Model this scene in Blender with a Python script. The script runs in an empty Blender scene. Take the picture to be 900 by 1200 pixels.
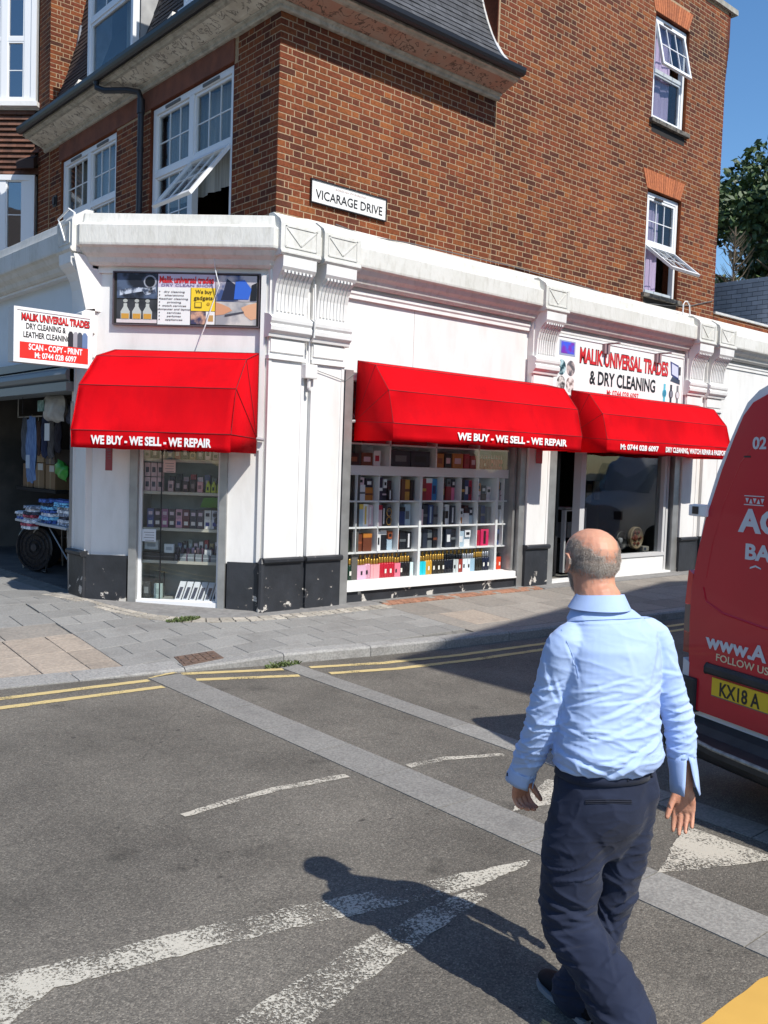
import bpy, bmesh, math, random
import numpy as np
from mathutils import Vector, Matrix, noise
R=math.radians
sc=bpy.context.scene
col=sc.collection
# ---------------------------------------------------------------- camera, sky, sun, exposure
CAMP=Vector((-5.99085,-8.91065,1.9))
cam=bpy.data.cameras.new('camera'); camo=bpy.data.objects.new('camera',cam); col.objects.link(camo)
cam.sensor_fit='VERTICAL'; cam.sensor_height=24; cam.sensor_width=18; cam.lens=24*1073/1200
cam.clip_start=.05; cam.clip_end=1500
m3=Matrix(((0.75376,0.00927,-0.65709),(-0.65630,0.06177,-0.75197),(0.03362,0.99806,0.05249)))
m3=m3.to_quaternion().to_matrix().to_4x4(); m3.translation=CAMP
camo.matrix_world=m3; sc.camera=camo
sc.render.resolution_x=768; sc.render.resolution_y=1024
EL,SUNX=48.6,.003
sd=Vector((SUNX,-math.cos(R(EL)),math.sin(R(EL)))).normalized()
w=bpy.data.worlds.new('World'); sc.world=w; w.use_nodes=True
nt=w.node_tree; bg=nt.nodes['Background']; sky=nt.nodes.new('ShaderNodeTexSky'); sky.sky_type='NISHITA'; sky.sun_disc=False
sky.sun_elevation=R(EL); sky.sun_rotation=R(180); sky.air_density=1.0; sky.dust_density=.4; sky.ozone_density=2.0; sky.altitude=100
hs=nt.nodes.new('ShaderNodeHueSaturation'); hs.inputs['Saturation'].default_value=1.22
nt.links.new(sky.outputs[0],hs.inputs['Color']); nt.links.new(hs.outputs[0],bg.inputs[0]); bg.inputs[1].default_value=.145
sl=bpy.data.lights.new('sun','SUN'); sl.energy=4.6; sl.angle=R(.53); sl.color=(1,.955,.88)
so=bpy.data.objects.new('sun',sl); col.objects.link(so); so.rotation_euler=sd.to_track_quat('Z','Y').to_euler()
sc.view_settings.view_transform='Standard'; sc.view_settings.look='None'; sc.view_settings.exposure=0.27; sc.view_settings.gamma=1
# ---------------------------------------------------------------- materials
MATS={}
def mat(name,c,rough=.8,c2=None,scale=8,bump=0,bscale=None,metal=0,spec=.5,stain=None,stscale=1.2,stamt=.35,detail=6,rndval=0,coat=0,coord='Object',stretch=None,thr=(.35,.65)):
    if name in MATS: return MATS[name]
    m=bpy.data.materials.new(name); m.use_nodes=True; t=m.node_tree; N=t.nodes; L=t.links
    b=N['Principled BSDF']; b.inputs['Roughness'].default_value=rough; b.inputs['Metallic'].default_value=metal
    b.inputs['Specular IOR Level'].default_value=spec; b.inputs['Coat Weight'].default_value=coat
    col_out=None
    if c2 or bump or stain:
        tc=N.new('ShaderNodeTexCoord'); src=tc.outputs[coord]
        if stretch:
            mp=N.new('ShaderNodeMapping'); mp.inputs['Scale'].default_value=stretch; L.new(src,mp.inputs[0]); src=mp.outputs[0]
    if c2:
        n=N.new('ShaderNodeTexNoise'); n.inputs['Scale'].default_value=scale; n.inputs['Detail'].default_value=detail; L.new(src,n.inputs['Vector'])
        r=N.new('ShaderNodeMapRange'); r.inputs[1].default_value=thr[0]; r.inputs[2].default_value=thr[1]; L.new(n.outputs['Fac'],r.inputs[0])
        mx=N.new('ShaderNodeMix'); mx.data_type='RGBA'; mx.inputs[6].default_value=(*c,1); mx.inputs[7].default_value=(*c2,1)
        L.new(r.outputs[0],mx.inputs[0]); col_out=mx.outputs[2]
    if stain:
        n=N.new('ShaderNodeTexNoise'); n.inputs['Scale'].default_value=stscale; n.inputs['Detail'].default_value=9; n.inputs['Roughness'].default_value=.65; L.new(src,n.inputs['Vector'])
        r=N.new('ShaderNodeMapRange'); r.inputs[1].default_value=.5; r.inputs[2].default_value=.72; r.inputs[4].default_value=stamt; L.new(n.outputs['Fac'],r.inputs[0])
        mx=N.new('ShaderNodeMix'); mx.data_type='RGBA'; mx.inputs[7].default_value=(*stain,1)
        if col_out: L.new(col_out,mx.inputs[6])
        else: mx.inputs[6].default_value=(*c,1)
        L.new(r.outputs[0],mx.inputs[0]); col_out=mx.outputs[2]
    if rndval:
        oi=N.new('ShaderNodeObjectInfo'); r=N.new('ShaderNodeMapRange'); r.inputs[3].default_value=1-rndval; r.inputs[4].default_value=1+rndval
        L.new(oi.outputs['Random'],r.inputs[0])
        hv=N.new('ShaderNodeHueSaturation'); L.new(r.outputs[0],hv.inputs['Value'])
        if col_out: L.new(col_out,hv.inputs['Color'])
        else: hv.inputs['Color'].default_value=(*c,1)
        col_out=hv.outputs[0]
    if col_out: L.new(col_out,b.inputs['Base Color'])
    else: b.inputs['Base Color'].default_value=(*c,1)
    if bump:
        n=N.new('ShaderNodeTexNoise'); n.inputs['Scale'].default_value=bscale or scale; n.inputs['Detail'].default_value=5; L.new(src,n.inputs['Vector'])
        bp=N.new('ShaderNodeBump'); bp.inputs['Strength'].default_value=bump; bp.inputs['Distance'].default_value=.02
        L.new(n.outputs['Fac'],bp.inputs['Height']); L.new(bp.outputs[0],b.inputs['Normal'])
    MATS[name]=m; return m
def S(r,g,b):  # sRGB 0-255 -> linear
    f=lambda v:(v/255/12.92) if v/255<=.04045 else ((v/255+.055)/1.055)**2.4
    return (f(r),f(g),f(b))
def glassmat(name,tint=(.9,.93,.95),refl=.1,dust=.0):
    if name in MATS: return MATS[name]
    m=bpy.data.materials.new(name); m.use_nodes=True; t=m.node_tree; N=t.nodes; L=t.links; N.remove(N['Principled BSDF'])
    o=N['Material Output']; tr=N.new('ShaderNodeBsdfTransparent'); tr.inputs[0].default_value=(*tint,1)
    g=N.new('ShaderNodeBsdfGlossy'); g.inputs['Roughness'].default_value=.015
    lw=N.new('ShaderNodeLayerWeight'); lw.inputs[0].default_value=.5; fr=N.new('ShaderNodeMath'); fr.operation='POWER'; fr.inputs[1].default_value=5; L.new(lw.outputs['Facing'],fr.inputs[0]); ad=N.new('ShaderNodeMath'); ad.operation='MULTIPLY_ADD'; ad.inputs[1].default_value=.9; ad.inputs[2].default_value=refl
    ad.use_clamp=True; L.new(fr.outputs[0],ad.inputs[0]); mx=N.new('ShaderNodeMixShader'); L.new(ad.outputs[0],mx.inputs[0]); L.new(tr.outputs[0],mx.inputs[1]); L.new(g.outputs[0],mx.inputs[2])
    tc=N.new('ShaderNodeTexCoord'); n=N.new('ShaderNodeTexNoise'); n.inputs['Scale'].default_value=1.3; bp=N.new('ShaderNodeBump'); bp.inputs['Strength'].default_value=.05; bp.inputs['Distance'].default_value=.05
    L.new(tc.outputs['Object'],n.inputs[0]); L.new(n.outputs[0],bp.inputs['Height']); L.new(bp.outputs[0],g.inputs['Normal'])
    L.new(mx.outputs[0],o.inputs[0]); MATS[name]=m; return m
def flat(r,g,b,rough=.5,**k): return mat('print_%d_%d_%d_%g'%(r,g,b,rough),S(r,g,b),rough,**k)
def brickmat():
    m=bpy.data.materials.new('brick_faces'); m.use_nodes=True; t=m.node_tree; N=t.nodes; L=t.links; b=N['Principled BSDF']; b.inputs['Roughness'].default_value=.85; b.inputs['Specular IOR Level'].default_value=.25
    at=N.new('ShaderNodeAttribute'); at.attribute_name='rnd'; oi=N.new('ShaderNodeObjectInfo')
    ad=N.new('ShaderNodeMath'); ad.operation='ADD'; L.new(at.outputs['Fac'],ad.inputs[0]); L.new(oi.outputs['Random'],ad.inputs[1]); fr=N.new('ShaderNodeMath'); fr.operation='FRACT'; L.new(ad.outputs[0],fr.inputs[0])
    cr=N.new('ShaderNodeValToRGB'); e=cr.color_ramp; e.interpolation='LINEAR'
    cols=[(0,(.180,.044,.017)),(.18,(.205,.058,.019)),(.36,(.150,.035,.016)),(.5,(.260,.082,.024)),(.62,(.165,.042,.017)),(.80,(.12,.032,.016)),(.92,(.075,.025,.015)),(1,(.195,.050,.018))]
    e.elements[0].position=0; e.elements[0].color=(*cols[0][1],1); e.elements[1].position=1; e.elements[1].color=(*cols[-1][1],1)
    for p,c in cols[1:-1]: x=e.elements.new(p); x.color=(*c,1)
    L.new(fr.outputs[0],cr.inputs[0])
    ge=N.new('ShaderNodeNewGeometry'); n=N.new('ShaderNodeTexNoise'); n.inputs['Scale'].default_value=28; n.inputs['Detail'].default_value=8; n.inputs['Roughness'].default_value=.7; L.new(ge.outputs['Position'],n.inputs['Vector'])
    r=N.new('ShaderNodeMapRange'); r.inputs[1].default_value=.3; r.inputs[2].default_value=.7; r.inputs[3].default_value=.62; r.inputs[4].default_value=1.35; L.new(n.outputs[0],r.inputs[0])
    n2=N.new('ShaderNodeTexNoise'); n2.inputs['Scale'].default_value=.9; n2.inputs['Detail'].default_value=7; n2.inputs['Roughness'].default_value=.6; L.new(ge.outputs['Position'],n2.inputs['Vector'])
    r2=N.new('ShaderNodeMapRange'); r2.inputs[1].default_value=.3; r2.inputs[2].default_value=.7; r2.inputs[3].default_value=.62; r2.inputs[4].default_value=1.25; L.new(n2.outputs[0],r2.inputs[0])
    mu=N.new('ShaderNodeMath'); mu.operation='MULTIPLY'; L.new(r.outputs[0],mu.inputs[0]); L.new(r2.outputs[0],mu.inputs[1])
    # soot high up near the parapet end
    sx=N.new('ShaderNodeSeparateXYZ'); L.new(ge.outputs['Position'],sx.inputs[0])
    rz=N.new('ShaderNodeMapRange'); rz.inputs[1].default_value=8.4; rz.inputs[2].default_value=9.3; L.new(sx.outputs[2],rz.inputs[0])
    rx=N.new('ShaderNodeMapRange'); rx.inputs[1].default_value=7.9; rx.inputs[2].default_value=8.9; L.new(sx.outputs[0],rx.inputs[0])
    rzz=N.new('ShaderNodeMapRange'); rzz.inputs[1].default_value=10.1; rzz.inputs[2].default_value=9.7; L.new(sx.outputs[2],rzz.inputs[0])
    m1=N.new('ShaderNodeMath'); m1.operation='MULTIPLY'; L.new(rz.outputs[0],m1.inputs[0]); L.new(rx.outputs[0],m1.inputs[1])
    m2=N.new('ShaderNodeMath'); m2.operation='MULTIPLY'; L.new(m1.outputs[0],m2.inputs[0]); L.new(rzz.outputs[0],m2.inputs[1])
    n3=N.new('ShaderNodeTexNoise'); n3.inputs['Scale'].default_value=3; n3.inputs['Detail'].default_value=6; L.new(ge.outputs['Position'],n3.inputs['Vector'])
    r3=N.new('ShaderNodeMapRange'); r3.inputs[1].default_value=.35; r3.inputs[2].default_value=.6; r3.inputs[4].default_value=.8; L.new(n3.outputs[0],r3.inputs[0])
    m4=N.new('ShaderNodeMath'); m4.operation='MULTIPLY'; L.new(m2.outputs[0],m4.inputs[0]); L.new(r3.outputs[0],m4.inputs[1])
    hv=N.new('ShaderNodeHueSaturation'); L.new(cr.outputs[0],hv.inputs['Color']); L.new(mu.outputs[0],hv.inputs['Value'])
    mx=N.new('ShaderNodeMix'); mx.data_type='RGBA'; mx.inputs[7].default_value=(.028,.02,.017,1); L.new(hv.outputs[0],mx.inputs[6]); L.new(m4.outputs[0],mx.inputs[0])
    L.new(mx.outputs[2],b.inputs['Base Color'])
    bp=N.new('ShaderNodeBump'); bp.inputs['Strength'].default_value=.5; bp.inputs['Distance'].default_value=.006; L.new(n.outputs[0],bp.inputs['Height']); L.new(bp.outputs[0],b.inputs['Normal'])
    return m
M_brick=brickmat()
M_mortar=mat('mortar',(.43,.31,.19),.95,(.30,.21,.13),30,bump=.3)
M_white=mat('white_masonry_paint',(.80,.79,.77),.55,(.72,.71,.69),2.5,stain=(.46,.43,.37),stscale=5,stamt=.16,bump=.12,bscale=14,stretch=(1,1,.3))
M_ledge=mat('weathered_white_ledge',(.70,.69,.65),.7,(.63,.62,.57),3,stain=(.36,.34,.27),stscale=14,stamt=.4,bump=.3,bscale=25,stretch=(1,1,.35))
M_upvc=mat('white_plastic_frame',(.78,.79,.8),.35)
M_glass=glassmat('window_glass',(.80,.83,.84),.05)
M_shopglass=glassmat('shop_glass',(.97,.98,.98),.045)
M_metal=mat('galvanised_metal',(.42,.42,.41),.45,(.33,.33,.32),6,metal=.6)
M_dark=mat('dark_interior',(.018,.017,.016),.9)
M_black=mat('black_metal',(.015,.015,.017),.45)
def shop_black():
    m=mat('black_plinth_paint',(.018,.02,.024),.5,(.03,.033,.04),4,bump=.2,bscale=12)
    t=m.node_tree; N=t.nodes; L=t.links; b=N['Principled BSDF']; ge=N.new('ShaderNodeNewGeometry'); n=N.new('ShaderNodeTexNoise'); n.inputs['Scale'].default_value=5.5; n.inputs['Detail'].default_value=9; n.inputs['Roughness'].default_value=.62; n.inputs['Distortion'].default_value=.3
    L.new(ge.outputs['Position'],n.inputs['Vector']); sx=N.new('ShaderNodeSeparateXYZ'); L.new(ge.outputs['Position'],sx.inputs[0])
    rz=N.new('ShaderNodeMapRange'); rz.inputs[1].default_value=.2; rz.inputs[2].default_value=.75; rz.inputs[3].default_value=.07; rz.inputs[4].default_value=-.03; L.new(sx.outputs[2],rz.inputs[0])
    ad=N.new('ShaderNodeMath'); L.new(n.outputs[0],ad.inputs[0]); L.new(rz.outputs[0],ad.inputs[1])
    st=N.new('ShaderNodeMapRange'); st.inputs[1].default_value=.66; st.inputs[2].default_value=.668; L.new(ad.outputs[0],st.inputs[0])
    mx=N.new('ShaderNodeMix'); mx.data_type='RGBA'; old=b.inputs['Base Color'].links[0].from_socket; L.new(old,mx.inputs[6]); mx.inputs[7].default_value=(.55,.52,.47,1); L.new(st.outputs[0],mx.inputs[0]); L.new(mx.outputs[2],b.inputs['Base Color'])
    s2=N.new('ShaderNodeMapRange'); s2.inputs[1].default_value=.635; s2.inputs[2].default_value=.655; L.new(ad.outputs[0],s2.inputs[0]); m2=N.new('ShaderNodeMix'); m2.data_type='RGBA'; L.new(old,m2.inputs[6]); m2.inputs[7].default_value=(.11,.10,.095,1); L.new(s2.outputs[0],m2.inputs[0]); L.new(m2.outputs[2],mx.inputs[6])
    return m
M_plinth=shop_black()
M_slate=mat('roof_slate',(.075,.078,.085),.6,(.045,.047,.052),9,rndval=.3,bump=.2,bscale=30)
M_slateL=mat('roof_tile_brown',(.06,.04,.032),.8,(.035,.027,.024),9,rndval=.3,bump=.2,bscale=30)
M_asph=None
# ---------------------------------------------------------------- object helpers
def props(o,label=None,cat=None,group=None,kind=None):
    if label: o['label']=label
    if cat: o['category']=cat
    if group: o['group']=group
    if kind: o['kind']=kind
    return o
def thing(name,label,cat,loc=(0,0,0),group=None):
    o=bpy.data.objects.new(name,None); o.empty_display_size=.1; col.objects.link(o); o.location=loc; o['wl']=tuple(loc); return props(o,label,cat,group)
def wloc(o):
    return Vector(o['wl']) if 'wl' in o else Vector((0,0,0))
def link(name,me,m,parent=None,label=None):
    o=bpy.data.objects.new(name,me); col.objects.link(o)
    if m and not me.materials:
        for q in (m if isinstance(m,(list,tuple)) else [m]): me.materials.append(q)
    if parent is not None:
        o.parent=parent; o.location=-wloc(parent)
        if o.location.length<1e-9: o.location=(0,0,0)
    if label: o['label']=label
    return o
class Fr:
    def __init__(s,o,u,n): s.o=Vector((o[0],o[1],0)); s.u=Vector((u[0],u[1],0)).normalized(); s.n=Vector((n[0],n[1],0)).normalized()
    def p(s,a,n,z): return s.o+s.u*a+s.n*n+Vector((0,0,z))
FR=Fr((0,-.35),(1,0),(0,-1))         # right shop face
q=math.sqrt(.5)
AX,AY=-.3,-.35
FC=Fr((AX,AY),(-q,q),(-q,-q))        # splayed corner face
BX,BY=AX-2.01*q,AY+2.01*q
FL=Fr((BX,0),(0,1),(-1,0))           # left shop face (a = y)
UR=Fr((0,0),(1,0),(0,-1))            # upper brick right
UL=Fr((0,0),(0,1),(-1,0))            # upper brick left
class MB:
    def __init__(s): s.v=[]; s.f=[]; s.mi=[]; s.a=[]
    def add(s,vs,fs,mi=0,att=0.):
        k=len(s.v); s.v+= [tuple(x) for x in vs]
        for f in fs: s.f.append([i+k for i in f]); s.mi.append(mi); s.a.append(att)
    def box(s,F,a0,a1,n0,n1,z0,z1,mi=0,att=0.):
        P=[F.p(a,n,z) for z in (z0,z1) for (a,n) in ((a0,n0),(a1,n0),(a1,n1),(a0,n1))]
        s.add(P,[(0,1,2,3),(7,6,5,4),(0,4,5,1),(1,5,6,2),(2,6,7,3),(3,7,4,0)],mi,att); return s
    def bx(s,x0,x1,y0,y1,z0,z1,mi=0,att=0.): return s.box(Fr((0,0),(1,0),(0,1)),x0,x1,y0,y1,z0,z1,mi,att)
    def prism(s,P0,P1,mi=0,att=0.):  # two matching rings
        n=len(P0); s.add(list(P0)+list(P1),[tuple(range(n)),tuple(range(2*n-1,n-1,-1))]+[(i,(i+1)%n,n+(i+1)%n,n+i) for i in range(n)],mi,att); return s
    def prof(s,F,pr,a0,a1,mi=0): return s.prism([F.p(a0,n,z) for n,z in pr],[F.p(a1,n,z) for n,z in pr],mi)
    def face(s,F,poly,n0,n1,mi=0): return s.prism([F.p(a,n0,z) for a,z in poly],[F.p(a,n1,z) for a,z in poly],mi)
    def tube(s,pts,r,k=8,mi=0,cap=True):
        pts=[Vector(p) for p in pts]; rs=r if isinstance(r,(list,tuple)) else [r]*len(pts); rings=[]
        up=Vector((0,0,1))
        for i,p in enumerate(pts):
            d=(pts[min(i+1,len(pts)-1)]-pts[max(i-1,0)]).normalized()
            x=d.cross(up if abs(d.z)<.95 else Vector((1,0,0))).normalized(); y=d.cross(x)
            rings.append([p+(x*math.cos(2*math.pi*j/k)+y*math.sin(2*math.pi*j/k))*rs[i] for j in range(k)])
        vs=[v for g in rings for v in g]; fs=[]
        for i in range(len(rings)-1):
            for j in range(k): fs.append((i*k+j,i*k+(j+1)%k,(i+1)*k+(j+1)%k,(i+1)*k+j))
        if cap: fs+=[tuple(range(k)),tuple(range(len(vs)-1,len(vs)-k-1,-1))]
        s.add(vs,fs,mi); return s
    def lathe(s,c,pr,k=16,axis=None,mi=0):  # pr [(r,h)] around vertical axis or given axis
        c=Vector(c); ax=Vector(axis or (0,0,1)).normalized(); x=ax.orthogonal().normalized(); y=ax.cross(x)
        vs=[c+ax*h+(x*math.cos(2*math.pi*j/k)+y*math.sin(2*math.pi*j/k))*max(r,1e-4) for r,h in pr for j in range(k)]; fs=[]
        for i in range(len(pr)-1):
            for j in range(k): fs.append((i*k+j,i*k+(j+1)%k,(i+1)*k+(j+1)%k,(i+1)*k+j))
        fs+=[tuple(range(k)),tuple(range(len(vs)-1,len(vs)-k-1,-1))]
        s.add(vs,fs,mi); return s
    def mesh(s,name,smooth=False,bevel=0,weld=False):
        me=bpy.data.meshes.new(name); me.from_pydata(s.v,[],s.f)
        me.polygons.foreach_set('material_index',s.mi)
        if any(s.a):
            at=me.attributes.new('rnd','FLOAT','FACE'); at.data.foreach_set('value',s.a)
        bm=bmesh.new(); bm.from_mesh(me)
        if weld: bmesh.ops.remove_doubles(bm,verts=bm.verts,dist=1e-5)
        if bevel: bmesh.ops.bevel(bm,geom=[e for e in bm.edges if e.calc_face_angle(0)>.6],offset=bevel,segments=2,affect='EDGES',profile=.6)
        bmesh.ops.recalc_face_normals(bm,faces=bm.faces); bm.to_mesh(me); bm.free()
        if smooth:
            me.polygons.foreach_set('use_smooth',[True]*len(me.polygons))
            try: me.set_sharp_from_angle(angle=R(40))
            except Exception: pass
        return me
    def obj(s,name,m,parent=None,label=None,smooth=False,bevel=0,weld=False):
        me=s.mesh(name,smooth,bevel,weld)
        return link(name,me,m,parent,label)
def sweep(path,prof,closed_prof=True,mi=0,mb=None):
    """plan polyline (xy), outward on the right-hand side walking the path; profile of (n,z)"""
    mb=mb or MB(); P=[Vector((x,y)) for x,y in path]; offs=[]
    for i,p in enumerate(P):
        ds=[]
        if i>0: ds.append((P[i]-P[i-1]).normalized())
        if i<len(P)-1: ds.append((P[i+1]-P[i]).normalized())
        ns=[Vector((-d.y,d.x)) for d in ds]
        if len(ns)==2: b=(ns[0]+ns[1]); b=b/(b.dot(ns[0])); 
        else: b=ns[0]
        offs.append(b)
    rings=[[Vector((p.x+o.x*n,p.y+o.y*n,z)) for n,z in prof] for p,o in zip(P,offs)]
    for a,b in zip(rings[:-1],rings[1:]): mb.add(a+b,[(i,(i+1)%len(prof),len(prof)+(i+1)%len(prof),len(prof)+i) for i in range(len(prof) if closed_prof else len(prof)-1)],mi)
    if closed_prof:
        mb.add(rings[0],[tuple(range(len(prof)))],mi); mb.add(rings[-1],[tuple(range(len(prof)-1,-1,-1))],mi)
    return mb
def textmesh(body,origin,right,up,h,width=None,off=.0,ext=.0012,spacing=1.,shear=0.):
    cu=bpy.data.curves.new('t','FONT'); cu.body=body; cu.size=1; cu.extrude=.5; cu.offset=off; cu.space_character=spacing; cu.shear=shear; cu.resolution_u=3
    o=bpy.data.objects.new('t',cu); col.objects.link(o); dg=bpy.context.evaluated_depsgraph_get(); me=bpy.data.meshes.new_from_object(o.evaluated_get(dg))
    bpy.data.objects.remove(o); n=len(me.vertices); co=np.empty(n*3); me.vertices.foreach_get('co',co); co=co.reshape(-1,3)
    x0,x1=co[:,0].min(),co[:,0].max(); y0=co[:,1].min(); y1=co[:,1].max()
    caps=.7; sy=h/caps; sx=(width/(x1-x0)) if width else sy
    r=np.array(Vector(right).normalized()); u=np.array(Vector(up).normalized()); nn=np.cross(r,u)
    out=np.array(origin)+np.outer((co[:,0]-x0)*sx,r)+np.outer(co[:,1]*sy,u)+np.outer(np.where(co[:,2]>0,ext,-ext*.2),nn)
    me.vertices.foreach_set('co',out.ravel()); me.update(); return me
def text(name,body,F,a0,a1,z,h,n,m,parent,flip=False,**k):
    """lettering on frame face, reading from a0 to a1 as seen from outside"""
    o=F.p(a0,n,z); r=(F.p(a1,n,z)-o); me=textmesh(body,o,r,(0,0,1),h,width=abs(a1-a0),**k); me.materials.clear(); return link(name,me,m,parent)
rng=random.Random(7)
# ================================================================ ground
XK=[(-14,-.55),(-6,-1.2),(-3.5,-1.5),(-2.4,-1.65),(-1.2,-1.92),(-.46,-2.08),(.7,-2.25),(2.2,-2.36),(8,-2.62),(40,-4.0)]
def yk(x):
    for (a,ya),(b,yb) in zip(XK[:-1],XK[1:]):
        if x<=b: return ya+(yb-ya)*(x-a)/(b-a)
    return XK[-1][1]
def kz(x): return .012+(.10-.012)*min(1,max(0,(x+2.3)/1.3))
def zp(x,y):
    k=yk(x); t=min(1,max(0,(y-k)/(1-k))); return kz(x)+(.27-kz(x))*t
def asphalt():
    m=bpy.data.materials.new('asphalt'); m.use_nodes=True; t=m.node_tree; N=t.nodes; L=t.links; b=N['Principled BSDF']; b.inputs['Roughness'].default_value=.85; b.inputs['Specular IOR Level'].default_value=.35
    ge=N.new('ShaderNodeNewGeometry')
    v=N.new('ShaderNodeTexVoronoi'); v.inputs['Scale'].default_value=150; L.new(ge.outputs['Position'],v.inputs['Vector'])
    hs=N.new('ShaderNodeSeparateColor'); L.new(v.outputs['Color'],hs.inputs[0])
    cr=N.new('ShaderNodeValToRGB'); e=cr.color_ramp; e.elements[0].color=(.098,.089,.076,1); e.elements[1].color=(.27,.245,.205,1); e.elements[1].position=1
    x=e.elements.new(.55); x.color=(.152,.138,.116,1); x=e.elements.new(.85); x.color=(.19,.172,.143,1); x=e.elements.new(.95); x.color=(.235,.212,.175,1)
    L.new(hs.outputs[0],cr.inputs[0])
    n=N.new('ShaderNodeTexNoise'); n.inputs['Scale'].default_value=1.1; n.inputs['Detail'].default_value=8; n.inputs['Roughness'].default_value=.6; L.new(ge.outputs['Position'],n.inputs['Vector'])
    r=N.new('ShaderNodeMapRange'); r.inputs[1].default_value=.3; r.inputs[2].default_value=.7; r.inputs[3].default_value=.60; r.inputs[4].default_value=1.08; L.new(n.outputs[0],r.inputs[0])
    n2=N.new('ShaderNodeTexNoise'); n2.inputs['Scale'].default_value=14; n2.inputs['Detail'].default_value=3; L.new(ge.outputs['Position'],n2.inputs['Vector'])
    r2=N.new('ShaderNodeMapRange'); r2.inputs[1].default_value=.68; r2.inputs[2].default_value=.74; r2.inputs[3].default_value=1; r2.inputs[4].default_value=.5; L.new(n2.outputs[0],r2.inputs[0])
    mu=N.new('ShaderNodeMath'); mu.operation='MULTIPLY'; L.new(r.outputs[0],mu.inputs[0]); L.new(r2.outputs[0],mu.inputs[1])
    hv=N.new('ShaderNodeHueSaturation'); L.new(cr.outputs[0],hv.inputs['Color'])
    nw=N.new('ShaderNodeTexNoise'); nw.inputs['Scale'].default_value=2.2; nw.inputs['Detail'].default_value=6; L.new(ge.outputs['Position'],nw.inputs['Vector'])
    va=N.new('ShaderNodeMix'); va.data_type='VECTOR'; va.inputs[0].default_value=.22; L.new(ge.outputs['Position'],va.inputs[4]); L.new(nw.outputs['Color'],va.inputs[5])
    vc=N.new('ShaderNodeTexVoronoi'); vc.feature='DISTANCE_TO_EDGE'; vc.inputs['Scale'].default_value=.55; L.new(va.outputs[1],vc.inputs['Vector'])
    rc_=N.new('ShaderNodeMapRange'); rc_.inputs[1].default_value=.0008; rc_.inputs[2].default_value=.004; rc_.inputs[3].default_value=.86; rc_.inputs[4].default_value=1; L.new(vc.outputs['Distance'],rc_.inputs[0])
    n5=N.new('ShaderNodeTexNoise'); n5.inputs['Scale'].default_value=2.6; n5.inputs['Detail'].default_value=5; L.new(ge.outputs['Position'],n5.inputs['Vector'])
    r5=N.new('ShaderNodeMapRange'); r5.inputs[1].default_value=.64; r5.inputs[2].default_value=.74; r5.inputs[3].default_value=1; r5.inputs[4].default_value=.62; L.new(n5.outputs[0],r5.inputs[0])
    q1=N.new('ShaderNodeMath'); q1.operation='MULTIPLY'; L.new(mu.outputs[0],q1.inputs[0]); L.new(rc_.outputs[0],q1.inputs[1]); q2=N.new('ShaderNodeMath'); q2.operation='MULTIPLY'; L.new(q1.outputs[0],q2.inputs[0]); L.new(r5.outputs[0],q2.inputs[1]); L.new(q2.outputs[0],hv.inputs['Value']); L.new(hv.outputs[0],b.inputs['Base Color'])
    bp=N.new('ShaderNodeBump'); bp.inputs['Strength'].default_value=.6; bp.inputs['Distance'].default_value=.004; L.new(v.outputs['Distance'],bp.inputs['Height']); bp.invert=True; L.new(bp.outputs[0],b.inputs['Normal'])
    return m
M_asph=asphalt()
g=MB(); g.add([(-600,-600,-.06),(600,-600,-.06),(600,600,-.06),(-600,600,-.06)],[(0,1,2,3)])
props(g.obj('ground',mat('far_ground',(.12,.12,.11),.9,(.08,.085,.07),.05)),kind='structure')
g=MB(); g.add([(-60,-22,0),(60,-22,0),(60,1,0),(-60,1,0)],[(0,1,2,3)])
road=props(g.obj('road',M_asph),kind='structure')
# pavement bed following the kerb
def draped(poly_rows,zf,mb):
    """poly_rows: list of rows of (x,y)"""
    k=len(mb.v); W=len(poly_rows[0])
    vs=[(x,y,zf(x,y)) for row in poly_rows for x,y in row]; fs=[]
    for j in range(len(poly_rows)-1):
        for i in range(W-1): fs.append((j*W+i,j*W+i+1,(j+1)*W+i+1,(j+1)*W+i))
    mb.add(vs,fs)
rows=[]
xs=[-14,-10,-8,-6,-5,-4,-3.5,-3,-2.4,-2.2,-2,-1.7,-1.4,-1.2,-1,-.8,-.46,0,.7,1.4,2.2,3,4,5,6,7,8,10,12,16,24,40]
for t in (0,.05,.15,.3,.5,.75,1): rows.append([(x,yk(x)+.02+(1-yk(x))*t) for x in xs])
rows.append([(x,12) for x in xs])
g=MB(); draped(rows,lambda x,y: zp(x,y)-.018,g)
pav=props(g.obj('pavement',mat('pavement_joint_mortar',(.21,.20,.175),.95,(.12,.115,.105),12,bump=.3)),kind='structure')
def clip(poly,a,b,c):  # keep a*x+b*y<=c
    out=[]
    for i in range(len(poly)):
        p,q_=poly[i],poly[(i+1)%len(poly)]; dp=a*p[0]+b*p[1]-c; dq=a*q_[0]+b*q_[1]-c
        if dp<=0: out.append(p)
        if dp*dq<0: t=dp/(dp-dq); out.append((p[0]+(q_[0]-p[0])*t,p[1]+(q_[1]-p[1])*t))
    return out
def area(p): return abs(sum(p[i][0]*p[(i+1)%len(p)][1]-p[(i+1)%len(p)][0]*p[i][1] for i in range(len(p)))/2)
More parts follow.
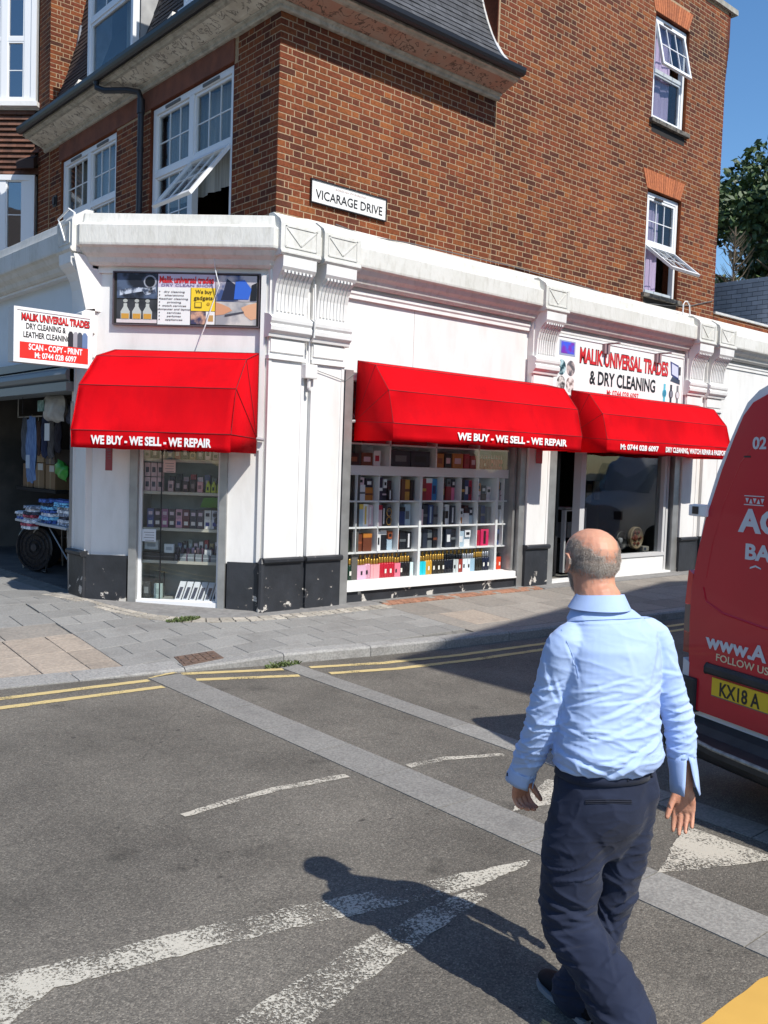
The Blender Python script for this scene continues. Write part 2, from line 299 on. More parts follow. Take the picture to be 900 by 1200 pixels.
def slab(name,poly,m,dz=0,gap=.004,rise=0,parent=pav,th=.03,tilt=True):
    c=(sum(p[0] for p in poly)/len(poly),sum(p[1] for p in poly)/len(poly))
    L_=max(math.hypot(p[0]-c[0],p[1]-c[1]) for p in poly); s=1-gap/L_*1.4
    poly=[(c[0]+(p[0]-c[0])*s,c[1]+(p[1]-c[1])*s) for p in poly]
    j=rng.uniform(-.0008,.0008) if tilt else 0
    top=[(x,y,zp(x,y)+dz+j) for x,y in poly]; bv=[(c[0]+(x-c[0])*(1-.006/L_),c[1]+(y-c[1])*(1-.006/L_),z) for x,y,z in top]
    low=[(x,y,z-.004) for x,y,z in top]; bot=[(x,y,z-th) for x,y,z in top]; n=len(poly); g=MB()
    vs=bv+low+bot; fs=[tuple(range(n))]
    for k in (0,n):
        for i in range(n): fs.append((k+i,k+(i+1)%n,k+n+(i+1)%n,k+n+i))
    g.add(vs,fs); return g.obj(name,m,parent)
M_gran=mat('granite_paving',(.275,.268,.25),.8,(.21,.205,.192),60,rndval=.12,stain=(.13,.12,.11),stscale=2.5,stamt=.5,bump=.25,bscale=90)
M_buff=mat('buff_tactile_paving',(.36,.30,.24),.85,(.28,.235,.19),40,rndval=.1,stain=(.16,.14,.12),stscale=4,stamt=.5,bump=.5,bscale=22)
M_conc=mat('concrete_flags',(.30,.27,.23),.85,(.23,.21,.185),35,rndval=.14,stain=(.14,.125,.11),stscale=3,stamt=.5,bump=.3,bscale=60)
M_terra=mat('red_paver',(.36,.17,.10),.9,(.27,.14,.09),40,rndval=.2,bump=.3)
M_sett=mat('pale_sett',(.40,.37,.31),.9,(.30,.27,.23),30,rndval=.22,bump=.4,bscale=50)
M_kerb=mat('granite_kerb',(.33,.32,.30),.8,(.22,.215,.205),55,rndval=.1,stain=(.12,.11,.10),stscale=5,stamt=.5,bump=.3,bscale=70)
M_strip=mat('granite_band',(.28,.27,.245),.8,(.18,.172,.158),70,rndval=.13,stain=(.11,.105,.10),stscale=3,stamt=.4,bump=.2,bscale=90)
# sett border curve round the corner
SC=[(-1.86,1.6),(-1.62,.62),(-1.45,.1),(-1.22,-.22),(-.9,-.42),(-.44,-.53),(.2,-.56),(1.35,-.56)]
def scurve():
    P=[]; 
    for (x0,y0),(x1,y1) in zip(SC[:-1],SC[1:]):
        n=max(2,int(math.hypot(x1-x0,y1-y0)/.12))
        for i in range(n): P.append((x0+(x1-x0)*i/n,y0+(y1-y0)*i/n))
    for _ in range(6): P=[P[0]]+[((P[i-1][0]+2*P[i][0]+P[i+1][0])/4,(P[i-1][1]+2*P[i][1]+P[i+1][1])/4) for i in range(1,len(P)-1)]+[P[-1]]
    return P+[SC[-1]]
CV=scurve(); 
def inside_curve(x,y,off=0): # building side of the sett band
    best=min(range(len(CV)-1),key=lambda i:(CV[i][0]-x)**2+(CV[i][1]-y)**2); dx=CV[best+1][0]-CV[best][0]; dy=CV[best+1][1]-CV[best][1]; l=math.hypot(dx,dy)
    return (dx*(y-CV[best][1])-dy*(x-CV[best][0]))/l>off
for row,(o0,o1) in enumerate(((.01,.105),(.115,.21))):
    for i in range(len(CV)-1):
        (x0,y0),(x1,y1)=CV[i],CV[i+1]; dx,dy=x1-x0,y1-y0; l=math.hypot(dx,dy)
        if l<.02: continue
        def off(k,o):
            a=CV[max(0,k-1)]; b=CV[min(len(CV)-1,k+1)]; ex,ey=b[0]-a[0],b[1]-a[1]; m_=math.hypot(ex,ey); return (CV[k][0]+ey/m_*o,CV[k][1]-ex/m_*o)
        slab('sett',[off(i,o0),off(i+1,o0),off(i+1,o1),off(i,o1)],M_sett,dz=rng.uniform(-.001,.004),gap=.006,th=.02)
# paving slabs
def keep_clip(poly):
    # clip to kerb line (piecewise: use local kerb line at centre) 
    cx=sum(p[0] for p in poly)/len(poly); x0=min(p[0] for p in poly); x1=max(p[0] for p in poly)
    y0=yk(x0)+.17; y1=yk(x1)+.17; m=(y1-y0)/(x1-x0+1e-9)
    return clip(poly,m,-1,-(y0-m*x0))
def outside_setts(poly):
    P=[Vector(p) for p in poly]; ins=[inside_curve(p[0],p[1],-.22) for p in poly]
    return not any(ins)
def grid(x0,x1,y0,y1,wx,wy,m,shift=.5,fn=None,gap=.006,rot=0):
    j=0; y=y0
    while y<y1-.02:
        x=x0-(wx*shift if j%2 else 0)
        while x<x1-.02:
            poly=[(max(x,x0),y),(min(x+wx,x1),y),(min(x+wx,x1),min(y+wy,y1)),(max(x,x0),min(y+wy,y1))]
            x+=wx
            if poly[1][0]-poly[0][0]<.03: continue
            poly=keep_clip(poly)
            if len(poly)<3 or area(poly)<.004: continue
            yield poly
        y+=wy; j+=1
def place(it,m,mfn=None):
    for poly in it:
        c=(sum(p[0] for p in poly)/len(poly),sum(p[1] for p in poly)/len(poly))
        if c[0]>-1.9 and c[0]<1.4 and inside_curve(*c,.0): 
            continue
        if c[0]>-1.95 and c[0]<1.5:
            # shave off the part under the sett band
            i=min(range(len(CV)-1),key=lambda k:(CV[k][0]-c[0])**2+(CV[k][1]-c[1])**2)
            dx=CV[i+1][0]-CV[i][0]; dy=CV[i+1][1]-CV[i][1]; l=math.hypot(dx,dy); a,b=-dy/l,dx/l
            poly=clip(poly,a,b,a*CV[i][0]+b*CV[i][1]-.215)
            if len(poly)<3 or area(poly)<.004: continue
        mm=mfn(c) if mfn else m
        if mm is None: continue
        slab('paving_slab',poly,mm)
def leftmat(c):
    if c[0]<-2.42 and -1.5<c[1]<-.28: return M_buff
    return M_gran
place(grid(-4.3,-2.42,-1.6,-.28,.4,.4,M_buff,0),None,leftmat)
place(grid(-4.3,-2.42,-.28,1.4,.62,.42,M_gran),None,lambda c: M_conc if rng.random()<.35 else M_gran)
place(grid(-4.3,-1.9,1.4,7.2,.62,.62,M_gran),None,lambda c:M_gran)
place(grid(-2.42,1.3,-2.0,1.4,.44,.29,M_gran),None,lambda c:M_gran)
place(grid(1.3,9.4,-2.5,-.62,.6,.62,M_conc,.5),None,lambda c: M_buff if abs(c[0]-2.0)<.3 and -1.6<c[1]<-1.0 else M_conc)
# red pavers by the wall under the wide window
for i in range(30):
    for j in range(2):
        x=1.36+i*.1+(.05 if j else 0); slab('paver',[(x,-.6+j*.1),(x+.1,-.6+j*.1),(x+.1,-.5+j*.1),(x,-.5+j*.1)],M_terra if rng.random()<.75 else M_conc,gap=.005,th=.02)
grey_apron=mat('apron_concrete',(.25,.245,.235),.85,(.19,.185,.18),18,stain=(.12,.115,.11),stscale=3,stamt=.5,bump=.2,bscale=60)
ap=[p for p in CV[:-1]]+[(1.35,-.56),(1.35,-.1),(-.3,-.1),(-1.6,1.3),(-1.6,1.6)]
slab('apron',ap,grey_apron,dz=-.003,gap=.001,tilt=False)
slab('apron',[(1.36,-.39),(9.6,-.39),(9.6,-.1),(1.36,-.1)],grey_apron,dz=-.001,gap=.001,tilt=False)
slab('apron',[(4.4,-.6),(9.6,-.6),(9.6,-.4),(4.4,-.4)],grey_apron,dz=-.001,gap=.001,tilt=False)
# kerb stones
x=-5.6
while x<11:
    wdt=.9 if x<-2.4 else .915; x1=x+wdt
    w_=.24 if x<-2.3 else .15
    a=(x+.004,yk(x)); b=(x1-.004,yk(x1)); g=MB()
    nz=[(a[0],a[1]),(b[0],b[1]),(b[0],b[1]+w_),(a[0],a[1]+w_)]
    zt=[kz(px)+(.002 if k<2 else (zp(px,py)-kz(px)+.001)) for k,(px,py) in enumerate(nz)]
    top=[(px,py,z) for (px,py),z in zip(nz,zt)]
    ch=[(top[0][0],top[0][1]+.018,top[0][2]),(top[1][0],top[1][1]+.018,top[1][2])]
    vs=[ch[0],ch[1],top[2],top[3],(top[0][0],top[0][1],top[0][2]-.02 if top[0][2]>.03 else top[0][2]-.004),(top[1][0],top[1][1],top[1][2]-.02 if top[1][2]>.03 else top[1][2]-.004)]+[(px,py,-.03) for px,py in nz]
    g.add(vs,[(0,1,2,3),(4,5,1,0),(6,7,5,4),(6,9,3,0,4),(7,8,2,1,5),(9,8,2,3)])
    o=g.obj('kerbstone',M_kerb,pav); x=x1
# granite bands across the road (stones)
def band(x0a,x1a,y0,x0b,x1b,y1,ln):
    n=int(abs(y1-y0)/ln)+1
    for i in range(n):
        t0,t1=i/n,(i+1)/n-.008/ abs(y1-y0)*1.0
        P=[(x0a+(x0b-x0a)*t0,y0+(y1-y0)*t0),(x1a+(x1b-x1a)*t0,y0+(y1-y0)*t0),(x1a+(x1b-x1a)*t1,y0+(y1-y0)*t1),(x0a+(x0b-x0a)*t1,y0+(y1-y0)*t1)]
        g=MB(); g.prism([(x,y,-.02) for x,y in P],[(x,y,.0045+rng.uniform(0,.0015)) for x,y in P]); g.obj('band_stone',M_strip,road)
band(-2.38,-2.08,-1.80,-2.53,-2.2,-9.6,.62)
band(-1.20,-.99,-1.98,-1.50,-1.28,-9.6,.62)
# worn paint
def paint(name,c,wear,wc=(.1,.095,.088)):
    m=bpy.data.materials.new(name); m.use_nodes=True; t=m.node_tree; N=t.nodes; L=t.links; b=N['Principled BSDF']; b.inputs['Roughness'].default_value=.75; b.inputs['Base Color'].default_value=(*c,1)
    ge=N.new('ShaderNodeNewGeometry'); n=N.new('ShaderNodeTexNoise'); n.inputs['Scale'].default_value=75; n.inputs['Detail'].default_value=8; n.inputs['Roughness'].default_value=.78; L.new(ge.outputs['Position'],n.inputs['Vector'])
    n2=N.new('ShaderNodeTexNoise'); n2.inputs['Scale'].default_value=3.2; n2.inputs['Detail'].default_value=3; L.new(ge.outputs['Position'],n2.inputs['Vector'])
    ma=N.new('ShaderNodeMath'); ma.operation='MULTIPLY_ADD'; ma.inputs[1].default_value=.55; L.new(n2.outputs[0],ma.inputs[0]); L.new(n.outputs[0],ma.inputs[2])
    st=N.new('ShaderNodeMapRange'); st.inputs[1].default_value=wear-.03; st.inputs[2].default_value=wear+.035; st.inputs[4].default_value=.93; L.new(ma.outputs[0],st.inputs[0])
    v=N.new('ShaderNodeMix'); v.data_type='RGBA'; v.inputs[6].default_value=(*c,1); v.inputs[7].default_value=(c[0]*.72,c[1]*.7,c[2]*.68,1); L.new(n2.outputs[0],v.inputs[0]); L.new(v.outputs[2],b.inputs['Base Color'])
    tr=N.new('ShaderNodeBsdfTransparent'); mx=N.new('ShaderNodeMixShader'); L.new(st.outputs[0],mx.inputs[0]); L.new(tr.outputs[0],mx.inputs[1]); L.new(b.outputs[0],mx.inputs[2])
    L.new(mx.outputs[0],N['Material Output'].inputs[0]); return m
M_pw=paint('road_paint_white_worn',(.64,.61,.52),.785); M_pw2=paint('road_paint_white',(.62,.58,.49),.735); M_py=paint('road_paint_yellow',(.70,.55,.25),.665)
M_py2=paint('road_paint_yellow_bold',(.75,.45,.10),.5)
def ragged(poly,step=.035,j=.007):
    out=[]
    for i in range(len(poly)):
        a,b=poly[i],poly[(i+1)%len(poly)]; l=math.hypot(b[0]-a[0],b[1]-a[1]); n=max(1,int(l/step)); nx,ny=-(b[1]-a[1])/l,(b[0]-a[0])/l
        for k in range(n):
            o=rng.uniform(-j,j)+.5*j*math.sin(k*.9+a[0]*9); out.append((a[0]+(b[0]-a[0])*k/n+nx*o,a[1]+(b[1]-a[1])*k/n+ny*o))
    return out
def mark(poly,m,z=.004):
    poly=ragged(poly,j=.002 if m is M_py2 else .007); g=MB(); g.add([(x,y,z) for x,y in poly],[tuple(range(len(poly)))]); return g.obj('road_marking',m,road)
def line(pts,wd,m,z=.004,wd1=None):
    d_=[]
    for (x0,y0),(x1,y1) in zip(pts[:-1],pts[1:]):
        n=max(1,min(60,int(math.hypot(x1-x0,y1-y0)/.05)))
        d_+=[(x0+(x1-x0)*k/n,y0+(y1-y0)*k/n) for k in range(n)]
    pts=d_+[pts[-1]]
    L_=[];R_=[]
    for i,p in enumerate(pts):
        a=pts[max(0,i-1)]; b=pts[min(len(pts)-1,i+1)]; d=math.hypot(b[0]-a[0],b[1]-a[1]); nx,ny=-(b[1]-a[1])/d,(b[0]-a[0])/d; ww=(wd+(wd1-wd)*i/(len(pts)-1) if wd1 else wd)/2
        w1_,w2_=ww+rng.uniform(-.006,.004),ww+rng.uniform(-.006,.004); L_.append((p[0]+nx*w1_,p[1]+ny*w1_)); R_.append((p[0]-nx*w2_,p[1]-ny*w2_))
    g=MB(); n=len(pts); g.add([(x,y,z) for x,y in L_+R_],[(i,i+1,n+i+1,n+i) for i in range(n-1)]); return g.obj('road_marking',m,road)
line([(-8,-1.5),(-3.6,-1.79),(-2.41,-1.86)],.085,M_py); line([(-8,-1.8),(-3.68,-2.05),(-2.41,-2.12)],.085,M_py)
line([(-2.07,-1.80),(-1.22,-2.13)],.085,M_py); line([(-2.07,-2.06),(-1.24,-2.41)],.085,M_py)
line([(-.97,-2.20),(-.29,-2.42),(.6,-2.56),(2.2,-2.66),(6,-2.85),(20,-3.4)],.085,M_py); line([(-.96,-2.49),(-.3,-2.68),(.6,-2.79),(2.2,-2.88),(6,-3.1),(20,-3.7)],.085,M_py)
mark([(-2.40,-1.80),(-2.36,-1.80),(-2.09,-1.76),(-2.10,-1.70)],M_py,z=.0075)
line([(-3.62,-4.66),(-3.3,-4.63),(-3.0,-4.62),(-2.52,-4.68)],.055,M_pw2,wd1=.07); line([(-2.10,-4.77),(-1.79,-4.80),(-1.42,-4.97)],.065,M_pw2)
mark([(-5.3,-5.56),(-4.87,-5.61),(-4.45,-5.68),(-4.13,-5.74),(-3.63,-5.85),(-3.12,-5.99),(-2.55,-6.13),(-2.62,-6.17),(-3.0,-6.17),(-3.5,-6.06),(-3.84,-5.97),(-4.19,-5.90),(-4.51,-5.85),(-4.75,-5.8),(-5.0,-5.95),(-5.3,-6.0)],M_pw)
mark([(-4.42,-6.37),(-4.1,-6.30),(-3.64,-6.22),(-3.1,-6.17),(-3.0,-6.175),(-2.98,-6.26),(-3.3,-6.33),(-3.66,-6.40),(-4.18,-6.53),(-4.5,-6.6)],M_pw)
mark([(-2.14,-5.66),(-1.56,-5.45),(-1.52,-5.6),(-1.62,-5.78),(-1.9,-5.72)],M_pw2); mark([(-2.17,-6.60),(-1.53,-6.36),(-1.53,-6.82),(-1.6,-6.86)],M_pw2)
mark([(-3.13,-7.36),(-2.66,-7.35),(-2.3,-7.42),(-2.3,-7.62),(-2.9,-7.55),(-3.2,-7.50)],M_py2); mark([(-3.60,-7.02),(-3.52,-7.0),(-3.50,-7.12),(-3.6,-7.14)],M_py)
# drain cover, weeds
dr=thing('gully_cover','rusty brown rectangular iron utility cover set in the grey paving at the kerb corner','drain cover',(-1.83,-1.62,.06))
def dz(x,y): return zp(x,y)+.006
D=[(-1.94,-1.42),(-1.56,-1.47),(-1.59,-1.71),(-1.99,-1.69)]
g=MB(); g.prism([(x,y,dz(x,y)-.02) for x,y in D],[(x,y,dz(x,y)) for x,y in D]); g.obj('frame',mat('rusty_iron',(.10,.07,.055),.8,(.16,.10,.07),25,bump=.5),dr)
g=MB()
for i in range(5):
    for j in range(3):
        u0,u1=.06+i*.18,.06+i*.18+.14; v0,v1=.08+j*.3,.08+j*.3+.22
        def bl(u,v): 
            x=(D[0][0]*(1-u)+D[1][0]*u)*(1-v)+(D[3][0]*(1-u)+D[2][0]*u)*v; y=(D[0][1]*(1-u)+D[1][1]*u)*(1-v)+(D[3][1]*(1-u)+D[2][1]*u)*v; return x,y
        Q=[bl(u0,v0),bl(u1,v0),bl(u1,v1),bl(u0,v1)]; g.prism([(x,y,dz(x,y)) for x,y in Q],[(x,y,dz(x,y)+.006) for x,y in Q])
g.obj('raised_pattern',MATS['rusty_iron'],dr)
def weeds(name,cx,cy,r,n,label,hmax=.05,sx=1,sy=1,seed=1):
    rr=random.Random(seed); g=MB()
    for _ in range(n):
        a=rr.random()*6.28; d=r*math.sqrt(rr.random()); x=cx+math.cos(a)*d*sx; y=cy+math.sin(a)*d*sy; z=zp(x,y)-.002 if y>yk(x) else 0
        h=hmax*rr.uniform(.3,1); b=rr.random()*6.28; w=rr.uniform(.003,.008); lx,ly=math.cos(b)*h*.8,math.sin(b)*h*.8
        g.add([(x-w*math.sin(b),y+w*math.cos(b),z),(x+w*math.sin(b),y-w*math.cos(b),z),(x+lx*.5+w*math.sin(b),y+ly*.5-w*math.cos(b),z+h*.7),(x+lx,y+ly,z+h*.8)],[(0,1,2,3)])
    o=g.obj(name,mat('weed_green',(.07,.115,.025),.8,(.10,.12,.04),20)); props(o,label,None,None,'stuff'); o['category']='weeds'; return o
weeds('weeds',-1.25,-.33,.2,500,'low green tuft of moss and grass in the paving joint before the glazed corner display',.035,1,.35,3)
weeds('weeds',-1.15,-2.02,.16,160,'small ragged weeds sprouting in the gutter at the kerb',.06,1.2,.35,5)
# ================================================================ corner building
B=thing('corner_building','three storey red brick corner building with white painted shopfronts and slate mansard roof','building',(0,0,.2))
def area_px(P,nrm,w,h):
    d=P-CAMP; l=d.length; c=-(d.dot(nrm))/l; fwd=Vector((.65709,.75197,-.05249)); 
    if c<=0 or d.dot(fwd)<=0: return 0
    xr=d.dot(Vector((.75376,-.65630,.03362)))/d.dot(fwd)*1073; yr=d.dot(Vector((.00927,.06177,.99806)))/d.dot(fwd)*1073
    if abs(xr)>455 or abs(yr)>605: return 0
    return w*h*c*(1073/l)**2
allb=[]
def bricks(F,a0,a1,z0,z1,holes,start,tag,vis,top=None):
    z=z0; k=0
    while z<z1-.02:
        a=a0; seq=[.212,.1] if k%2==0 else [.1025,.045]; i=0; first=True
        while a<a1-.01:
            if k%2==0: wd=(.2135,.101)[i%2]
            else: wd=.101 if i==0 else (.045 if i==1 else (.2135,.101)[i%2])
            b=min(a+wd,a1); segs=[(a,b)]
            for (h0,h1,hz0,hz1) in holes:
                if z+.065>hz0+.01 and z<hz1-.01:
                    ns=[]
                    for s0,s1 in segs:
                        if s1<=h0 or s0>=h1: ns.append((s0,s1))
                        else:
                            if s0<h0: ns.append((s0,h0-.004))
                            if s1>h1: ns.append((h1+.004,s1))
                    segs=ns
            for s0,s1 in segs:
                if s1-s0<.02: continue
                if top and top((s0+s1)/2)<z+.06: continue
                P=F.p((s0+s1)/2,0,z+.03); allb.append((area_px(P,F.n,s1-s0,.065) if vis(s0,z) else 0,tag,F,s0,s1,z,min(z+.0635,z1)))
            a+=wd+.0115; i+=1
        z+=.075; k+=1
def wall_holes(mb,F,a0,a1,z0,z1,holes,n0,n1,mi=0):
    A_=sorted({a0,a1,*[h[0] for h in holes],*[h[1] for h in holes]}); Z_=sorted({z0,z1,*[h[2] for h in holes],*[h[3] for h in holes]})
    for i in range(len(A_)-1):
        for j in range(len(Z_)-1):
            ac=(A_[i]+A_[i+1])/2; zc=(Z_[j]+Z_[j+1])/2
            if any(h[0]<ac<h[1] and h[2]<zc<h[3] for h in holes): continue
            mb.box(F,A_[i],A_[i+1],n0,n1,Z_[j],Z_[j+1],mi)
HR=[(7.38,8.42,7.72,9.5),(7.38,8.42,4.86,6.63)]; HL=[(.98,3.16,4.62,6.72),(4.25,6.35,4.62,6.72)]
ARC=[(7.22,8.5,9.5,9.8),(7.22,8.5,6.63,6.93)]
w1=MB(); w1.box(UR,0,3.60,-.3,0,4.3,7.18); wall_holes(w1,UR,3.60,9.66,4.3,10.25,HR,-.3,0); wallR=w1.obj('side_wall',M_mortar,B)
w1=MB(); wall_holes(w1,UL,.3,7.35,4.3,7.18,HL,-.3,0); wallL=w1.obj('front_wall',M_mortar,B)
bricks(UR,0,3.62,4.52,7.0,[],0,'R',lambda a,z:z>4.7)
bricks(UR,3.63,9.66,4.52,10.2,[(h[0],h[1],h[2],h[3]) for h in HR]+[(h[0]+.11,h[1]-.11,h[2],h[3]) for h in ARC],0,'R',lambda a,z:z>4.7)
bricks(UL,.0,6.85,4.52,7.0,HL+[(.9,6.42,6.72,7.05)],0,'L',lambda a,z:z>4.7 and a<1.2)
allb.sort(key=lambda t:-t[0]); single=set(range(300))
def brickmesh(w,h,name,n=.0035):
    mb=MB(); d=.003; b=[(0,0,0),(w,0,0),(w,0,h),(0,0,h)]; f=[(d,-n,d),(w-d,-n,d),(w-d,-n,h-d),(d,-n,h-d)]
    mb.add(b+f,[(4,5,6,7),(0,1,5,4),(1,2,6,5),(2,3,7,6),(3,0,4,7)]); m=mb.mesh(name); m.materials.append(M_brick); return m
cache={}; rest={'R':MB(),'L':MB()}
for idx,(ar,tag,F,s0,s1,z0_,z1_) in enumerate(allb):
    if idx<300:
        key=(round(s1-s0,3),round(z1_-z0_,3))
        if key not in cache: cache[key]=brickmesh(key[0],key[1],'brick')
        o=bpy.data.objects.new('brick',cache[key]); col.objects.link(o)
        o.parent=wallR if tag=='R' else wallL
        if tag=='R': o.location=F.p(s0,rng.uniform(-.001,.0015),z0_)
        else: o.location=F.p(s1,rng.uniform(-.001,.0015),z0_); o.rotation_euler=(0,0,R(-90))
    else:
        mb=rest[tag]; n=.0035+rng.uniform(-.001,.0015); d=.003
        b=[F.p(s0,0,z0_),F.p(s1,0,z0_),F.p(s1,0,z1_),F.p(s0,0,z1_)]; f=[F.p(s0+d,n,z0_+d),F.p(s1-d,n,z0_+d),F.p(s1-d,n,z1_-d),F.p(s0+d,n,z1_-d)]
        mb.add(b+f,[(4,5,6,7),(0,1,5,4),(1,2,6,5),(2,3,7,6),(3,0,4,7)],0,rng.random()*.999+.001)
for t_,par in (('R',wallR),('L',wallL)): o=rest[t_].obj('brickwork',M_brick,par); o['kind']='stuff'
M_rub=mat('orange_rubbed_brick',(.47,.15,.055),.85,(.36,.11,.045),30,rndval=.2,bump=.3)
for (a0,a1,z0,z1) in ARC:
    n=17; cx_=(a0+a1)/2
    for i in range(n):
        t0,t1=i/n,(i+1)/n-.008; lo0=a0+.13+(a1-a0-.26)*t0; lo1=a0+.13+(a1-a0-.26)*t1; hi0=a0+(a1-a0)*t0; hi1=a0+(a1-a0)*t1
        g=MB(); g.face(UR,[(lo0,z0),(lo1,z0),(hi1,z1),(hi0,z1)],-.02,.012); g.obj('brick',M_rub,wallR)
# far parapet: coping + corbelled corner
g=MB(); g.box(UR,3.62,9.9,-.4,.06,10.25,10.34); g.obj('coping',mat('coping_stone',(.4,.38,.33),.9,(.25,.24,.21),8),B)
g=MB()
for i in range(10):
    g.box(UR,9.66,9.66+.014*min(i+1,6),-.29,.0,9.05+i*.12,9.05+(i+1)*.12-.004,0,rng.random())
o=g.obj('corbel',M_brick,B)
# return (rear flank) walls, hidden backs, upper floor slab and roof deck
g=MB(); g.bx(9.36,9.66,.3,9,4.3,10.25); g.bx(3.6,9.66,8.7,9,4.3,10.25);  g.bx(3.6,9.66,0.3,9,10.0,10.1); g.bx(0,3.6,8.7,9,4.3,7); g.obj('rear_wall',M_mortar,B); g=MB(); g.bx(3.45,3.585,.3,9,7.0,10.25,0,.5); g.obj('inner_gable',M_brick,B)
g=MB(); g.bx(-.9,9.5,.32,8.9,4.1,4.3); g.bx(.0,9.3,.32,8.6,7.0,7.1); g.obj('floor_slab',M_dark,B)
for hs_,F_,par_ in ((HR,UR,wallR),(HL,UL,wallL)):
    for (a0,a1,z0,z1) in hs_:
        for q_ in ((a0-.004,a0+.006,-.3,.001,z0,z1),(a1-.006,a1+.004,-.3,.001,z0,z1),(a0,a1,-.3,.001,z1-.006,z1+.004)):
            g=MB(); g.box(F_,*q_,0,.45); g.obj('reveal',M_brick,par_)
g=MB(); g.bx(3.585,3.6,.004,.3,7.1,10.25,0,.3); g.obj('wall_end',M_brick,B)
M_render=mat('brown_rendered_band',(.21,.075,.045),.9,(.15,.055,.036),5,stain=(.08,.04,.03),stscale=3,stamt=.5,bump=.25,bscale=30)
g=MB(); g.box(UL,.97,6.42,-.05,.018,6.72,7.02); g.obj('lintel_band',M_render,B)
# eaves cornice + gutter + mansard
PE=[(3.62,0),(0,0),(0,6.98)]
def eave_mat(nm_='peeling_eaves_paint',c1=(.42,.29,.22),c2=(.44,.23,.16)):
    m=mat(nm_,c1,.9,c2,4,bump=.5,bscale=20)
    t=m.node_tree; N=t.nodes; L=t.links; b=N['Principled BSDF']; ge=N.new('ShaderNodeNewGeometry'); n=N.new('ShaderNodeTexNoise'); n.inputs['Scale'].default_value=7; n.inputs['Detail'].default_value=7; n.inputs['Distortion'].default_value=1.5
    L.new(ge.outputs['Position'],n.inputs['Vector']); old=b.inputs['Base Color'].links[0].from_socket
    st=N.new('ShaderNodeMapRange'); st.inputs[1].default_value=.54; st.inputs[2].default_value=.57; L.new(n.outputs[0],st.inputs[0])
    st2=N.new('ShaderNodeMapRange'); st2.inputs[1].default_value=.62; st2.inputs[2].default_value=.60; L.new(n.outputs[0],st2.inputs[0])
    mu=N.new('ShaderNodeMath'); mu.operation='MULTIPLY'; L.new(st.outputs[0],mu.inputs[0]); L.new(st2.outputs[0],mu.inputs[1])
    mx=N.new('ShaderNodeMix'); mx.data_type='RGBA'; L.new(old,mx.inputs[6]); mx.inputs[7].default_value=(c1[0]*.35,c1[1]*.33,c1[2]*.33,1); L.new(mu.outputs[0],mx.inputs[0]); L.new(mx.outputs[2],b.inputs['Base Color']); return m
M_eave=eave_mat(); M_eave2=eave_mat('peeling_eaves_cream',(.72,.67,.57),(.55,.49,.40)); M_eavew=mat('cream_eaves_trim',(.50,.46,.38),.8,(.36,.33,.27),9,stain=(.1,.09,.07),stscale=12,stamt=.5,bump=.3,bscale=20)
sweep(PE,[(-.05,7.16),(-.05,6.985),(.05,6.985),(.065,7.0),(.065,7.03),(.095,7.045),(.10,7.06)]).obj('eaves_moulding',M_eavew,B)
cv_=sweep(PE,[(-.05,7.2),(-.05,7.06),(.09,7.062),(.14,7.068),(.33,7.14),(.34,7.2)])
cv_.mi=[0 if i<6 else (1 if i<12 else i-12) for i in range(len(cv_.mi))]; cv_.obj('eaves_cove',[M_eave,M_eave2],B)
sweep(PE,[(.30,7.26),(.33,7.141),(.37,7.145),(.385,7.165),(.42,7.17),(.42,7.26)]).obj('eaves_fascia',M_eavew,B)
sweep(PE,[(.41,7.29),(.41,7.22),(.435,7.19),(.48,7.185),(.51,7.205),(.525,7.24),(.53,7.285),(.515,7.285),(.50,7.215),(.45,7.205),(.425,7.23),(.425,7.29)]).obj('gutter',mat('black_gutter',(.012,.012,.014),.4),B)
RP=[(-.44,7.27),(-.34,7.32),(-.24,7.40),(-.12,7.53),(-.02,7.68),(.08,7.86),(.17,8.06),(.25,8.27),(.33,8.52),(.42,8.85),(.5,9.2),(.6,9.7),(.66,10.2)]
def rprof(z):
    for (d0,z0),(d1,z1) in zip(RP[:-1],RP[1:]):
        if z<=z1: return d0+(d1-d0)*(z-z0)/(z1-z0)
    return RP[-1][0]
g=MB(); RR=[(-d+.0,z) for d,z in RP]  # n=-d
inner=[(-.9,10.2),(-.9,7.2)]
sweep([(3.60,0),(0,0),(0,7.0)],[(n-.03,z-.02) for n,z in RR]+inner).obj('roof_deck',mat('roof_felt',(.02,.02,.022),.9),B)
roof=[o for o in bpy.data.objects if o.name=='roof_deck'][0]
# slates
z=7.29; k=0; slR=[];slL=[]
while z<10.1:
    z2=z+.085; d0=rprof(z-.012); d1=rprof(z2+.03)
    x=max(d0,-.42)+ (0 if k%2 else -.1)
    while x<3.60:
        x1=min(x+.2,3.60); xa=max(x,d0)
        if x1-xa>.03: slR.append((xa,x1-.004,d0,z,d1,z2+.03))
        x+=.2
    y=d0+(0 if k%2 else -.1)
    while y<6.95:
        y1=min(y+.2,6.95); ya=max(y,d0)
        if y1-ya>.03: slL.append((ya,y1-.004,d0,z,d1,z2+.03))
        y+=.2
    z=z2; k+=1
def slate(mb,F,a0,a1,d0,z0,d1,z1,cut,dn=.0):
    # face frame n=-d ; lift lower edge
    t=.012+dn; mb.add([F.p(a0,-d0+t,z0),F.p(a1,-d0+t,z0),F.p(a1,-d1+.002,z1),F.p(max(a0,cut),-d1+.002,z1),F.p(a0,-d0+t-.01,z0-.004),F.p(a1,-d0+t-.01,z0-.004)],[(0,1,2,3),(4,5,1,0)])
RS=sorted(slR,key=lambda s:(s[3]>8.6,-s[0]*0+s[3]))
single=[s for s in RS if s[3]<8.65][:290]; restR=[s for s in RS if s not in single]
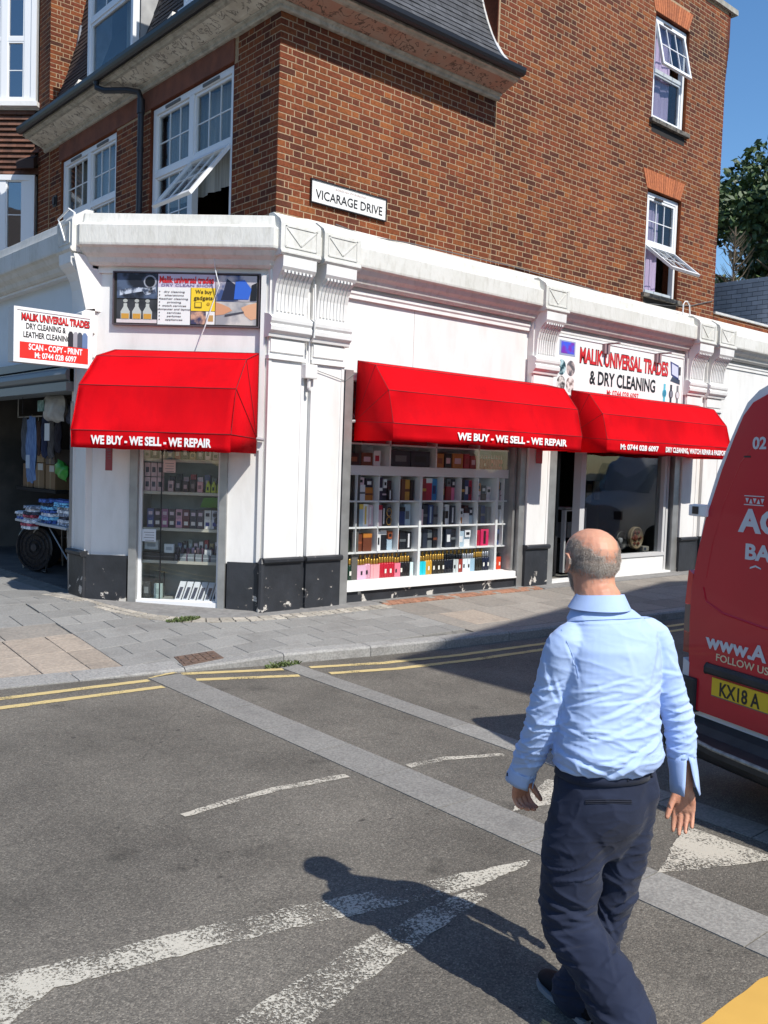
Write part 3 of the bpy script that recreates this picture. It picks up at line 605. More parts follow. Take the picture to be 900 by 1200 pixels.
for s in single:
    g=MB(); slate(g,UR,*s,max(s[0],s[4]) if s[0]<s[4] else s[0],rng.uniform(-.002,.004)); g.obj('slate',M_slate,roof)
g=MB()
for s in restR: slate(g,UR,*s,max(s[0],s[4]),rng.uniform(-.002,.004))
o=g.obj('slates',M_slate,roof); o['kind']='stuff'
g=MB()
for s in slL:
    if any(a<s[1] and b>s[0] and s[3]<zt for a,b,zt in ((3.62,5.36,9.9),(1.0,2.25,9.9))): continue
    slate(g,UL,*s,max(s[0],s[4]),rng.uniform(-.003,.005))
o=g.obj('front_tiles',M_slateL,roof,label='dark brown roof tiles on the street side'); o['kind']='stuff'
# lead hip and lead upstand against side wall
g=MB(); g.tube([(d-.0,d-.0,z+.02) for d,z in RP],.03,6); g.obj('hip_roll',mat('lead',(.16,.17,.19),.5,(.3,.3,.32),6),roof)
g=MB()
for (d0,z0),(d1,z1) in zip(RP[:-1],RP[1:]): g.prism([(3.55,d0,z0+.015),(3.605,d0,z0+.015),(3.605,d1,z1+.015),(3.55,d1,z1+.015)],[(3.55,d0,z0+.05),(3.605,d0-.0,z0+.06),(3.605,d1,z1+.06),(3.55,d1,z1+.05)])
g.obj('lead_upstand',mat('lead_flashing',(.45,.46,.48),.5,(.6,.58,.53),7),roof)
# ---------------- windows
M_curt=mat('net_curtain',(.50,.48,.42),.9,(.32,.31,.27),3,stretch=(1,9,.3)); M_lil=mat('lilac_curtain',(.62,.48,.66),.85,(.50,.38,.55),2.5,stretch=(8,1,.4))
M_dcurt=mat('dark_drape',(.13,.12,.11),.9,(.07,.065,.06),3,stretch=(1,9,.3))
def rect_frame(mb,F,a0,a1,z0,z1,w,n0,n1): mb.box(F,a0,a1,n0,n1,z0,z0+w); mb.box(F,a0,a1,n0,n1,z1-w,z1); mb.box(F,a0,a0+w,n0,n1,z0+w,z1-w); mb.box(F,a1-w,a1,n0,n1,z0+w,z1-w)
def sash(par,F,a0,a1,z0,z1,cols,rows,n=-.1,w=.045,open_=0,name='sash',hinge='top',gm=None,bar=.014):
    """returns casement; open_ = angle, swings outward about top edge"""
    fr=MB(); gl=MB(); br=MB()
    rect_frame(fr,F,a0,a1,z0,z1,w,n-.02,n+.025)
    gl.box(F,a0+w-.005,a1-w+.005,n-.008,n,z0+w-.005,z1-w+.005)
    for i in range(1,cols): a=a0+w+(a1-a0-2*w)*i/cols; br.box(F,a-bar/2,a+bar/2,n-.012,n+.008,z0+w,z1-w)
    for j in range(1,rows): z=z0+w+(z1-z0-2*w)*j/rows; br.box(F,a0+w,a1-w,n-.010,n+.006,z-bar/2,z+bar/2)
    if open_:
        c,s_=math.cos(open_),math.sin(open_); zc=z1 ; nc=n
        def tr(v):
            v=Vector(v); rel=v-F.o; nn=rel.dot(F.n)-nc; zz=v.z-zc; n2=nn*c-zz*s_; z2=zz*c+nn*s_; return tuple(v+F.n*(n2-nn)+Vector((0,0,z2-zz)))
        for mb in (fr,gl,br): mb.v=[tr(v) for v in mb.v]
    f=fr.obj(name,M_upvc,par); gl.obj('pane',gm or M_glass,par if par.parent and par.parent.parent else f) if False else gl.obj('pane',gm or M_glass,par)
    if br.v: br.obj('glazing_bars',M_upvc,par)
    return f
def curtain(par,F,a0,a1,z0,z1,n,m,amp=.03,freq=26,name='curtain'):
    mb=MB(); N_=int((a1-a0)/.02)+2; P0=[];P1=[]
    for i in range(N_):
        a=a0+(a1-a0)*i/(N_-1); d=n+amp*math.sin(a*freq)+amp*.4*math.sin(a*freq*2.3+1); P0.append(F.p(a,d,z0)); P1.append(F.p(a,d,z1))
    k=len(P0); mb.add(P0+P1,[(i,i+1,k+i+1,k+i) for i in range(k-1)]); return mb.obj(name,m,par,smooth=True)
def part(name,m,mb,label=None,**k): return mb.obj(name,m,B,label,**k)
# right upper windows
for (a0,a1,z0,z1),kind in zip(HR,('top','low')):
    g=MB(); rect_frame(g,UR,a0+.05,a1-.02,z0+.06,z1-.03,.07,-.13,-.055); zm=z0+(z1-z0)*(.5); g.box(UR,a0+.12,a1-.09,-.128,-.06,zm-.03,zm+.03)
    wn=g.obj('window',M_upvc,B)
    ai,bi=a0+.12,a1-.09
    g=MB(); g.box(UR,a0-.06,a1+.06,-.12,.07,z0-.02,z0+.045); g.obj('sill',mat('black_sill',(.03,.028,.026),.8,(.2,.18,.15),14),wn)
    g=MB(); g.box(UR,a0+.02,a1-.02,-.13,.006,z0-.16,z0-.02); g.obj('under_sill',mat('under_sill_black',(.02,.018,.017),.95),wn)  # near-black block just below the sill
    g=MB(); g.box(UR,ai+.18,ai+.42,-.075,-.035,z1-.115,z1-.085); g.obj('trickle_vent',mat('brown_vent',(.05,.035,.03),.6),wn)
    if kind=='top':
        sash(wn,UR,ai-.02,bi+.02,zm+.02,z1-.1,3,2,n=-.07,open_=R(13)); sash(wn,UR,ai,bi,z0+.13,zm-.03,1,1,n=-.1,w=.035)
        curtain(wn,UR,ai,ai+.62,z0+.05,z1-.08,-.17,M_lil,.012,22)
        sash_n=None
    else:
        sash(wn,UR,ai,bi,zm+.03,z1-.1,3,2,n=-.09); sash(wn,UR,ai-.02,bi+.02,z0+.16,zm-.03,3,2,n=-.07,open_=R(50))
        curtain(wn,UR,ai,ai+.5,z0+.05,z1-.08,-.17,M_lil,.012,22); 
    g=MB(); g.box(UR,a0,a1,-.31,-.30,z0,z1)
# left upper windows : transom at z 5.78, mullion, 3x2 top lights
for wi,(a0,a1,z0,z1) in enumerate(HL):
    g=MB(); rect_frame(g,UL,a0+.03,a1-.03,z0,z1-.02,.075,-.12,-.03); am=(a0+a1)/2; zt=5.80
    g.box(UL,am-.06,am+.06,-.118,-.028,z0+.07,z1-.1); g.box(UL,a0+.1,am-.06,-.118,-.032,zt-.04,zt+.04); g.box(UL,am+.06,a1-.1,-.118,-.032,zt-.04,zt+.04)
    wn=g.obj('window',M_upvc,B)
    g=MB()
    for c in (am-.5,am+.5): g.box(UL,c-.2,c+.2,-.035,-.015,z1-.085,z1-.05)
    g.obj('trickle_vent',mat('grey_vent',(.12,.12,.12),.6),wn)
    for (s0,s1) in ((a0+.1,am-.055),(am+.055,a1-.1)):
        sash(wn,UL,s0,s1,zt+.035,z1-.1,3,2,n=-.08,w=.035)
        near=(s0<am) # smaller a = nearer the corner
        if wi==0 and near: sash(wn,UL,s0-.01,s1+.01,z0+.25,zt-.05,3,2,n=-.03,w=.05,open_=R(38))
        else: sash(wn,UL,s0,s1,z0+.06,zt-.035,3,2,n=-.08,w=.035)
    curtain(wn,UL,a0+.1,a1-.1,5.35 if wi==0 else z0,z1-.1,-.2,M_curt,.025,18)
    if wi==0: curtain(wn,UL,a0+.1,a0+.4,z0,5.9,-.24,M_dcurt,.03,18)
# ---------------- party wall upstand, vent, pipe
g=MB(); g.bx(-.02,3.4,6.85,7.33,4.3,7.0); g.bx(-.02,3.4,6.85,7.33,7.0,10.6); pw=g.obj('party_wall',M_mortar,B)
allb.clear(); M0=(-.02,)
FPX=Fr((-.02,6.85),(0,1),(-1,0)); FPY=Fr((-.02,6.85),(1,0),(0,-1))
bricks(FPX,0,.48,4.52,10.5,[],0,'P',lambda a,z:True); bricks(FPY,0,2.6,7.27,10.5,[],0,'P',lambda a,z:True)
g=MB()
for (ar,tag,F,s0,s1,z0_,z1_) in allb:
    n=.0035; d=.003; b=[F.p(s0,0,z0_),F.p(s1,0,z0_),F.p(s1,0,z1_),F.p(s0,0,z1_)]; f=[F.p(s0+d,n,z0_+d),F.p(s1-d,n,z0_+d),F.p(s1-d,n,z1_-d),F.p(s0+d,n,z1_-d)]
    g.add(b+f,[(4,5,6,7),(0,1,5,4),(1,2,6,5),(2,3,7,6),(3,0,4,7)],0,rng.random()*.999+.001)
o=g.obj('brickwork',M_brick,pw); o['kind']='stuff'
g=MB(); g.tube([(-.05,6.8,7.34),(.2,6.8,7.75),(.38,6.8,8.3),(.5,6.8,9.2)],.05,6); g.obj('lead_flashing',MATS['lead'],B)
g=MB(); g.box(UL,6.5,6.66,0,.02,6.02,6.2); g.box(UL,6.54,6.62,.02,.045,6.05,6.17); g.obj('air_vent',M_black,B)
M_pipe=mat('black_downpipe',(.022,.024,.03),.45)
g=MB(); g.tube([(-.46,3.95,7.18),(-.46,3.93,7.10),(-.40,3.80,7.04),(-.22,3.45,7.0),(-.12,3.30,6.96),(-.10,3.27,6.85),(-.1,3.27,4.5)],.042,10); g.tube([(-.1,3.27,6.86),(-.1,3.27,6.66)],.055,10)
for zz in (6.2,5.3): g.tube([(-.1,3.27,zz),(-.1,3.27,zz-.06)],.05,10)
g.obj('downpipe',M_pipe,B,smooth=True)
# dormers on the street side
def dormer(y0,y1,zb,zt,deep):
    F=Fr((.06,0),(0,1),(-1,0)); g=MB(); g.bx(.10,1.6,y0,y0+.06,zb-.1,zt+.3); g.bx(.10,1.6,y1-.06,y1,zb-.1,zt+.3); g.bx(.04,1.7,y0-.1,y1+.1,zt+.3,zt+.4); g.bx(.16,1.6,y0,y1,zb-.1,zb)
    d=g.obj('dormer',mat('dormer_lead_cheek',(.45,.45,.44),.7,(.3,.3,.3),4,bump=.3),B)
    g=MB(); rect_frame(g,F,y0,y1,zb,zt+.3,.07,-.02,.08); am=(y0+y1)/2; g.box(F,y0+.07,y1-.07,-.015,.07,zb+(zt-zb)*.55,zb+(zt-zb)*.55+.06); g.box(F,y0-.05,y1+.05,-.02,.14,zb-.05,zb+.002)
    f=g.obj('dormer_window',M_upvc,B); sash(f,F,y0+.07,y1-.07,zb+.06,zb+(zt-zb)*.55,1,1,n=.03,w=.05); sash(f,F,y0+.07,y1-.07,zb+(zt-zb)*.55+.06,zt+.24,3,2,n=.03,w=.05)
    curtain(f,F,y0+.12,y0+.6,zb+.05,zt+.2,-.12,M_curt,.03,18)
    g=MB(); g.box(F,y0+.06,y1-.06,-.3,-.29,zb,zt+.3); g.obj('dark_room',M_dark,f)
    g=MB()
    for yy in ((y0+.0),): g.add([(-.42,yy+.5,7.38),(-.42,yy+.24,7.38),(-.36,yy+.37,7.55)],[(0,1,2)])
dormer(3.74,5.32,7.66,9.3,1); dormer(.95,2.25,7.74,9.3,1)
g=MB()
for yy in (4.95,2.02): g.prism([(-.40,yy-.17,7.42),(-.40,yy+.12,7.36),(-.34,yy-.08,7.52)],[(-.30,yy-.17,7.40),(-.30,yy+.12,7.36),(-.26,yy-.08,7.52)])
g.obj('lead_soaker',mat('pale_lead',(.6,.56,.5),.7),B)
# ---------------- shopfront shell
PS=[(14,-.35),(AX,AY),(BX,BY),(BX,7.6)]
sweep(PS,[(-.15,4.0),(0,4.0),(.03,4.03),(.05,4.08),(.10,4.12),(.13,4.17),(.165,4.19),(.17,4.215),(.17,4.41),(.11,4.44),(.10,4.49),(.09,4.55),(-.1,4.56),(-.15,4.5)]).obj('cornice',M_ledge,B,bevel=.006)
g=MB(); g.add([(.45,-.435,4.5),(14,-.435,4.5),(14,0.02,4.76),(.45,.02,4.76),(.0,0.02,4.70),(-.0,-.3,4.55)],[(0,1,2,3),(0,3,4,5)]); g.obj('cornice_weathering',M_ledge,B)
g=MB(); g.add([(AX,AY,4.5),(BX,BY,4.5),(BX,7.3,4.5),(0.02,7.3,4.5),(.02,0,4.5),(.02,-.02,4.5)],[(0,1,2,3,4,5)]); g.obj('flat_roof',mat('grey_roof_felt',(.25,.25,.25),.9),B)
# frieze band and moulding
sweep(PS[:2],[(-.3,3.86),(-.06,3.86),(-.06,3.90),(-.045,3.92),(-.045,3.95),(-.08,3.97),(-.08,4.02),(-.3,4.02)]).obj('frieze',M_white,B)
sweep(PS[1:3],[(-.3,3.93),(-.06,3.93),(-.06,4.02),(-.3,4.02)]).obj('frieze',M_white,B)
sweep(PS[2:],[(-.3,3.97),(-.02,3.97),(-.02,4.02),(-.3,4.02)]).obj('frieze',M_white,B)
g=MB()
g.box(FR,.78,4.2,-.3,-.10,2.9,3.865); g.obj('fascia_panel',M_white,B); 
g=MB(); g.box(FR,1.98,1.985,-.1,-.0985,3.0,3.86); g.obj('panel_joint',MATS['grey_roof_felt'],B)
g=MB(); g.box(FR,4.7,8.3,-.3,-.10,2.5,3.865); g.obj('fascia_panel',M_white,B)
g=MB(); g.box(FR,9.5,14,-.3,-.08,2.3,3.86); g.box(FR,9.5,14,-.3,-.12,.15,2.3); g.obj('fascia_panel',M_white,B)
# chamfer: infill
g=MB(); g.box(FC,.02,.42,-.3,-.06,.72,2.9); g.box(FC,1.52,1.98,-.3,-.06,.72,2.9); g.box(FC,0.02,1.98,-.3,-.09,2.9,3.94); g.box(FC,.42,1.52,-.3,-.05,2.05,2.9); g.obj('corner_wall',M_white,B)
g=MB(); g.box(FC,.03,.09,-.06,-.02,2.0,3.93); g.box(FC,.03,.07,-.06,-.02,.75,2.0); g.obj('corner_moulding',M_white,B)
g=MB(); g.box(FC,1.55,2.02,-.3,-.01,.16,.76); g.obj('plinth',M_plinth,B,label='black painted plinth with flaking patches'); g=MB(); g.box(FC,.0,.40,-.3,-.03,.12,.74); g.obj('plinth',M_plinth,B,label='black painted plinth with flaking patches'); g=MB(); g.tube([FC.p(-.0,-.0,.74),FC.p(-.0,0,.12)],.045,10); g.tube([FC.p(0,-.0,.74),FC.p(0,0,.80)],[.05,.02],10); g.obj('plinth',M_plinth,B,label='black painted plinth with flaking patches')
def pilaster(F,a0,a1,shaft=True,flute=True):
    w=a1-a0; g=MB(); g.box(F,a0+.015,a1-.015,-.3,0,.76,4.0)
    # raised margins make a sunk panel
    for (x0,x1) in ((a0+.015,a0+.055),(a1-.055,a1-.015)): g.box(F,x0,x1,0,.010,.8,3.02)
    g.box(F,a0,a1,-.05,.03,3.02,3.06); g.box(F,a0+.03,a1-.03,-.05,.018,3.10,3.24)
    p=g.obj('pilaster',M_white,B)
    g=MB(); g.prof(F,[(-.05,3.26),(.04,3.26),(.05,3.30),(.085,3.33),(.09,3.38),(.07,3.40),(.09,3.43),(.095,3.47),(.05,3.50),(-.05,3.52)],a0-.02,a1+.02); g.obj('capital',M_white,p,bevel=.004)
    pr=[(-.02,3.50),(.05,3.50),(.052,3.62),(.06,3.74),(.085,3.84),(.13,3.92),(.185,3.97),(.21,4.01),(.215,4.14),(-.02,4.14)]
    g=MB(); g.prof(F,pr,a0+.035,a1-.035)
    if flute:
        n=8; cw=(a1-a0-.12)/n
        for i in range(n):
            x0=a0+.06+cw*i; g.prof(F,[(.03,3.54),(.064,3.55),(.066,3.62),(.075,3.735),(.100,3.83),(.143,3.905),(.19,3.95),(.19,3.98),(.12,3.98)],x0+cw*.2,x0+cw*.72)
    g.obj('console_bracket',M_white,p)
    g=MB(); g.prof(F,[(-.02,4.125),(.215,4.125),(.235,4.15),(.235,4.17),(.22,4.18),(.22,4.47),(.20,4.51),(.06,4.60),(-.02,4.60)],a0-.01,a1+.01)
    b=[(a0+.05,4.22),(a1-.05,4.22),(a1-.05,4.44),(a0+.05,4.44)]; c=((a0+a1)/2,4.25)
    def st(p0,p1): 
        dx,dz_=p1[0]-p0[0],p1[1]-p0[1]; l=math.hypot(dx,dz_); nx,nz=-dz_/l*.008,dx/l*.008; g.face(F,[(p0[0]-nx,p0[1]-nz),(p1[0]-nx,p1[1]-nz),(p1[0]+nx,p1[1]+nz),(p0[0]+nx,p0[1]+nz)],.21,.228)
    for i in range(4): st(b[i],b[(i+1)%4])
    st(b[3],c); st(c,b[2]); g.obj('block_cap',M_ledge,p)
    g=MB(); g.box(F,a0-.0,a1+.0,-.3,.03,.12,.735); g.prof(F,[(-.02,.735),(.05,.735),(.07,.755),(.07,.785),(.05,.80),(-.02,.80)],a0-.01,a1+.01); g.obj('plinth',M_plinth,p,label='black painted plinth')
    return p
P1=pilaster(FR,-.30,.22); P2=pilaster(FR,.29,.80); P3=pilaster(FR,4.19,4.70); P4=pilaster(FR,8.28,8.80); P5=pilaster(FR,8.94,9.50)
for q_,m_ in (((.21,.30,-.3,-.045,.76,4.0),M_white),((8.79,8.95,-.3,-.045,.76,4.0),M_white),((.2,.3,-.3,-.01,.12,.76),M_plinth),((8.79,8.95,-.3,-.01,.12,.76),M_plinth)): g=MB(); g.box(FR,*q_); g.obj('pilaster_gap',m_,B)
P6=pilaster(FL,BY+.02,BY+.42,flute=False)
g=MB(); g.prism([FL.p(BY+.0,z=3.5,n=.05),FL.p(BY+.0,z=4.1,n=.2),FL.p(BY+.0,z=4.1,n=-.2),FL.p(BY,z=3.5,n=-.2)],[FL.p(BY+.02,z=3.5,n=.05),FL.p(BY+.02,z=4.1,n=.2),FL.p(BY+.02,z=4.1,n=-.2),FL.p(BY+.02,z=3.5,n=-.2)]); g.obj('side_panel',M_white,B)
# back walls of shop volumes (dark rooms)
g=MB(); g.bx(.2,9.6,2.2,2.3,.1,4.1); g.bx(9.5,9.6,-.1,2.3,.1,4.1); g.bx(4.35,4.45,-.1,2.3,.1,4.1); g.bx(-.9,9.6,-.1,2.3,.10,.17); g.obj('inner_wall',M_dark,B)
# ---------- window one (perfume display) : x .86..4.14
M_sill=mat('white_sill_paint',(.8,.8,.78),.5,stain=(.4,.38,.33),stscale=6,stamt=.25)
for q_ in ((.80,.92,-.2,.02,.15),(4.07,4.19,-.2,-.02,.15),(4.0,4.045,-.16,-.08,.44)): g=MB(); g.box(FR,*q_,3.0); g.obj('shutter_guide',M_metal,B)
g=MB(); g.box(FR,.92,4.05,-.22,-.02,.34,.43); g.box(FR,.92,4.05,-.2,.0,.335,.355); wsill=g.obj('window_sill',M_sill,B)
g=MB(); g.box(FR,.92,4.05,-.3,-.04,.12,.34); g.obj('stall_riser',M_plinth,B)
g=MB(); g.box(FR,.9,4.1,-.15,-.144,.43,2.95); g.obj('shop_window_glass',M_shopglass,B)
M_shelf=mat('white_shelf_board',(.8,.8,.8),.6); 
g=MB(); D0,D1=-.55,-.21
g.box(FR,.92,4.05,D0-.02,D0,.43,2.9)           # back board
for z in (.775,1.09,1.42): g.box(FR,.92,4.02,D0,D1,z-.008,z+.012)
g.box(FR,.92,4.02,D0,D1+.01,1.75,1.87); g.box(FR,.92,4.02,D0,D1,2.13,2.15); g.box(FR,.92,4.02,D0,D1,.40,.435)
VX=[1.22,1.58,1.93,2.72,3.07,3.41,3.95]
for x in VX: g.box(FR,x-.0055,x+.0055,D0,D1,.77,1.75)
for x in (2.30,3.80): g.box(FR,x-.022,x+.022,D0,D1+.012,.43,1.75)
for x in (1.75,2.57,3.40): g.box(FR,x-.012,x+.012,D0,D1,1.87,2.6)
g.obj('display_shelving',M_shelf,B,label='white cubby shelving behind the wide shop window')
g=MB(); g.box(FR,.85,.93,-.56,-.15,.43,2.9); g.box(FR,4.02,4.1,-.56,-.15,.43,2.9); g.box(FR,.9,4.1,-.7,-.15,2.45,2.5); g.obj('window_reveal',mat('grey_reveal',(.3,.3,.31),.7),B)
# ---------- right shopfront : door + window
for q_ in ((4.70,4.86,-.2,-.0),(8.10,8.28,-.25,-.02)): g=MB(); g.box(FR,*q_,.15,3.0); g.obj('shutter_guide',M_metal,B)
M_wf=mat('grey_white_shop_frame',(.55,.55,.55),.5)
g=MB(); g.box(FR,5.54,5.66,-.2,-.06,.18,2.9); g.box(FR,7.86,7.93,-.2,-.06,.5,2.9); g.box(FR,5.66,7.93,-.2,-.04,.50,.555); g.box(FR,7.98,8.04,-.2,-.08,.2,2.9); g.obj('shop_frame',M_wf,B)
g=MB(); g.box(FR,5.66,7.93,-.22,-.06,.22,.5); g.box(FR,4.86,8.1,-.2,-.01,.14,.235); g.obj('stall_riser',M_sill,B)
g=MB(); g.box(FR,5.66,7.86,-.14,-.134,.55,2.9); g.obj('shop_window_glass',glassmat('dark_shop_glass',(.8,.82,.82),.06),B)
g=MB(); rect_frame(g,FR,4.88,5.53,.24,2.5,.06,-.5,-.46); dd=g.obj('shop_door',M_black,B,label='dark framed glass door set back from the pavement'); g=MB(); g.box(FR,4.94,5.47,-.485,-.48,.3,2.44); g.obj('pane',M_shopglass,dd)
g=MB(); g.box(FR,4.86,8.3,-.30,-.2,2.5,2.9); g.obj('shutter_box',M_metal,B)
# ---------- corner display: s .48..1.47
g=MB(); g.box(FC,.42,.50,-.2,-.01,.14,2.1); g.box(FC,1.44,1.53,-.2,-.01,.16,2.1); g.obj('door_post',M_metal,B)
g=MB(); rect_frame(g,FC,.50,1.44,.24,2.1,.035,-.12,-.08); g.box(FC,.5,1.44,-.13,-.03,.19,.265); g.obj('display_frame',M_upvc,B)
g=MB(); g.box(FC,.53,1.41,-.105,-.10,.27,2.08); g.obj('display_glass',M_shopglass,B)
g=MB(); g.box(FC,1.185,1.195,-.112,-.095,.27,2.08); g.obj('glass_edge_seal',M_black,B)
M_cab=mat('display_cabinet_lining',(.30,.32,.30),.6,(.22,.24,.23),4)
g=MB(); g.box(FC,.46,1.48,-.52,-.5,.2,2.2); g.box(FC,.46,.5,-.5,-.12,.2,2.2); g.box(FC,1.44,1.48,-.5,-.12,.2,2.2); g.box(FC,.46,1.48,-.5,-.12,2.1,2.2); g.box(FC,.46,1.48,-.5,-.1,.2,.265); g.obj('display_cabinet',M_cab,B)
g=MB()
SHZ=(.70,1.075,1.49,1.86)
for z in SHZ: g.box(FC,.505,1.435,-.45,-.16,z-.022,z+.012)
g.obj('cabinet_shelf',mat('cream_shelf',(.48,.46,.38),.6),B)
g=MB(); g.box(FC,.1,.14,-.052,-.048,3.0,3.02)
# left shop structure
g=MB(); g.box(FL,1.8,7.2,-.3,-.12,3.0,3.98); g.obj('fascia_panel',mat('pale_blue_fascia',(.66,.72,.76),.6,stain=(.4,.45,.48),stscale=2,stamt=.2),B)
g=MB(); g.box(FL,1.5,7.2,-.2,.02,2.93,3.03); g.box(FL,1.5,7.2,-.3,.05,2.72,2.90); g.box(FL,1.5,7.2,-.25,.09,2.62,2.72); g.tube([FL.p(1.5,.02,2.81),FL.p(7.2,.02,2.81)],.085,10); g.obj('shutter_box',mat('grey_shutter_box',(.20,.22,.23),.5,metal=.3),B)
for q_ in ((1.49,1.62,-.3,-.03,.74,2.95),(6.9,7.3,-.3,0,.2,4.0)): g=MB(); g.box(FL,*q_); g.obj('side_pier',M_white,B); g=MB(); g.box(FL,1.49,1.60,-.28,-.02,.16,.74); g.obj('plinth',M_plinth,B)
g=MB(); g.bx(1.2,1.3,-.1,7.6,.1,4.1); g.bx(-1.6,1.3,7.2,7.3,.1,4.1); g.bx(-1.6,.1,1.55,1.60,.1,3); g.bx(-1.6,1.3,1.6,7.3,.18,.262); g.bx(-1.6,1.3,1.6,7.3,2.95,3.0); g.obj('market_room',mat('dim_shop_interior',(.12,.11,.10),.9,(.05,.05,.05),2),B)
# glazed door leaf of left shop standing open
dl=thing('glass_door','narrow grey framed glass door standing open at the edge of the market stall doorway','door',(-1.7,1.9,.27))
FD=Fr((BX+.06,1.87),(1,0),(0,-1))
FD=Fr((-1.74,1.50),(.9,.42),(.42,-.9))
g=MB(); rect_frame(g,FD,0,.15,.30,2.5,.03,-.02,.02); g.obj('door_frame',M_metal,dl)
g=MB(); g.box(FD,.03,.12,-.004,.004,.34,2.46); g.obj('pane',M_shopglass,dl)
for i,(z0,z1,c) in enumerate(((1.86,1.98,(190,90,80)),(1.74,1.85,(70,90,190)),(1.60,1.73,(225,205,200)))):
    g=MB(); g.box(FD,.035,.115,.005,.007,z0,z1); g.obj('sticker',flat(*c),dl)
# ================================================================ awnings
def redfab():
    m=mat('red_awning_canvas',(.78,.004,.011),.85,(.60,.003,.009),1.6,bump=.22,bscale=4,stain=(.42,.004,.012),stscale=5,stamt=.35,stretch=(1,1,.45),spec=.08); b=m.node_tree.nodes['Principled BSDF']
    t=m.node_tree; tr=t.nodes.new('ShaderNodeBsdfTranslucent'); tr.inputs[0].default_value=(.8,.005,.01,1); mx=t.nodes.new('ShaderNodeMixShader'); mx.inputs[0].default_value=.22
    t.links.new(b.outputs[0],mx.inputs[1]); t.links.new(tr.outputs[0],mx.inputs[2]); t.links.new(mx.outputs[0],t.nodes['Material Output'].inputs[0]); return m
M_red=redfab(); M_seam=mat('dark_red_seam',(.18,.008,.012),.8); M_lett=mat('white_lettering',(.85,.85,.85),.6)
M_arm=mat('awning_arm',(.5,.5,.5),.4,metal=.5)
def awning(label,F,a0,a1,back_n,prof,hinge,valance,words,loc,ta=None,tb=None):
    ta=ta or [a0]*(len(prof)+1); tb=tb or [a1]*(len(prof)+1)
    """prof: list of (n,z) ribs from the wall top to lower front; valance bottom z"""
    t=thing('awning',label,'awning',loc,'red canvas shop awnings')
    N_=24; mb=MB(); rows=[]
    P=[(prof[0])]
    full=prof+[valance]
    # front surface, subdivided with slight sag between ribs
    for k in range(len(full)-1):
        (n0,z0),(n1,z1)=full[k],full[k+1]
        for j in range(5 if k<len(full)-2 else 3):
            M_=5 if k<len(full)-2 else 3; t_=j/M_
            rows.append((n0+(n1-n0)*t_,z0+(z1-z0)*t_,math.sin(t_*math.pi)*(.018 if k<len(full)-2 else .004),k,ta[k]+(ta[k+1]-ta[k])*t_,tb[k]+(tb[k+1]-tb[k])*t_))
    rows.append((*full[-1],0,len(full)-2,ta[-1],tb[-1]))
    rr=random.Random(int(a0*10)+3)
    ph=[rr.uniform(0,6) for _ in range(4)]
    vs=[]
    for (n,z,sg,k,aa0,aa1) in rows:
        for i in range(N_+1):
            a=aa0+(aa1-aa0)*i/N_; wv=.007*math.sin(a*5+ph[0]+z*3)+.004*math.sin(a*11+ph[1]-z*7)+.004*math.sin(a*23+z*13+ph[2])*(1 if k==len(full)-3 else .4); dn=-sg+(wv if sg>0 else 0)
            zz=z+(.006*math.sin(a*7+ph[2])+.004*math.sin(a*17) if (n,z)==valance else 0)
            vs.append(F.p(a,n+dn,zz-sg*.3))
    W=N_+1; mb.add(vs,[(r*W+i,r*W+i+1,(r+1)*W+i+1,(r+1)*W+i) for r in range(len(rows)-1) for i in range(N_)])
    # gable ends: panels between hinge point and ribs
    for a,tt in ((a0,ta),(a1,tb)):
        hp=F.p(a,hinge[0],hinge[1]); 
        pts=[F.p(tt[k_],n,z) for k_,(n,z) in enumerate(full)]
        sgn=-.012 if a==a1 else .012
        for p,q_ in zip(pts[:-1],pts[1:]):
            m_=(p+q_)/2; mb.add([hp,p,q_],[(0,1,2)])
        mb.add([hp,pts[-1],F.p(a,hinge[0],valance[1])],[(0,1,2)])
    me=mb.mesh('canopy',smooth=False,weld=True); me.materials.clear()
    o=link('canopy',me,M_red,t); so_=o.modifiers.new('s','SOLIDIFY'); so_.thickness=.006
    me.polygons.foreach_set('use_smooth',[True]*len(me.polygons)); me.set_sharp_from_angle(angle=R(25))
    sm=MB()
    for k_,(n,z) in enumerate(full[:-1]):
        sm.tube([F.p(ta[k_],n,z),F.p(tb[k_],n,z)],.0045,5)
    for a,tt in ((a0,ta),(a1,tb)):
        e=-.004 if a==a0 else .004
        for k_,(n,z) in enumerate(full[:-1]): sm.tube([F.p(a+e,hinge[0],hinge[1]),F.p(tt[k_]+e,n,z)],.0035,4)
        sm.tube([F.p(tt[k_]+e,n,z) for k_,(n,z) in enumerate(full[:-1])],.004,4)
    sm.obj('seam',M_seam,t)
    fr=MB()
    for (n,z) in full[1:-1]:
        fr.tube([F.p(max(ta)+.02,n-.03,z-.015),F.p(min(tb)-.02,n-.03,z-.015)],.012,6)
        for a in (max(ta)+.02,min(tb)-.02): fr.tube([F.p(a,hinge[0],hinge[1]),F.p(a,n-.03,z-.015)],.012,6)
    fr.tube([F.p(a0-.0,hinge[0],hinge[1]),F.p(a0-.08,hinge[0],hinge[1]-.01)],.02,8); fr.tube([F.p(a1,hinge[0],hinge[1]),F.p(a1+.06,hinge[0],hinge[1]-.01)],.02,8)
    fr.obj('folding_frame',M_arm,t)
    for (body,x0,x1,z,h) in words:
        n0=full[-2][0]+(full[-1][0]-full[-2][0])*.5+.012
        text('lettering',body,F,x0,x1,z,h,n0,M_lett,t,off=.038)
    return t
PR=[(.02,3.12),(.35,3.05),(.60,2.75),(.70,2.37)]
awning('long red canvas awning over the wide perfume window, middle of the three',FR,.98,4.50,0,PR,(.0,2.40),(.69,2.165),[('WE BUY - WE SELL - WE REPAIR',2.02,4.16,2.225,.085)],(2.7,-.4,2.9))
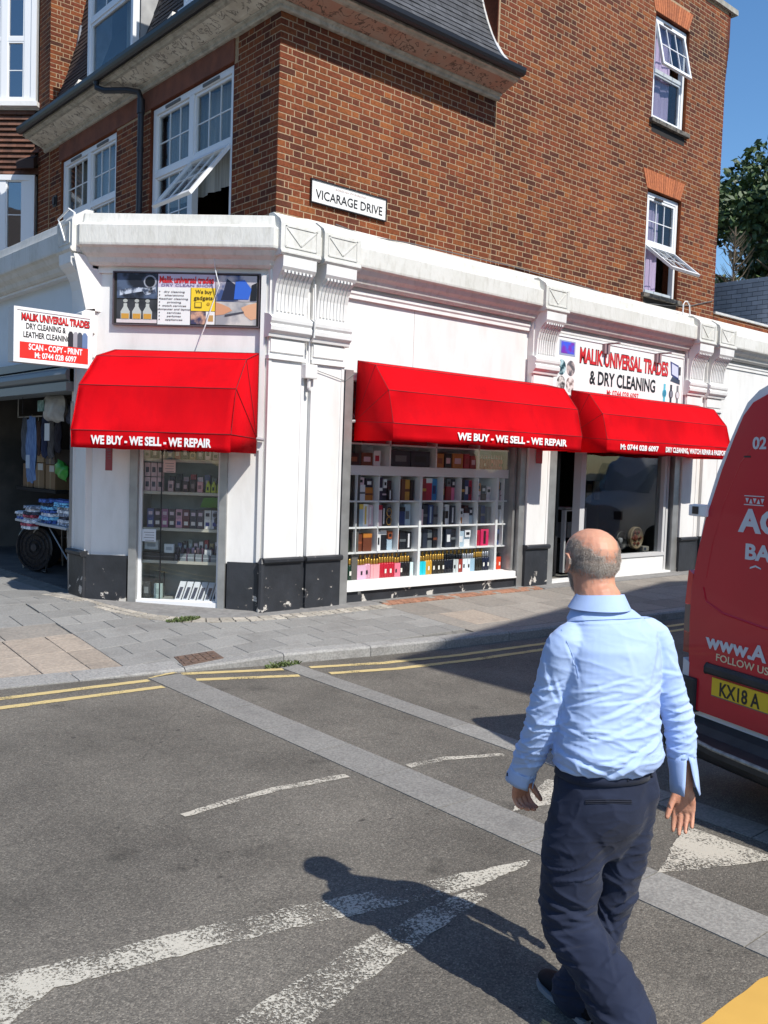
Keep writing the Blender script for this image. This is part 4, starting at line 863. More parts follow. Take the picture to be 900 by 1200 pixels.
awning('red canvas awning under the wide fascia sign, nearest the parked van',FR,5.10,8.62,0,[(.02,3.09),(.35,3.02),(.60,2.73),(.70,2.36)],(.0,2.40),(.69,2.165),[('M: 0744 028 6097',5.42,6.42,2.23,.075),('DRY CLEANING, WATCH REPAIR & PASSPORT.',6.62,8.50,2.23,.075)],(6.8,-.4,2.9))
awning('red canvas awning over the glazed corner display, beside the projecting box sign',FC,.09,1.80,0,[(.02,3.07),(.33,2.965),(.60,2.63),(.70,2.15)],(.02,2.13),(.69,1.965),[('WE BUY - WE SELL - WE REPAIR',1.70,.42,2.01,.085)],(-.9,.2,2.7),[.09,.16,.20,.22,.22],[1.71,1.80,1.88,1.92,1.92])
# ================================================================ signs
def board(t,F,a0,a1,z0,z1,n0,n1,m,name='board',fr=None,fm=None):
    g=MB(); g.box(F,min(a0,a1),max(a0,a1),n0,n1,z0,z1); o=g.obj(name,m,t)
    if fr: g=MB(); rect_frame(g,F,min(a0,a1)-fr,max(a0,a1)+fr,z0-fr,z1+fr,fr,n0-.005,n1+.012); g.obj('frame',fm,t)
    return o
s=thing('street_sign','white street nameplate with black letters VICARAGE DRIVE fixed to the sunlit brick','street sign',(1.05,0,4.95))
board(s,UR,.475,1.63,4.955,5.21,.008,.026,mat('street_sign_enamel',(.78,.77,.74),.4,stain=(.4,.35,.3),stscale=6,stamt=.2),fr=.012,fm=M_black)
text('lettering','VICARAGE DRIVE',UR,.535,1.575,5.005,.105,.028,M_black,s,off=.008)
text('lettering','BOROUGH OF BARKING',UR,.83,1.3,5.155,.022,.028,mat('faded_pink_ink',(.62,.5,.47),.6),s)
# big fascia sign on right
s=thing('fascia_sign','wide white sign with red outlined title and black DRY CLEANING, small product pictures both ends','shop sign',(6.6,-.3,3.45))
FS=Fr((0,-.27),(1,0),(0,-1)); M_signw=mat('sign_white',(.8,.8,.79),.45)
board(s,FS,4.76,8.24,3.02,3.87,0,.03,M_signw,fr=.02,fm=M_upvc)
M_redink=flat(205,30,35); M_blk=flat(16,16,18); M_whiteink=M_lett
def outlined(body,F,a0,a1,z,h,n,par):
    text('lettering',body,F,a0-.006,a1+.006,z-.006,h+.012,n,M_blk,par,off=.05); text('lettering',body,F,a0,a1,z,h,n+.003,M_redink,par,off=.028)
outlined('MALIK UNIVERSAL TRADES',FS,5.36,7.78,3.54,.21,.031,s)
text('lettering','& DRY CLEANING',FS,5.62,7.42,3.235,.2,.031,M_blk,s,off=.03)
text('lettering','M: 0744 028 6097',FS,6.08,6.95,3.085,.09,.031,M_redink,s,off=.02)
def poly(par,F,pts,n,m,name='picture',th=.002):
    g=MB(); g.face(F,pts,n,n+th); return g.obj(name,m,par)
def circ(a,z,r,k=18,ry=None): return [(a+r*math.cos(2*math.pi*i/k),z+(ry or r)*math.sin(2*math.pi*i/k)) for i in range(k)]
def rc(a0,z0,a1,z1): return [(a0,z0),(a1,z0),(a1,z1),(a0,z1)]
def photo_print(name,ca,cb,sc_=6,w=1.2):
    return mat(name,ca,.5,cb,sc_,detail=3,thr=(.42,.58))
poly(s,FS,rc(4.86,3.60,5.24,3.82),.031,flat(150,160,190)); poly(s,FS,rc(4.90,3.63,5.21,3.80),.0335,photo_print('galaxy_print',S(120,40,170),S(60,90,220),7))
for (a,z,m_) in ((4.93,3.42,photo_print('teal_print',S(20,60,70),S(170,200,205),12)),(5.15,3.42,photo_print('wrist_print',S(190,175,170),S(90,85,90),12)),(4.93,3.18,photo_print('tool_print',S(60,50,50),S(210,205,200),12)),(5.15,3.18,photo_print('dial_print',S(120,105,100),S(225,215,210),12))): poly(s,FS,circ(a,z,.10,18,.115),.031,m_)
poly(s,FS,[(7.86,3.46),(8.16,3.42),(8.16,3.50),(7.92,3.54)],.031,flat(60,70,90)); poly(s,FS,[(7.88,3.56),(8.12,3.49),(8.10,3.74),(7.84,3.79)],.031,flat(50,60,120)); poly(s,FS,[(7.90,3.58),(8.10,3.53),(8.08,3.71),(7.88,3.76)],.0335,flat(200,205,225)); poly(s,FS,rc(8.11,3.58,8.17,3.72),.0335,flat(60,60,70))
for a,c1,c2 in ((7.70,(90,185,205),(50,130,160)),(7.90,(45,50,60),(120,125,135)),(8.10,(110,115,120),(200,205,210))):
    poly(s,FS,rc(a-.03,3.08,a+.03,3.40),.031,flat(*c1)); poly(s,FS,circ(a,3.24,.062,16,.075),.0335,flat(*c1)); poly(s,FS,circ(a,3.24,.045,16,.055),.0365,flat(*c2))
g=MB(); 
pass
for a in (5.98,7.42): g=MB(); g.box(FS,a-.07,a+.07,.033,.08,3.72,3.87); g.box(FS,a-.02,a+.02,.033,.3,3.86,3.88); g.obj('flood_light',mat('mauve_lamp_housing',(.30,.20,.21),.6),s)
# projecting box sign
s=thing('projecting_sign','box sign on the pier left of the corner, red and black words SCAN COPY PRINT','shop sign',(-2.0,1.0,3.2))
class FS2(Fr):
    def p(s,a,n,z): return Fr.p(s,a*.94,n,2.84+(z-2.86)*.9)
FP=FS2((-2.61,.93),(1,.03),(.03,-1))
g=MB(); g.box(FP,0,.92,-.14,0,2.86,3.50); bx_=g.obj('box',mat('sign_box_side',(.50,.51,.52),.5),s)
g=MB(); rect_frame(g,FP,0,.92,2.86,3.50,.035,0,.012); g.obj('frame',M_upvc,s)
g=MB(); g.box(FP,.035,.885,.0,.004,2.895,3.465); g.obj('face',M_signw,s)
outlined('MALIK UNIVERSAL TRADES',FP,.09,.83,3.355,.065,.005,s)
text('lettering','DRY CLEANING &',FP,.14,.57,3.255,.06,.005,M_blk,s,off=.025); text('lettering','LEATHER CLEANING',FP,.11,.62,3.155,.06,.005,M_blk,s,off=.025)
poly(s,FP,rc(.07,2.91,.87,3.10),.005,flat(225,40,30)); text('lettering','SCAN - COPY - PRINT',FP,.17,.76,3.015,.062,.008,M_lett,s,off=.025); text('lettering','M: 0744 028 6097',FP,.24,.70,2.925,.058,.008,M_lett,s,off=.025)
for a,c in ((.66,(40,40,48)),(.72,(150,150,158)),(.77,(70,75,88)),(.83,(95,120,160))): poly(s,FP,[(a-.035,3.102),(a+.03,3.102),(a+.03,3.25),(a+.01,3.285),(a-.02,3.285),(a-.035,3.25)],.005+a*.004,flat(*c))
g=MB(); g.tube([FP.p(.80,-.1,3.3),Vector((-1.66,1.12,3.25))],.02,8); g.tube([FP.p(.80,-.1,3.0),Vector((-1.66,1.12,2.98))],.02,8); g.obj('bracket',M_metal,s)
# corner picture board
s=thing('picture_board','long printed board of watches, bottles and hands above the corner awning','shop sign',(-.95,.3,3.35))
board(s,FC,.12,1.76,3.37,3.935,-.085,-.05,M_dark,fr=.015,fm=mat('dark_sign_frame',(.09,.07,.08),.5))
def X(u0,u1): return 1.76-(1.64)*u0,1.76-1.64*u1    # u from left 0..1 as seen
def U(u): return 1.76-1.64*u
def V(v): return 3.37+.565*v
def pp(pts,m,lay=1): return poly(s,FC,[(U(u),V(v)) for u,v in pts],-.05+.0022*lay,m,th=.0018)
pp(rc(.02,.50,.30,.99),photo_print('watch_print',S(28,32,42),S(80,95,120),5)); pp(rc(.02,.02,.30,.48),photo_print('amber_bg',S(40,42,45),S(60,62,66),5))
pp([(.04,.55),(.12,.60),(.2,.64),(.22,.56),(.29,.62),(.29,.74),(.24,.70),(.18,.72),(.1,.7),(.04,.66)],photo_print('crystal',S(190,200,215),S(60,70,90),18),2)
pp(circ(.25,.83,.045,20,.13),flat(150,155,165),2); pp(circ(.25,.83,.034,20,.10),flat(15,17,20),3); pp([(.235,.72),(.265,.72),(.27,.62),(.24,.6)],flat(120,125,130),2)
for u in (.08,.16,.235):
    pp([(u-.03,.08),(u+.03,.08),(u+.032,.24),(u+.012,.34),(u+.012,.40),(u-.012,.40),(u-.012,.34),(u-.032,.24)],flat(185,190,185),2); pp([(u-.026,.10),(u+.026,.10),(u+.027,.2),(u-.027,.2)],flat(200,150,60),3); pp(circ(u,.45,.016,12,.035),flat(170,175,170),2)
pp(rc(.02,.02,.30,.09),flat(215,205,205),2)
pp(rc(.305,.0,.53,.73),M_signw); pp(rc(.305,.73,.70,.99),flat(205,195,215))
def tx(body,u0,u1,v,h,m,lay=2,off=.02): text('lettering',body,FC,U(u0),U(u1),V(v),h,-.05+.0022*lay+.001,m,s,off=off)
tx('Malik universal trades',.315,.69,.82,.07,M_redink,3,.035); tx('DRY CLEAN SHOP',.33,.68,.75,.026,flat(120,105,150),3,.005)
for i,t_ in enumerate(('dry cleaning','alterations','leather cleaning','printing','watch services','computer and laptop','services','perfumes','appliances')):
    wd=.0125*len(t_)*.62; tx(t_,.42-wd/1.3,.42+wd/1.3,.63-.068*i,.017,flat(70,70,75),3,.006); pp(circ(.318,.645-.068*i,.004,8,.010),M_blk,3)
pp(rc(.535,.28,.70,.73),flat(240,205,50)); tx('We buy',.565,.68,.62,.042,flat(70,55,25),3,.01); tx('gadgets',.555,.685,.50,.042,flat(70,55,25),3,.01)
pp([(.56,.34),(.61,.34),(.61,.45),(.56,.45)],flat(120,100,30),3); pp([(.566,.36),(.604,.36),(.604,.44),(.566,.44)],flat(240,205,50),4); pp(circ(.655,.42,.012,10,.03),flat(190,150,30),3)
pp(rc(.535,.02,.64,.27),photo_print('pen_hand',S(205,160,135),S(60,60,90),9)); pp(rc(.64,.02,.70,.27),M_signw); pp(rc(.655,.08,.69,.20),flat(190,150,90),2)
pp(rc(.705,.48,.985,.98),photo_print('street_scene',S(60,80,130),S(190,185,190),6)); pp([(.74,.50),(.86,.50),(.84,.80),(.78,.92),(.76,.7)],flat(30,35,60),2); pp([(.83,.52),(.93,.52),(.95,.72),(.9,.9),(.84,.86)],flat(50,100,200),3); pp([(.94,.5),(.985,.5),(.985,.85),(.95,.8)],flat(20,22,30),3)
pp(rc(.705,.02,.985,.47),photo_print('bench_print',S(200,195,190),S(150,150,155),5))
pp([(.705,.20),(.76,.22),(.82,.30),(.80,.36),(.75,.42),(.705,.46)],flat(205,150,115),2); pp([(.985,.15),(.95,.12),(.91,.2),(.88,.36),(.93,.42),(.985,.46)],flat(215,165,130),2); pp([(.77,.18),(.9,.26),(.9,.29),(.77,.22)],flat(70,70,80),3)
# alarm box, cables
s=thing('junction_box','small white electrical box on the double pilaster below the carved brackets','junction box',(.2,-.4,2.95))
g=MB(); g.box(FR,.165,.335,.0,.09,2.84,3.0); g.obj('case',M_white,s,bevel=.012); g=MB(); g.tube([FR.p(.25,.04,2.84),FR.p(.25,.04,2.74),FR.p(.27,.04,2.71)],.022,8); g.tube([FR.p(.25,.03,3.0),FR.p(.25,.03,3.25),FR.p(.255,.11,3.3),FR.p(.255,.12,3.5),FR.p(.255,.1,3.9)],.012,6); g.obj('conduit',M_white,s)
def cable(label,pts,r=.006,m=None,name='cable'):
    g=MB(); g.tube(pts,r,5); o=g.obj(name,m or mat('grey_cable',(.12,.12,.12),.6)); props(o,label,'cable')
cable('thin grey cable sagging from the white box to the long middle awning',[(.36,-.37,2.95),(.8,-.37,2.86),(.95,-.38,2.97),(1.1,-.36,2.92),(1.35,-.3,3.0)][:3]+[(1.0,-.36,2.98),(1.45,-.27,3.05)],.004)
cable('black cable lying along the brick just above the white cornice',[(.85,-.02,4.76),(1.3,-.05,4.70),(2,-.1,4.73),(4,-.02,4.79),(5.6,-.02,4.76),(6.5,-.03,4.72),(7.3,-.02,4.72),(8.2,-.02,4.80),(8.9,-.02,4.90),(9.6,-.02,5.08)],.008)
cable('white looped cable sticking up from the cornice under the lower side window',[(8.15,-.3,4.6),(8.15,-.3,4.78),(8.2,-.3,4.84),(8.28,-.3,4.85),(8.35,-.3,4.80),(8.38,-.3,4.62)],.012,M_upvc)
cable('loose white wire hanging across the printed picture board',[FC.p(.62,.12,4.25),FC.p(.6,.02,3.98),FC.p(.58,0.02,3.9),FC.p(.55,.02,3.8),FC.p(.62,.02,3.6),FC.p(.7,.02,3.35),FC.p(.78,.0,3.15)],.006,M_upvc)
cable('looped white wire at the left end of the corner cornice',[(-1.95,1.25,4.25),(-1.97,1.35,4.45),(-1.95,1.45,4.52),(-1.93,1.2,4.60),(-1.9,1.12,4.55),(-1.9,1.1,4.25)],.012,M_upvc)
# small notices
for nm,F,a0,a1,z0,z1,n,c,lab in (('notice',FC,1.75,1.83,1.72,1.98,-.058,(150,70,75),'small maroon printed notice on the white corner wall under the awning'),('notice',FR,4.36,4.50,1.98,2.2,.012,(190,60,70),'small red notice on the white pilaster under the awning ends'),('notice',FC,1.24,1.40,.93,1.07,-.094,(215,218,222),'white paper stuck inside the corner display glass at mid height'),('notice',FC,1.03,1.17,1.72,1.86,-.094,(205,180,175),'pale paper stuck at the top of the corner display glass')):
    g=MB(); g.box(F,a0,a1,n,n+.003,z0,z1); o=g.obj(nm,flat(*c)); props(o,lab,'notice')
    g2=MB()
    for i in range(4): g2.box(F,a0+.02,a1-.02-.015*(i%2),n+.003,n+.0036,z1-.04-.03*i,z1-.034-.03*i)
    g2.obj('printed_lines',flat(110,110,115),o)
g=MB(); g.box(FR,-.14,.05,.0,.0015,1.5,1.85)
o=g.obj('notice',mat('faded_paper',(.76,.76,.74),.7)); props(o,'faded blank paper pasted on the white corner pilaster','notice')
# ================================================================ shop window stock
ORD=['first','second','third','fourth','fifth','sixth','seventh','eighth','ninth','tenth','eleventh','twelfth']
def cbox(F,a0,a1,n0,z0,h,d,c,label,cat='box',group='boxed goods in the wide shop window',name='perfume_box',c2=None,band=None):
    g=MB(); g.box(F,a0,a1,n0-d,n0,z0,z0+h); base=g.obj(name,flat(*c,rough=.45),bevel=.0015); props(base,label,cat,group)
    if c2:
        g=MB()
        if band=='label': g.box(F,a0+(a1-a0)*.2,a1-(a1-a0)*.2,n0,n0+.0015,z0+h*.3,z0+h*.68)
        elif band=='top': g.box(F,a0-.001,a1+.001,n0-d,n0+.0015,z0+h*.78,z0+h*1.002)
        elif band=='mid': g.box(F,a0-.001,a1+.001,n0,n0+.0015,z0+h*.42,z0+h*.55)
        else: g.box(F,a0+(a1-a0)*.35,a1-(a1-a0)*.35,n0,n0+.0015,z0+h*.1,z0+h*.9)
        g.obj('printed_panel',flat(*c2,rough=.4),base)
    return base
CELLX=[.925,1.22,1.58,1.93,2.27,2.33,2.72,3.07,3.41,3.77,3.83,4.02]
CELLS=[(CELLX[i]+.012,CELLX[i+1]-.012) for i in range(len(CELLX)-1) if CELLX[i+1]-CELLX[i]>.1]
COLN={(150,35,45):'dark red',(60,20,28):'maroon',(225,225,228):'white',(190,120,50):'tan',(25,27,35):'black',(45,40,70):'deep violet',(200,150,60):'gold',(215,185,195):'pale pink',(110,60,40):'brown',(30,45,30):'dark green',(120,140,170):'grey blue',(210,40,95):'hot pink',(40,60,110):'navy blue',(60,140,200):'bright blue',(170,190,205):'pale blue',(100,105,110):'grey',(225,190,90):'yellow',(150,80,50):'copper',(240,130,170):'pink',(40,45,60):'slate blue',(180,30,60):'crimson'}
INV={v:k for k,v in COLN.items()}
STOCK={  # row -> list per cell of (colour, width frac, height frac, accent)
 'top cubby row':(1.432,.315,[[('dark red',.3,.45,'white'),('white',.4,.6,'crimson')],[('white',.45,.62,'grey'),('tan',.4,.52,'brown')],[('deep violet',.3,.92,'white'),('slate blue',.2,.5,'pale pink'),('black',.22,.45,'white')],[('maroon',.18,.9,'white'),('brown',.2,.88,None),('gold',.26,.86,'brown'),('black',.2,.85,None)],
   [('dark red',.3,.92,'gold'),('crimson',.32,.94,'white'),('bright blue',.26,.92,'navy blue')],[('maroon',.28,.75,'gold'),('dark red',.3,.6,None),('pink',.22,.55,None)],[('black',.3,.88,'gold'),('navy blue',.26,.9,'white'),('crimson',.3,.88,'maroon')],[('pale pink',.3,.4,'grey'),('maroon',.3,.3,None),('white',.3,.25,None)],[('grey',.45,.5,'black'),('pale pink',.4,.45,'black')]]),
 'second cubby row':(1.102,.30,[[('maroon',.42,.9,'copper'),('brown',.4,.9,'maroon')],[('pale blue',.38,.94,'yellow'),('white',.26,.95,'yellow'),('pale pink',.26,.9,'white')],[('pale pink',.26,.9,'crimson'),('black',.22,.85,'white'),('slate blue',.3,.6,None)],[('navy blue',.45,.8,'black'),('pale blue',.34,.92,'grey')],
   [('pale pink',.2,.7,None),('slate blue',.24,.88,'grey'),('navy blue',.24,.9,'pale blue'),('grey',.2,.85,'black')],[('black',.3,.8,'grey'),('white',.28,.9,'black'),('slate blue',.26,.85,'white')],[('white',.34,.35,'tan'),('white',.3,.5,None),('pale blue',.24,.4,None)],[('black',.35,.82,'grey'),('navy blue',.3,.85,'grey'),('grey',.22,.8,None)],[('slate blue',.4,.85,None),('white',.35,.85,'grey')]]),
 'third cubby row':(.788,.285,[[('dark green',.8,.55,None)],[('brown',.42,.8,'copper'),('brown',.42,.78,'tan')],[('white',.3,.85,'black'),('black',.3,.9,'white'),('pale blue',.26,.5,None)],[('copper',.22,.9,None),('black',.34,.85,'grey'),('black',.3,.8,'white')],
   [('black',.26,.85,'white'),('slate blue',.22,.9,None),('grey',.22,.88,'black'),('black',.2,.9,'brown')],[('black',.3,.9,'grey'),('slate blue',.32,.9,'white'),('black',.26,.88,'grey')],[('pale blue',.42,.75,'white'),('white',.42,.45,'pale blue')],[('crimson',.35,.8,'dark red'),('hot pink',.48,.82,'maroon')],[('copper',.3,.85,None),('navy blue',.34,.82,'black')]])}
for rn,(zb,hh,cells) in STOCK.items():
    for ci,items in enumerate(cells):
        a0,a1=CELLS[ci]; W=a1-a0; x=a0+.008; 
        for k,(cn,wf,hf,ac) in enumerate(items):
            wd=W*wf*1.0; pos=['left end','beside the first','third along','fourth along'][k]
            lab='%s%s box, %s of %s compartment, %s'%(cn,(' with %s patch'%ac) if ac else '',{0:'left end',1:'second along',2:'third along',3:'fourth along'}[k],ORD[ci],rn)
            cbox(FR,x,x+wd,-.25-rng.uniform(0,.05),zb,hh*hf,.14,INV[cn],lab,c2=INV[ac] if ac else None,band=rng.choice(['label','mid','top','v']))
            if hf<.66:
                cn2=rng.choice(['grey','tan','white','maroon','slate blue','copper','pale pink']); h2=hh*min(.92-hf,.36); cbox(FR,x+wd*.08,x+wd*.92,-.27,zb+hh*hf+.001,h2,.11,INV[cn2],'%s carton stacked on the %s box in %s compartment, %s'%(cn2,cn,ORD[ci],rn),c2=INV['black' if cn2!='slate blue' else 'white'],band='label')
            x+=wd+W*.015
# upper boxes above the transom
for k,(x,wd,h,cn,ac,d) in enumerate([(.96,.12,.16,'pale pink','maroon',0),(1.10,.16,.15,'maroon','copper',0),(1.30,.18,.16,'brown','pale pink',0),(1.50,.11,.19,'white','crimson',0),(1.80,.32,.21,'slate blue','grey',0),(2.14,.34,.21,'slate blue','black',0),(2.60,.14,.19,'tan','copper',0),(2.76,.13,.20,'black','pale pink',0),(2.91,.2,.2,'tan','pale pink',0),(3.14,.1,.2,'crimson','dark red',0),(3.26,.12,.18,'dark red','pale pink',0)]):
    cbox(FR,x,x+wd,-.24,1.872,h,.15,INV[cn],'%s box with %s patch, %s from left on shelf above cubbies'%(cn,ac,ORD[k]),c2=INV[ac],band='label')
for k,(x,wd,cn) in enumerate([(.98,.3,'maroon'),(1.35,.34,'crimson'),(1.82,.6,'dark red'),(2.62,.6,'maroon'),(3.45,.5,'crimson')]):
    cbox(FR,x,x+wd,-.24,2.152,.18,.15,INV[cn],'%s carton half hidden behind the awning, %s from left'%(cn,ORD[k]),c2=INV['brown'],band='mid')
proto={}
NC={}
def NTH(k):
    NC[k]=NC.get(k,0)+1; return ORD[min(11,NC[k]-1)]
def bottle(F,a,n,z,h,r,c,cap,label,group,kind='round',name='perfume_bottle'):
    key=(h,r,c,cap,kind)
    if key not in proto:
        g=MB()
        if kind=='box': g.bx(-r,r,-r,r,0,h*.72)
        else: g.lathe((0,0,0),[(r*.9,0),(r,h*.03),(r,h*.66),(r*.7,h*.71),(r*.35,h*.73),(r*.35,h*.76)],10)
        m1=g.mesh('bottle_body',smooth=kind!='box'); m1.materials.append(flat(*c,rough=.25))
        g=MB(); g.lathe((0,0,0),[(r*.62,h*.74),(r*.66,h*.76),(r*.62,h*.97),(r*.4,h)],10); m2=g.mesh('cap',smooth=True); m2.materials.append(mat('cap_%d_%d_%d'%cap,S(*cap),.3,metal=.75 if cap!=(20,20,22) else 0)); 
        g=MB(); g.bx(-r*.55,r*.55,-r*1.02,-r*.9,h*.22,h*.42); m3=g.mesh('label'); m3.materials.append(flat(235,230,220) if sum(c)<420 else flat(40,35,40)); proto[key]=(m1,m2,m3)
    m1,m2,m3=proto[key]; P=F.p(a,n,z); o=bpy.data.objects.new(name,m1); col.objects.link(o); o.location=P; o.rotation_euler=(0,0,math.atan2(F.u.y,F.u.x)); props(o,label,'bottle',group)
    for nm,me in ((('cap',m2),('label',m3)) if (len(NC)+int(a*97))%3==0 else (('cap',m2),)): q_=bpy.data.objects.new(nm,me); col.objects.link(q_); q_.parent=o
    return o
GOLD=(215,170,80); BLK=(20,20,22); SIL=(190,190,195)
RUN=[(2,(215,225,205),BLK,'clear','box'),(2,(170,200,150),SIL,'pale green','box'),(4,(20,50,35),GOLD,'dark green','round'),(3,(225,180,205),GOLD,'pale lilac','box'),(2,(215,160,180),GOLD,'dusky pink','round'),(3,(235,170,175),GOLD,'blush pink','box'),(6,(190,30,50),GOLD,'bright red','round'),(2,(240,130,150),GOLD,'rose pink','box'),(4,(35,28,28),GOLD,'black and gold','round'),
     (1,(220,240,240),BLK,'frosted','box'),(3,(40,200,215),GOLD,'turquoise','box'),(3,(205,155,50),GOLD,'amber','round'),(5,(45,38,25),GOLD,'dark gold','round'),(4,(22,24,35),BLK,'ink blue','round'),(2,(200,205,205),BLK,'silver grey','box'),(2,(150,60,50),BLK,'rust red','box'),(3,(225,232,238),SIL,'milky white','box'),(2,(160,190,210),SIL,'ice blue','box'),(4,(40,38,30),GOLD,'olive black','round'),(3,(25,30,55),SIL,'midnight blue','round'),(3,(215,70,40),BLK,'orange red','box')]
xs_=[]; tot=sum(r[0] for r in RUN); x=.96; 
for (n_,c,cap,cn,kd) in RUN:
    for k in range(n_):
        if 2.25<x<2.35: x=2.365
        if 3.75<x<3.86: x=3.87
        lab='%s perfume bottle, %s of its colour from left, front bottom row'%(cn,ORD[k]) if n_>1 else '%s perfume bottle beside the turquoise ones in the bottom row'%cn
        bottle(FR,x,-.27-rng.uniform(0,.012),.436,.255+ (0.01 if kd=='round' else -.005),.026 if kd=='round' else .027,c,cap,lab,'%s perfume bottles in the bottom row'%cn,kd)
        x+=(4.0-.96-.2)/tot*1.0
for k in range(34):
    x=1.2+k*.078
    if 2.25<x<2.36 or 3.74<x<3.87: continue
    c=(190,60,80) if k<12 else ((200,160,70) if k<22 else (50,50,60)); cn='red' if k<12 else ('amber' if k<22 else 'smoky')
    bottle(FR,x,-.37,.436,.30,.026,c,GOLD,'%s gold capped bottle, %s of its colour from left, taller back row'%(cn,NTH(cn)),'taller %s bottles in the back row'%cn)
for k in range(10):
    x=3.46+k*.052; bottle(FR,x,-.27,1.872,.2,.021,(150,35,55) if k<5 else (190,110,120),SIL,'%s perfume bottle, %s of its colour on the high right hand shelf'%('deep red' if k<5 else 'rosy',ORD[k%5]),'%s bottles on the high shelf'%('deep red' if k<5 else 'rosy'))
# gold glasses-like frame in third cubby
g=MB(); 
for zz in (1.17,1.28): g.tube([FR.p(1.78+.04*math.cos(t_*.524),-.23,zz+.05*math.sin(t_*.524)) for t_ in range(13)],.006,5)
o=g.obj('hoop_ornament',mat('gold_metal',S(210,170,100),.3,metal=.8)); props(o,'two gold hoops standing in the second cubby row of the wide window','ornament')
# ---- corner display stock (frame FC: s from right .5 to left 1.44)
FCv=FC
def cc(s0,s1,z,h,c,label,d=.05,n=-.18,name='boxed_gadget',cat='box',c2=None,band='label',group='boxed gadgets in the corner display'):
    return cbox(FC,s0,s1,n,z,h,d,c,label,cat,group,name,c2,band)
k=0
for j in range(2):
    for i in range(3): cc(1.20+.075*i,1.265+.075*i,1.504+j*.165,.155,(200,170,175),'pale phone accessory box, %s column, %s of the top left shelf stack'%(ORD[2-i],'top' if j else 'bottom'),c2=(45,40,60))
for i,(c,c2,cn) in enumerate([((190,160,165),(90,70,80),'rosy'),((30,28,32),(150,140,145),'black'),((60,35,40),(170,140,140),'maroon'),((50,30,35),(120,100,100),'dark brown'),((205,150,155),(120,80,90),'salmon')]):
    cc(1.08-.085*i,1.14-.085*i,1.504,.12+.02*(i%2),c,'%s phone box leaning on upper shelf of corner display, %s from left'%(cn,ORD[i]),c2=c2)
for i in range(3):
    g=MB(); s0=.54+.065*i; g.face(FC,[(s0-.02,1.504),(s0+.035,1.504),(s0+.03,1.59),(s0+.005,1.64),(s0-.02,1.58)],-.22,-.18); o=g.obj('bagged_charger',flat(170,185,60)); props(o,'lime green bagged item, %s from the right end of the upper shelf'%ORD[i],'bagged item','lime green bagged items on the upper shelf')
    g=MB(); g.box(FC,s0,s0+.02,-.179,-.177,1.53,1.57); g.obj('card_insert',flat(40,40,40),o)
row3=[((70,80,130),'blue'),((40,30,45),'dark'),((150,90,130),'plum'),((60,50,60),'charcoal'),((200,150,165),'pink'),((90,40,50),'wine'),((60,60,70),'slate'),((80,70,80),'mauve'),((225,222,215),'cream'),((200,205,215),'silver'),((225,228,225),'white')]
for i,(c,cn) in enumerate(row3):
    s0=1.375-.083*i
    cc(s0-.075,s0,1.09,.11,c,'%s boxed gadget low on the middle shelf of the corner display'%cn,c2=(210,205,200) if sum(c)<450 else (50,60,130))
    cc(s0-.075,s0,1.202,.10,tuple(min(255,int(v*.8+20)) for v in c),'%s boxed gadget stacked second high on the middle shelf of the corner display'%cn,c2=(190,170,180) if sum(c)<450 else (60,50,60))
cc(.52,.60,1.09,.2,(20,21,24),'tall black item at the right end of the middle shelf in the corner display',c2=(60,60,65))
g=MB(); g.face(FC,[(.52,1.33),(.78,1.33),(.74,1.44),(.62,1.45),(.53,1.43)],-.3,-.24); o=g.obj('green_cloth_bag',flat(70,120,30)); props(o,'dark green bag hanging behind the middle shelf of the corner display','bag')
for i in range(9):
    s0=1.03-.058*i
    g=MB(); g.lathe(FC.p(s0,-.25,.712),[(.024,0),(.026,.06),(.018,.08),(.022,.09),(.022,.14),(.01,.15)],10); g.lathe(FC.p(s0,-.19,.712),[(.02,0),(.022,.05),(.02,.07),(.006,.075)],10)
    o=g.obj('lens_gadget',flat(70+9*(i%3),68,78+5*(i%4),rough=.3),smooth=True); props(o,'small dark round gadget, %s from left in the row on lower middle shelf'%ORD[i],'gadget','small round gadgets on the lower middle shelf')
for i in range(5):
    s0=.98-.09*i; cc(s0-.07,s0,.712,.085,(120,128,132),'grey small carton, %s from left at front of the lower middle shelf'%ORD[i],n=-.165,d=.03,c2=(170,175,180),group='grey small cartons at the front of the lower middle shelf',band='mid')
cc(1.24,1.40,.83,.11,(170,180,185),'pale grey carton on top of the black case in the corner display',c2=(120,130,140)); cc(1.06,1.17,.80,.10,(200,208,212),'white carton sitting on the black case, lower middle shelf',c2=(150,160,170)); cc(1.05,1.42,.712,.085,(30,32,36),'long flat black case at the left of the lower middle shelf',c2=(80,80,85),band='mid',d=.1)
cc(.62,.70,.76,.09,(215,215,212),'white pouch in the sunlight at the right of the lower middle shelf',c2=(190,190,188))
cc(1.33,1.41,.268,.19,(50,55,55),'dark grey tall carton at the bottom left of the corner display',c2=(120,125,125)); cc(1.19,1.28,.268,.17,(165,185,180),'pale green carton at the bottom of the corner display',c2=(140,160,155)); cc(1.2,1.3,.268,.30,(55,65,62),'narrow dark frame behind the pale green carton',n=-.28)
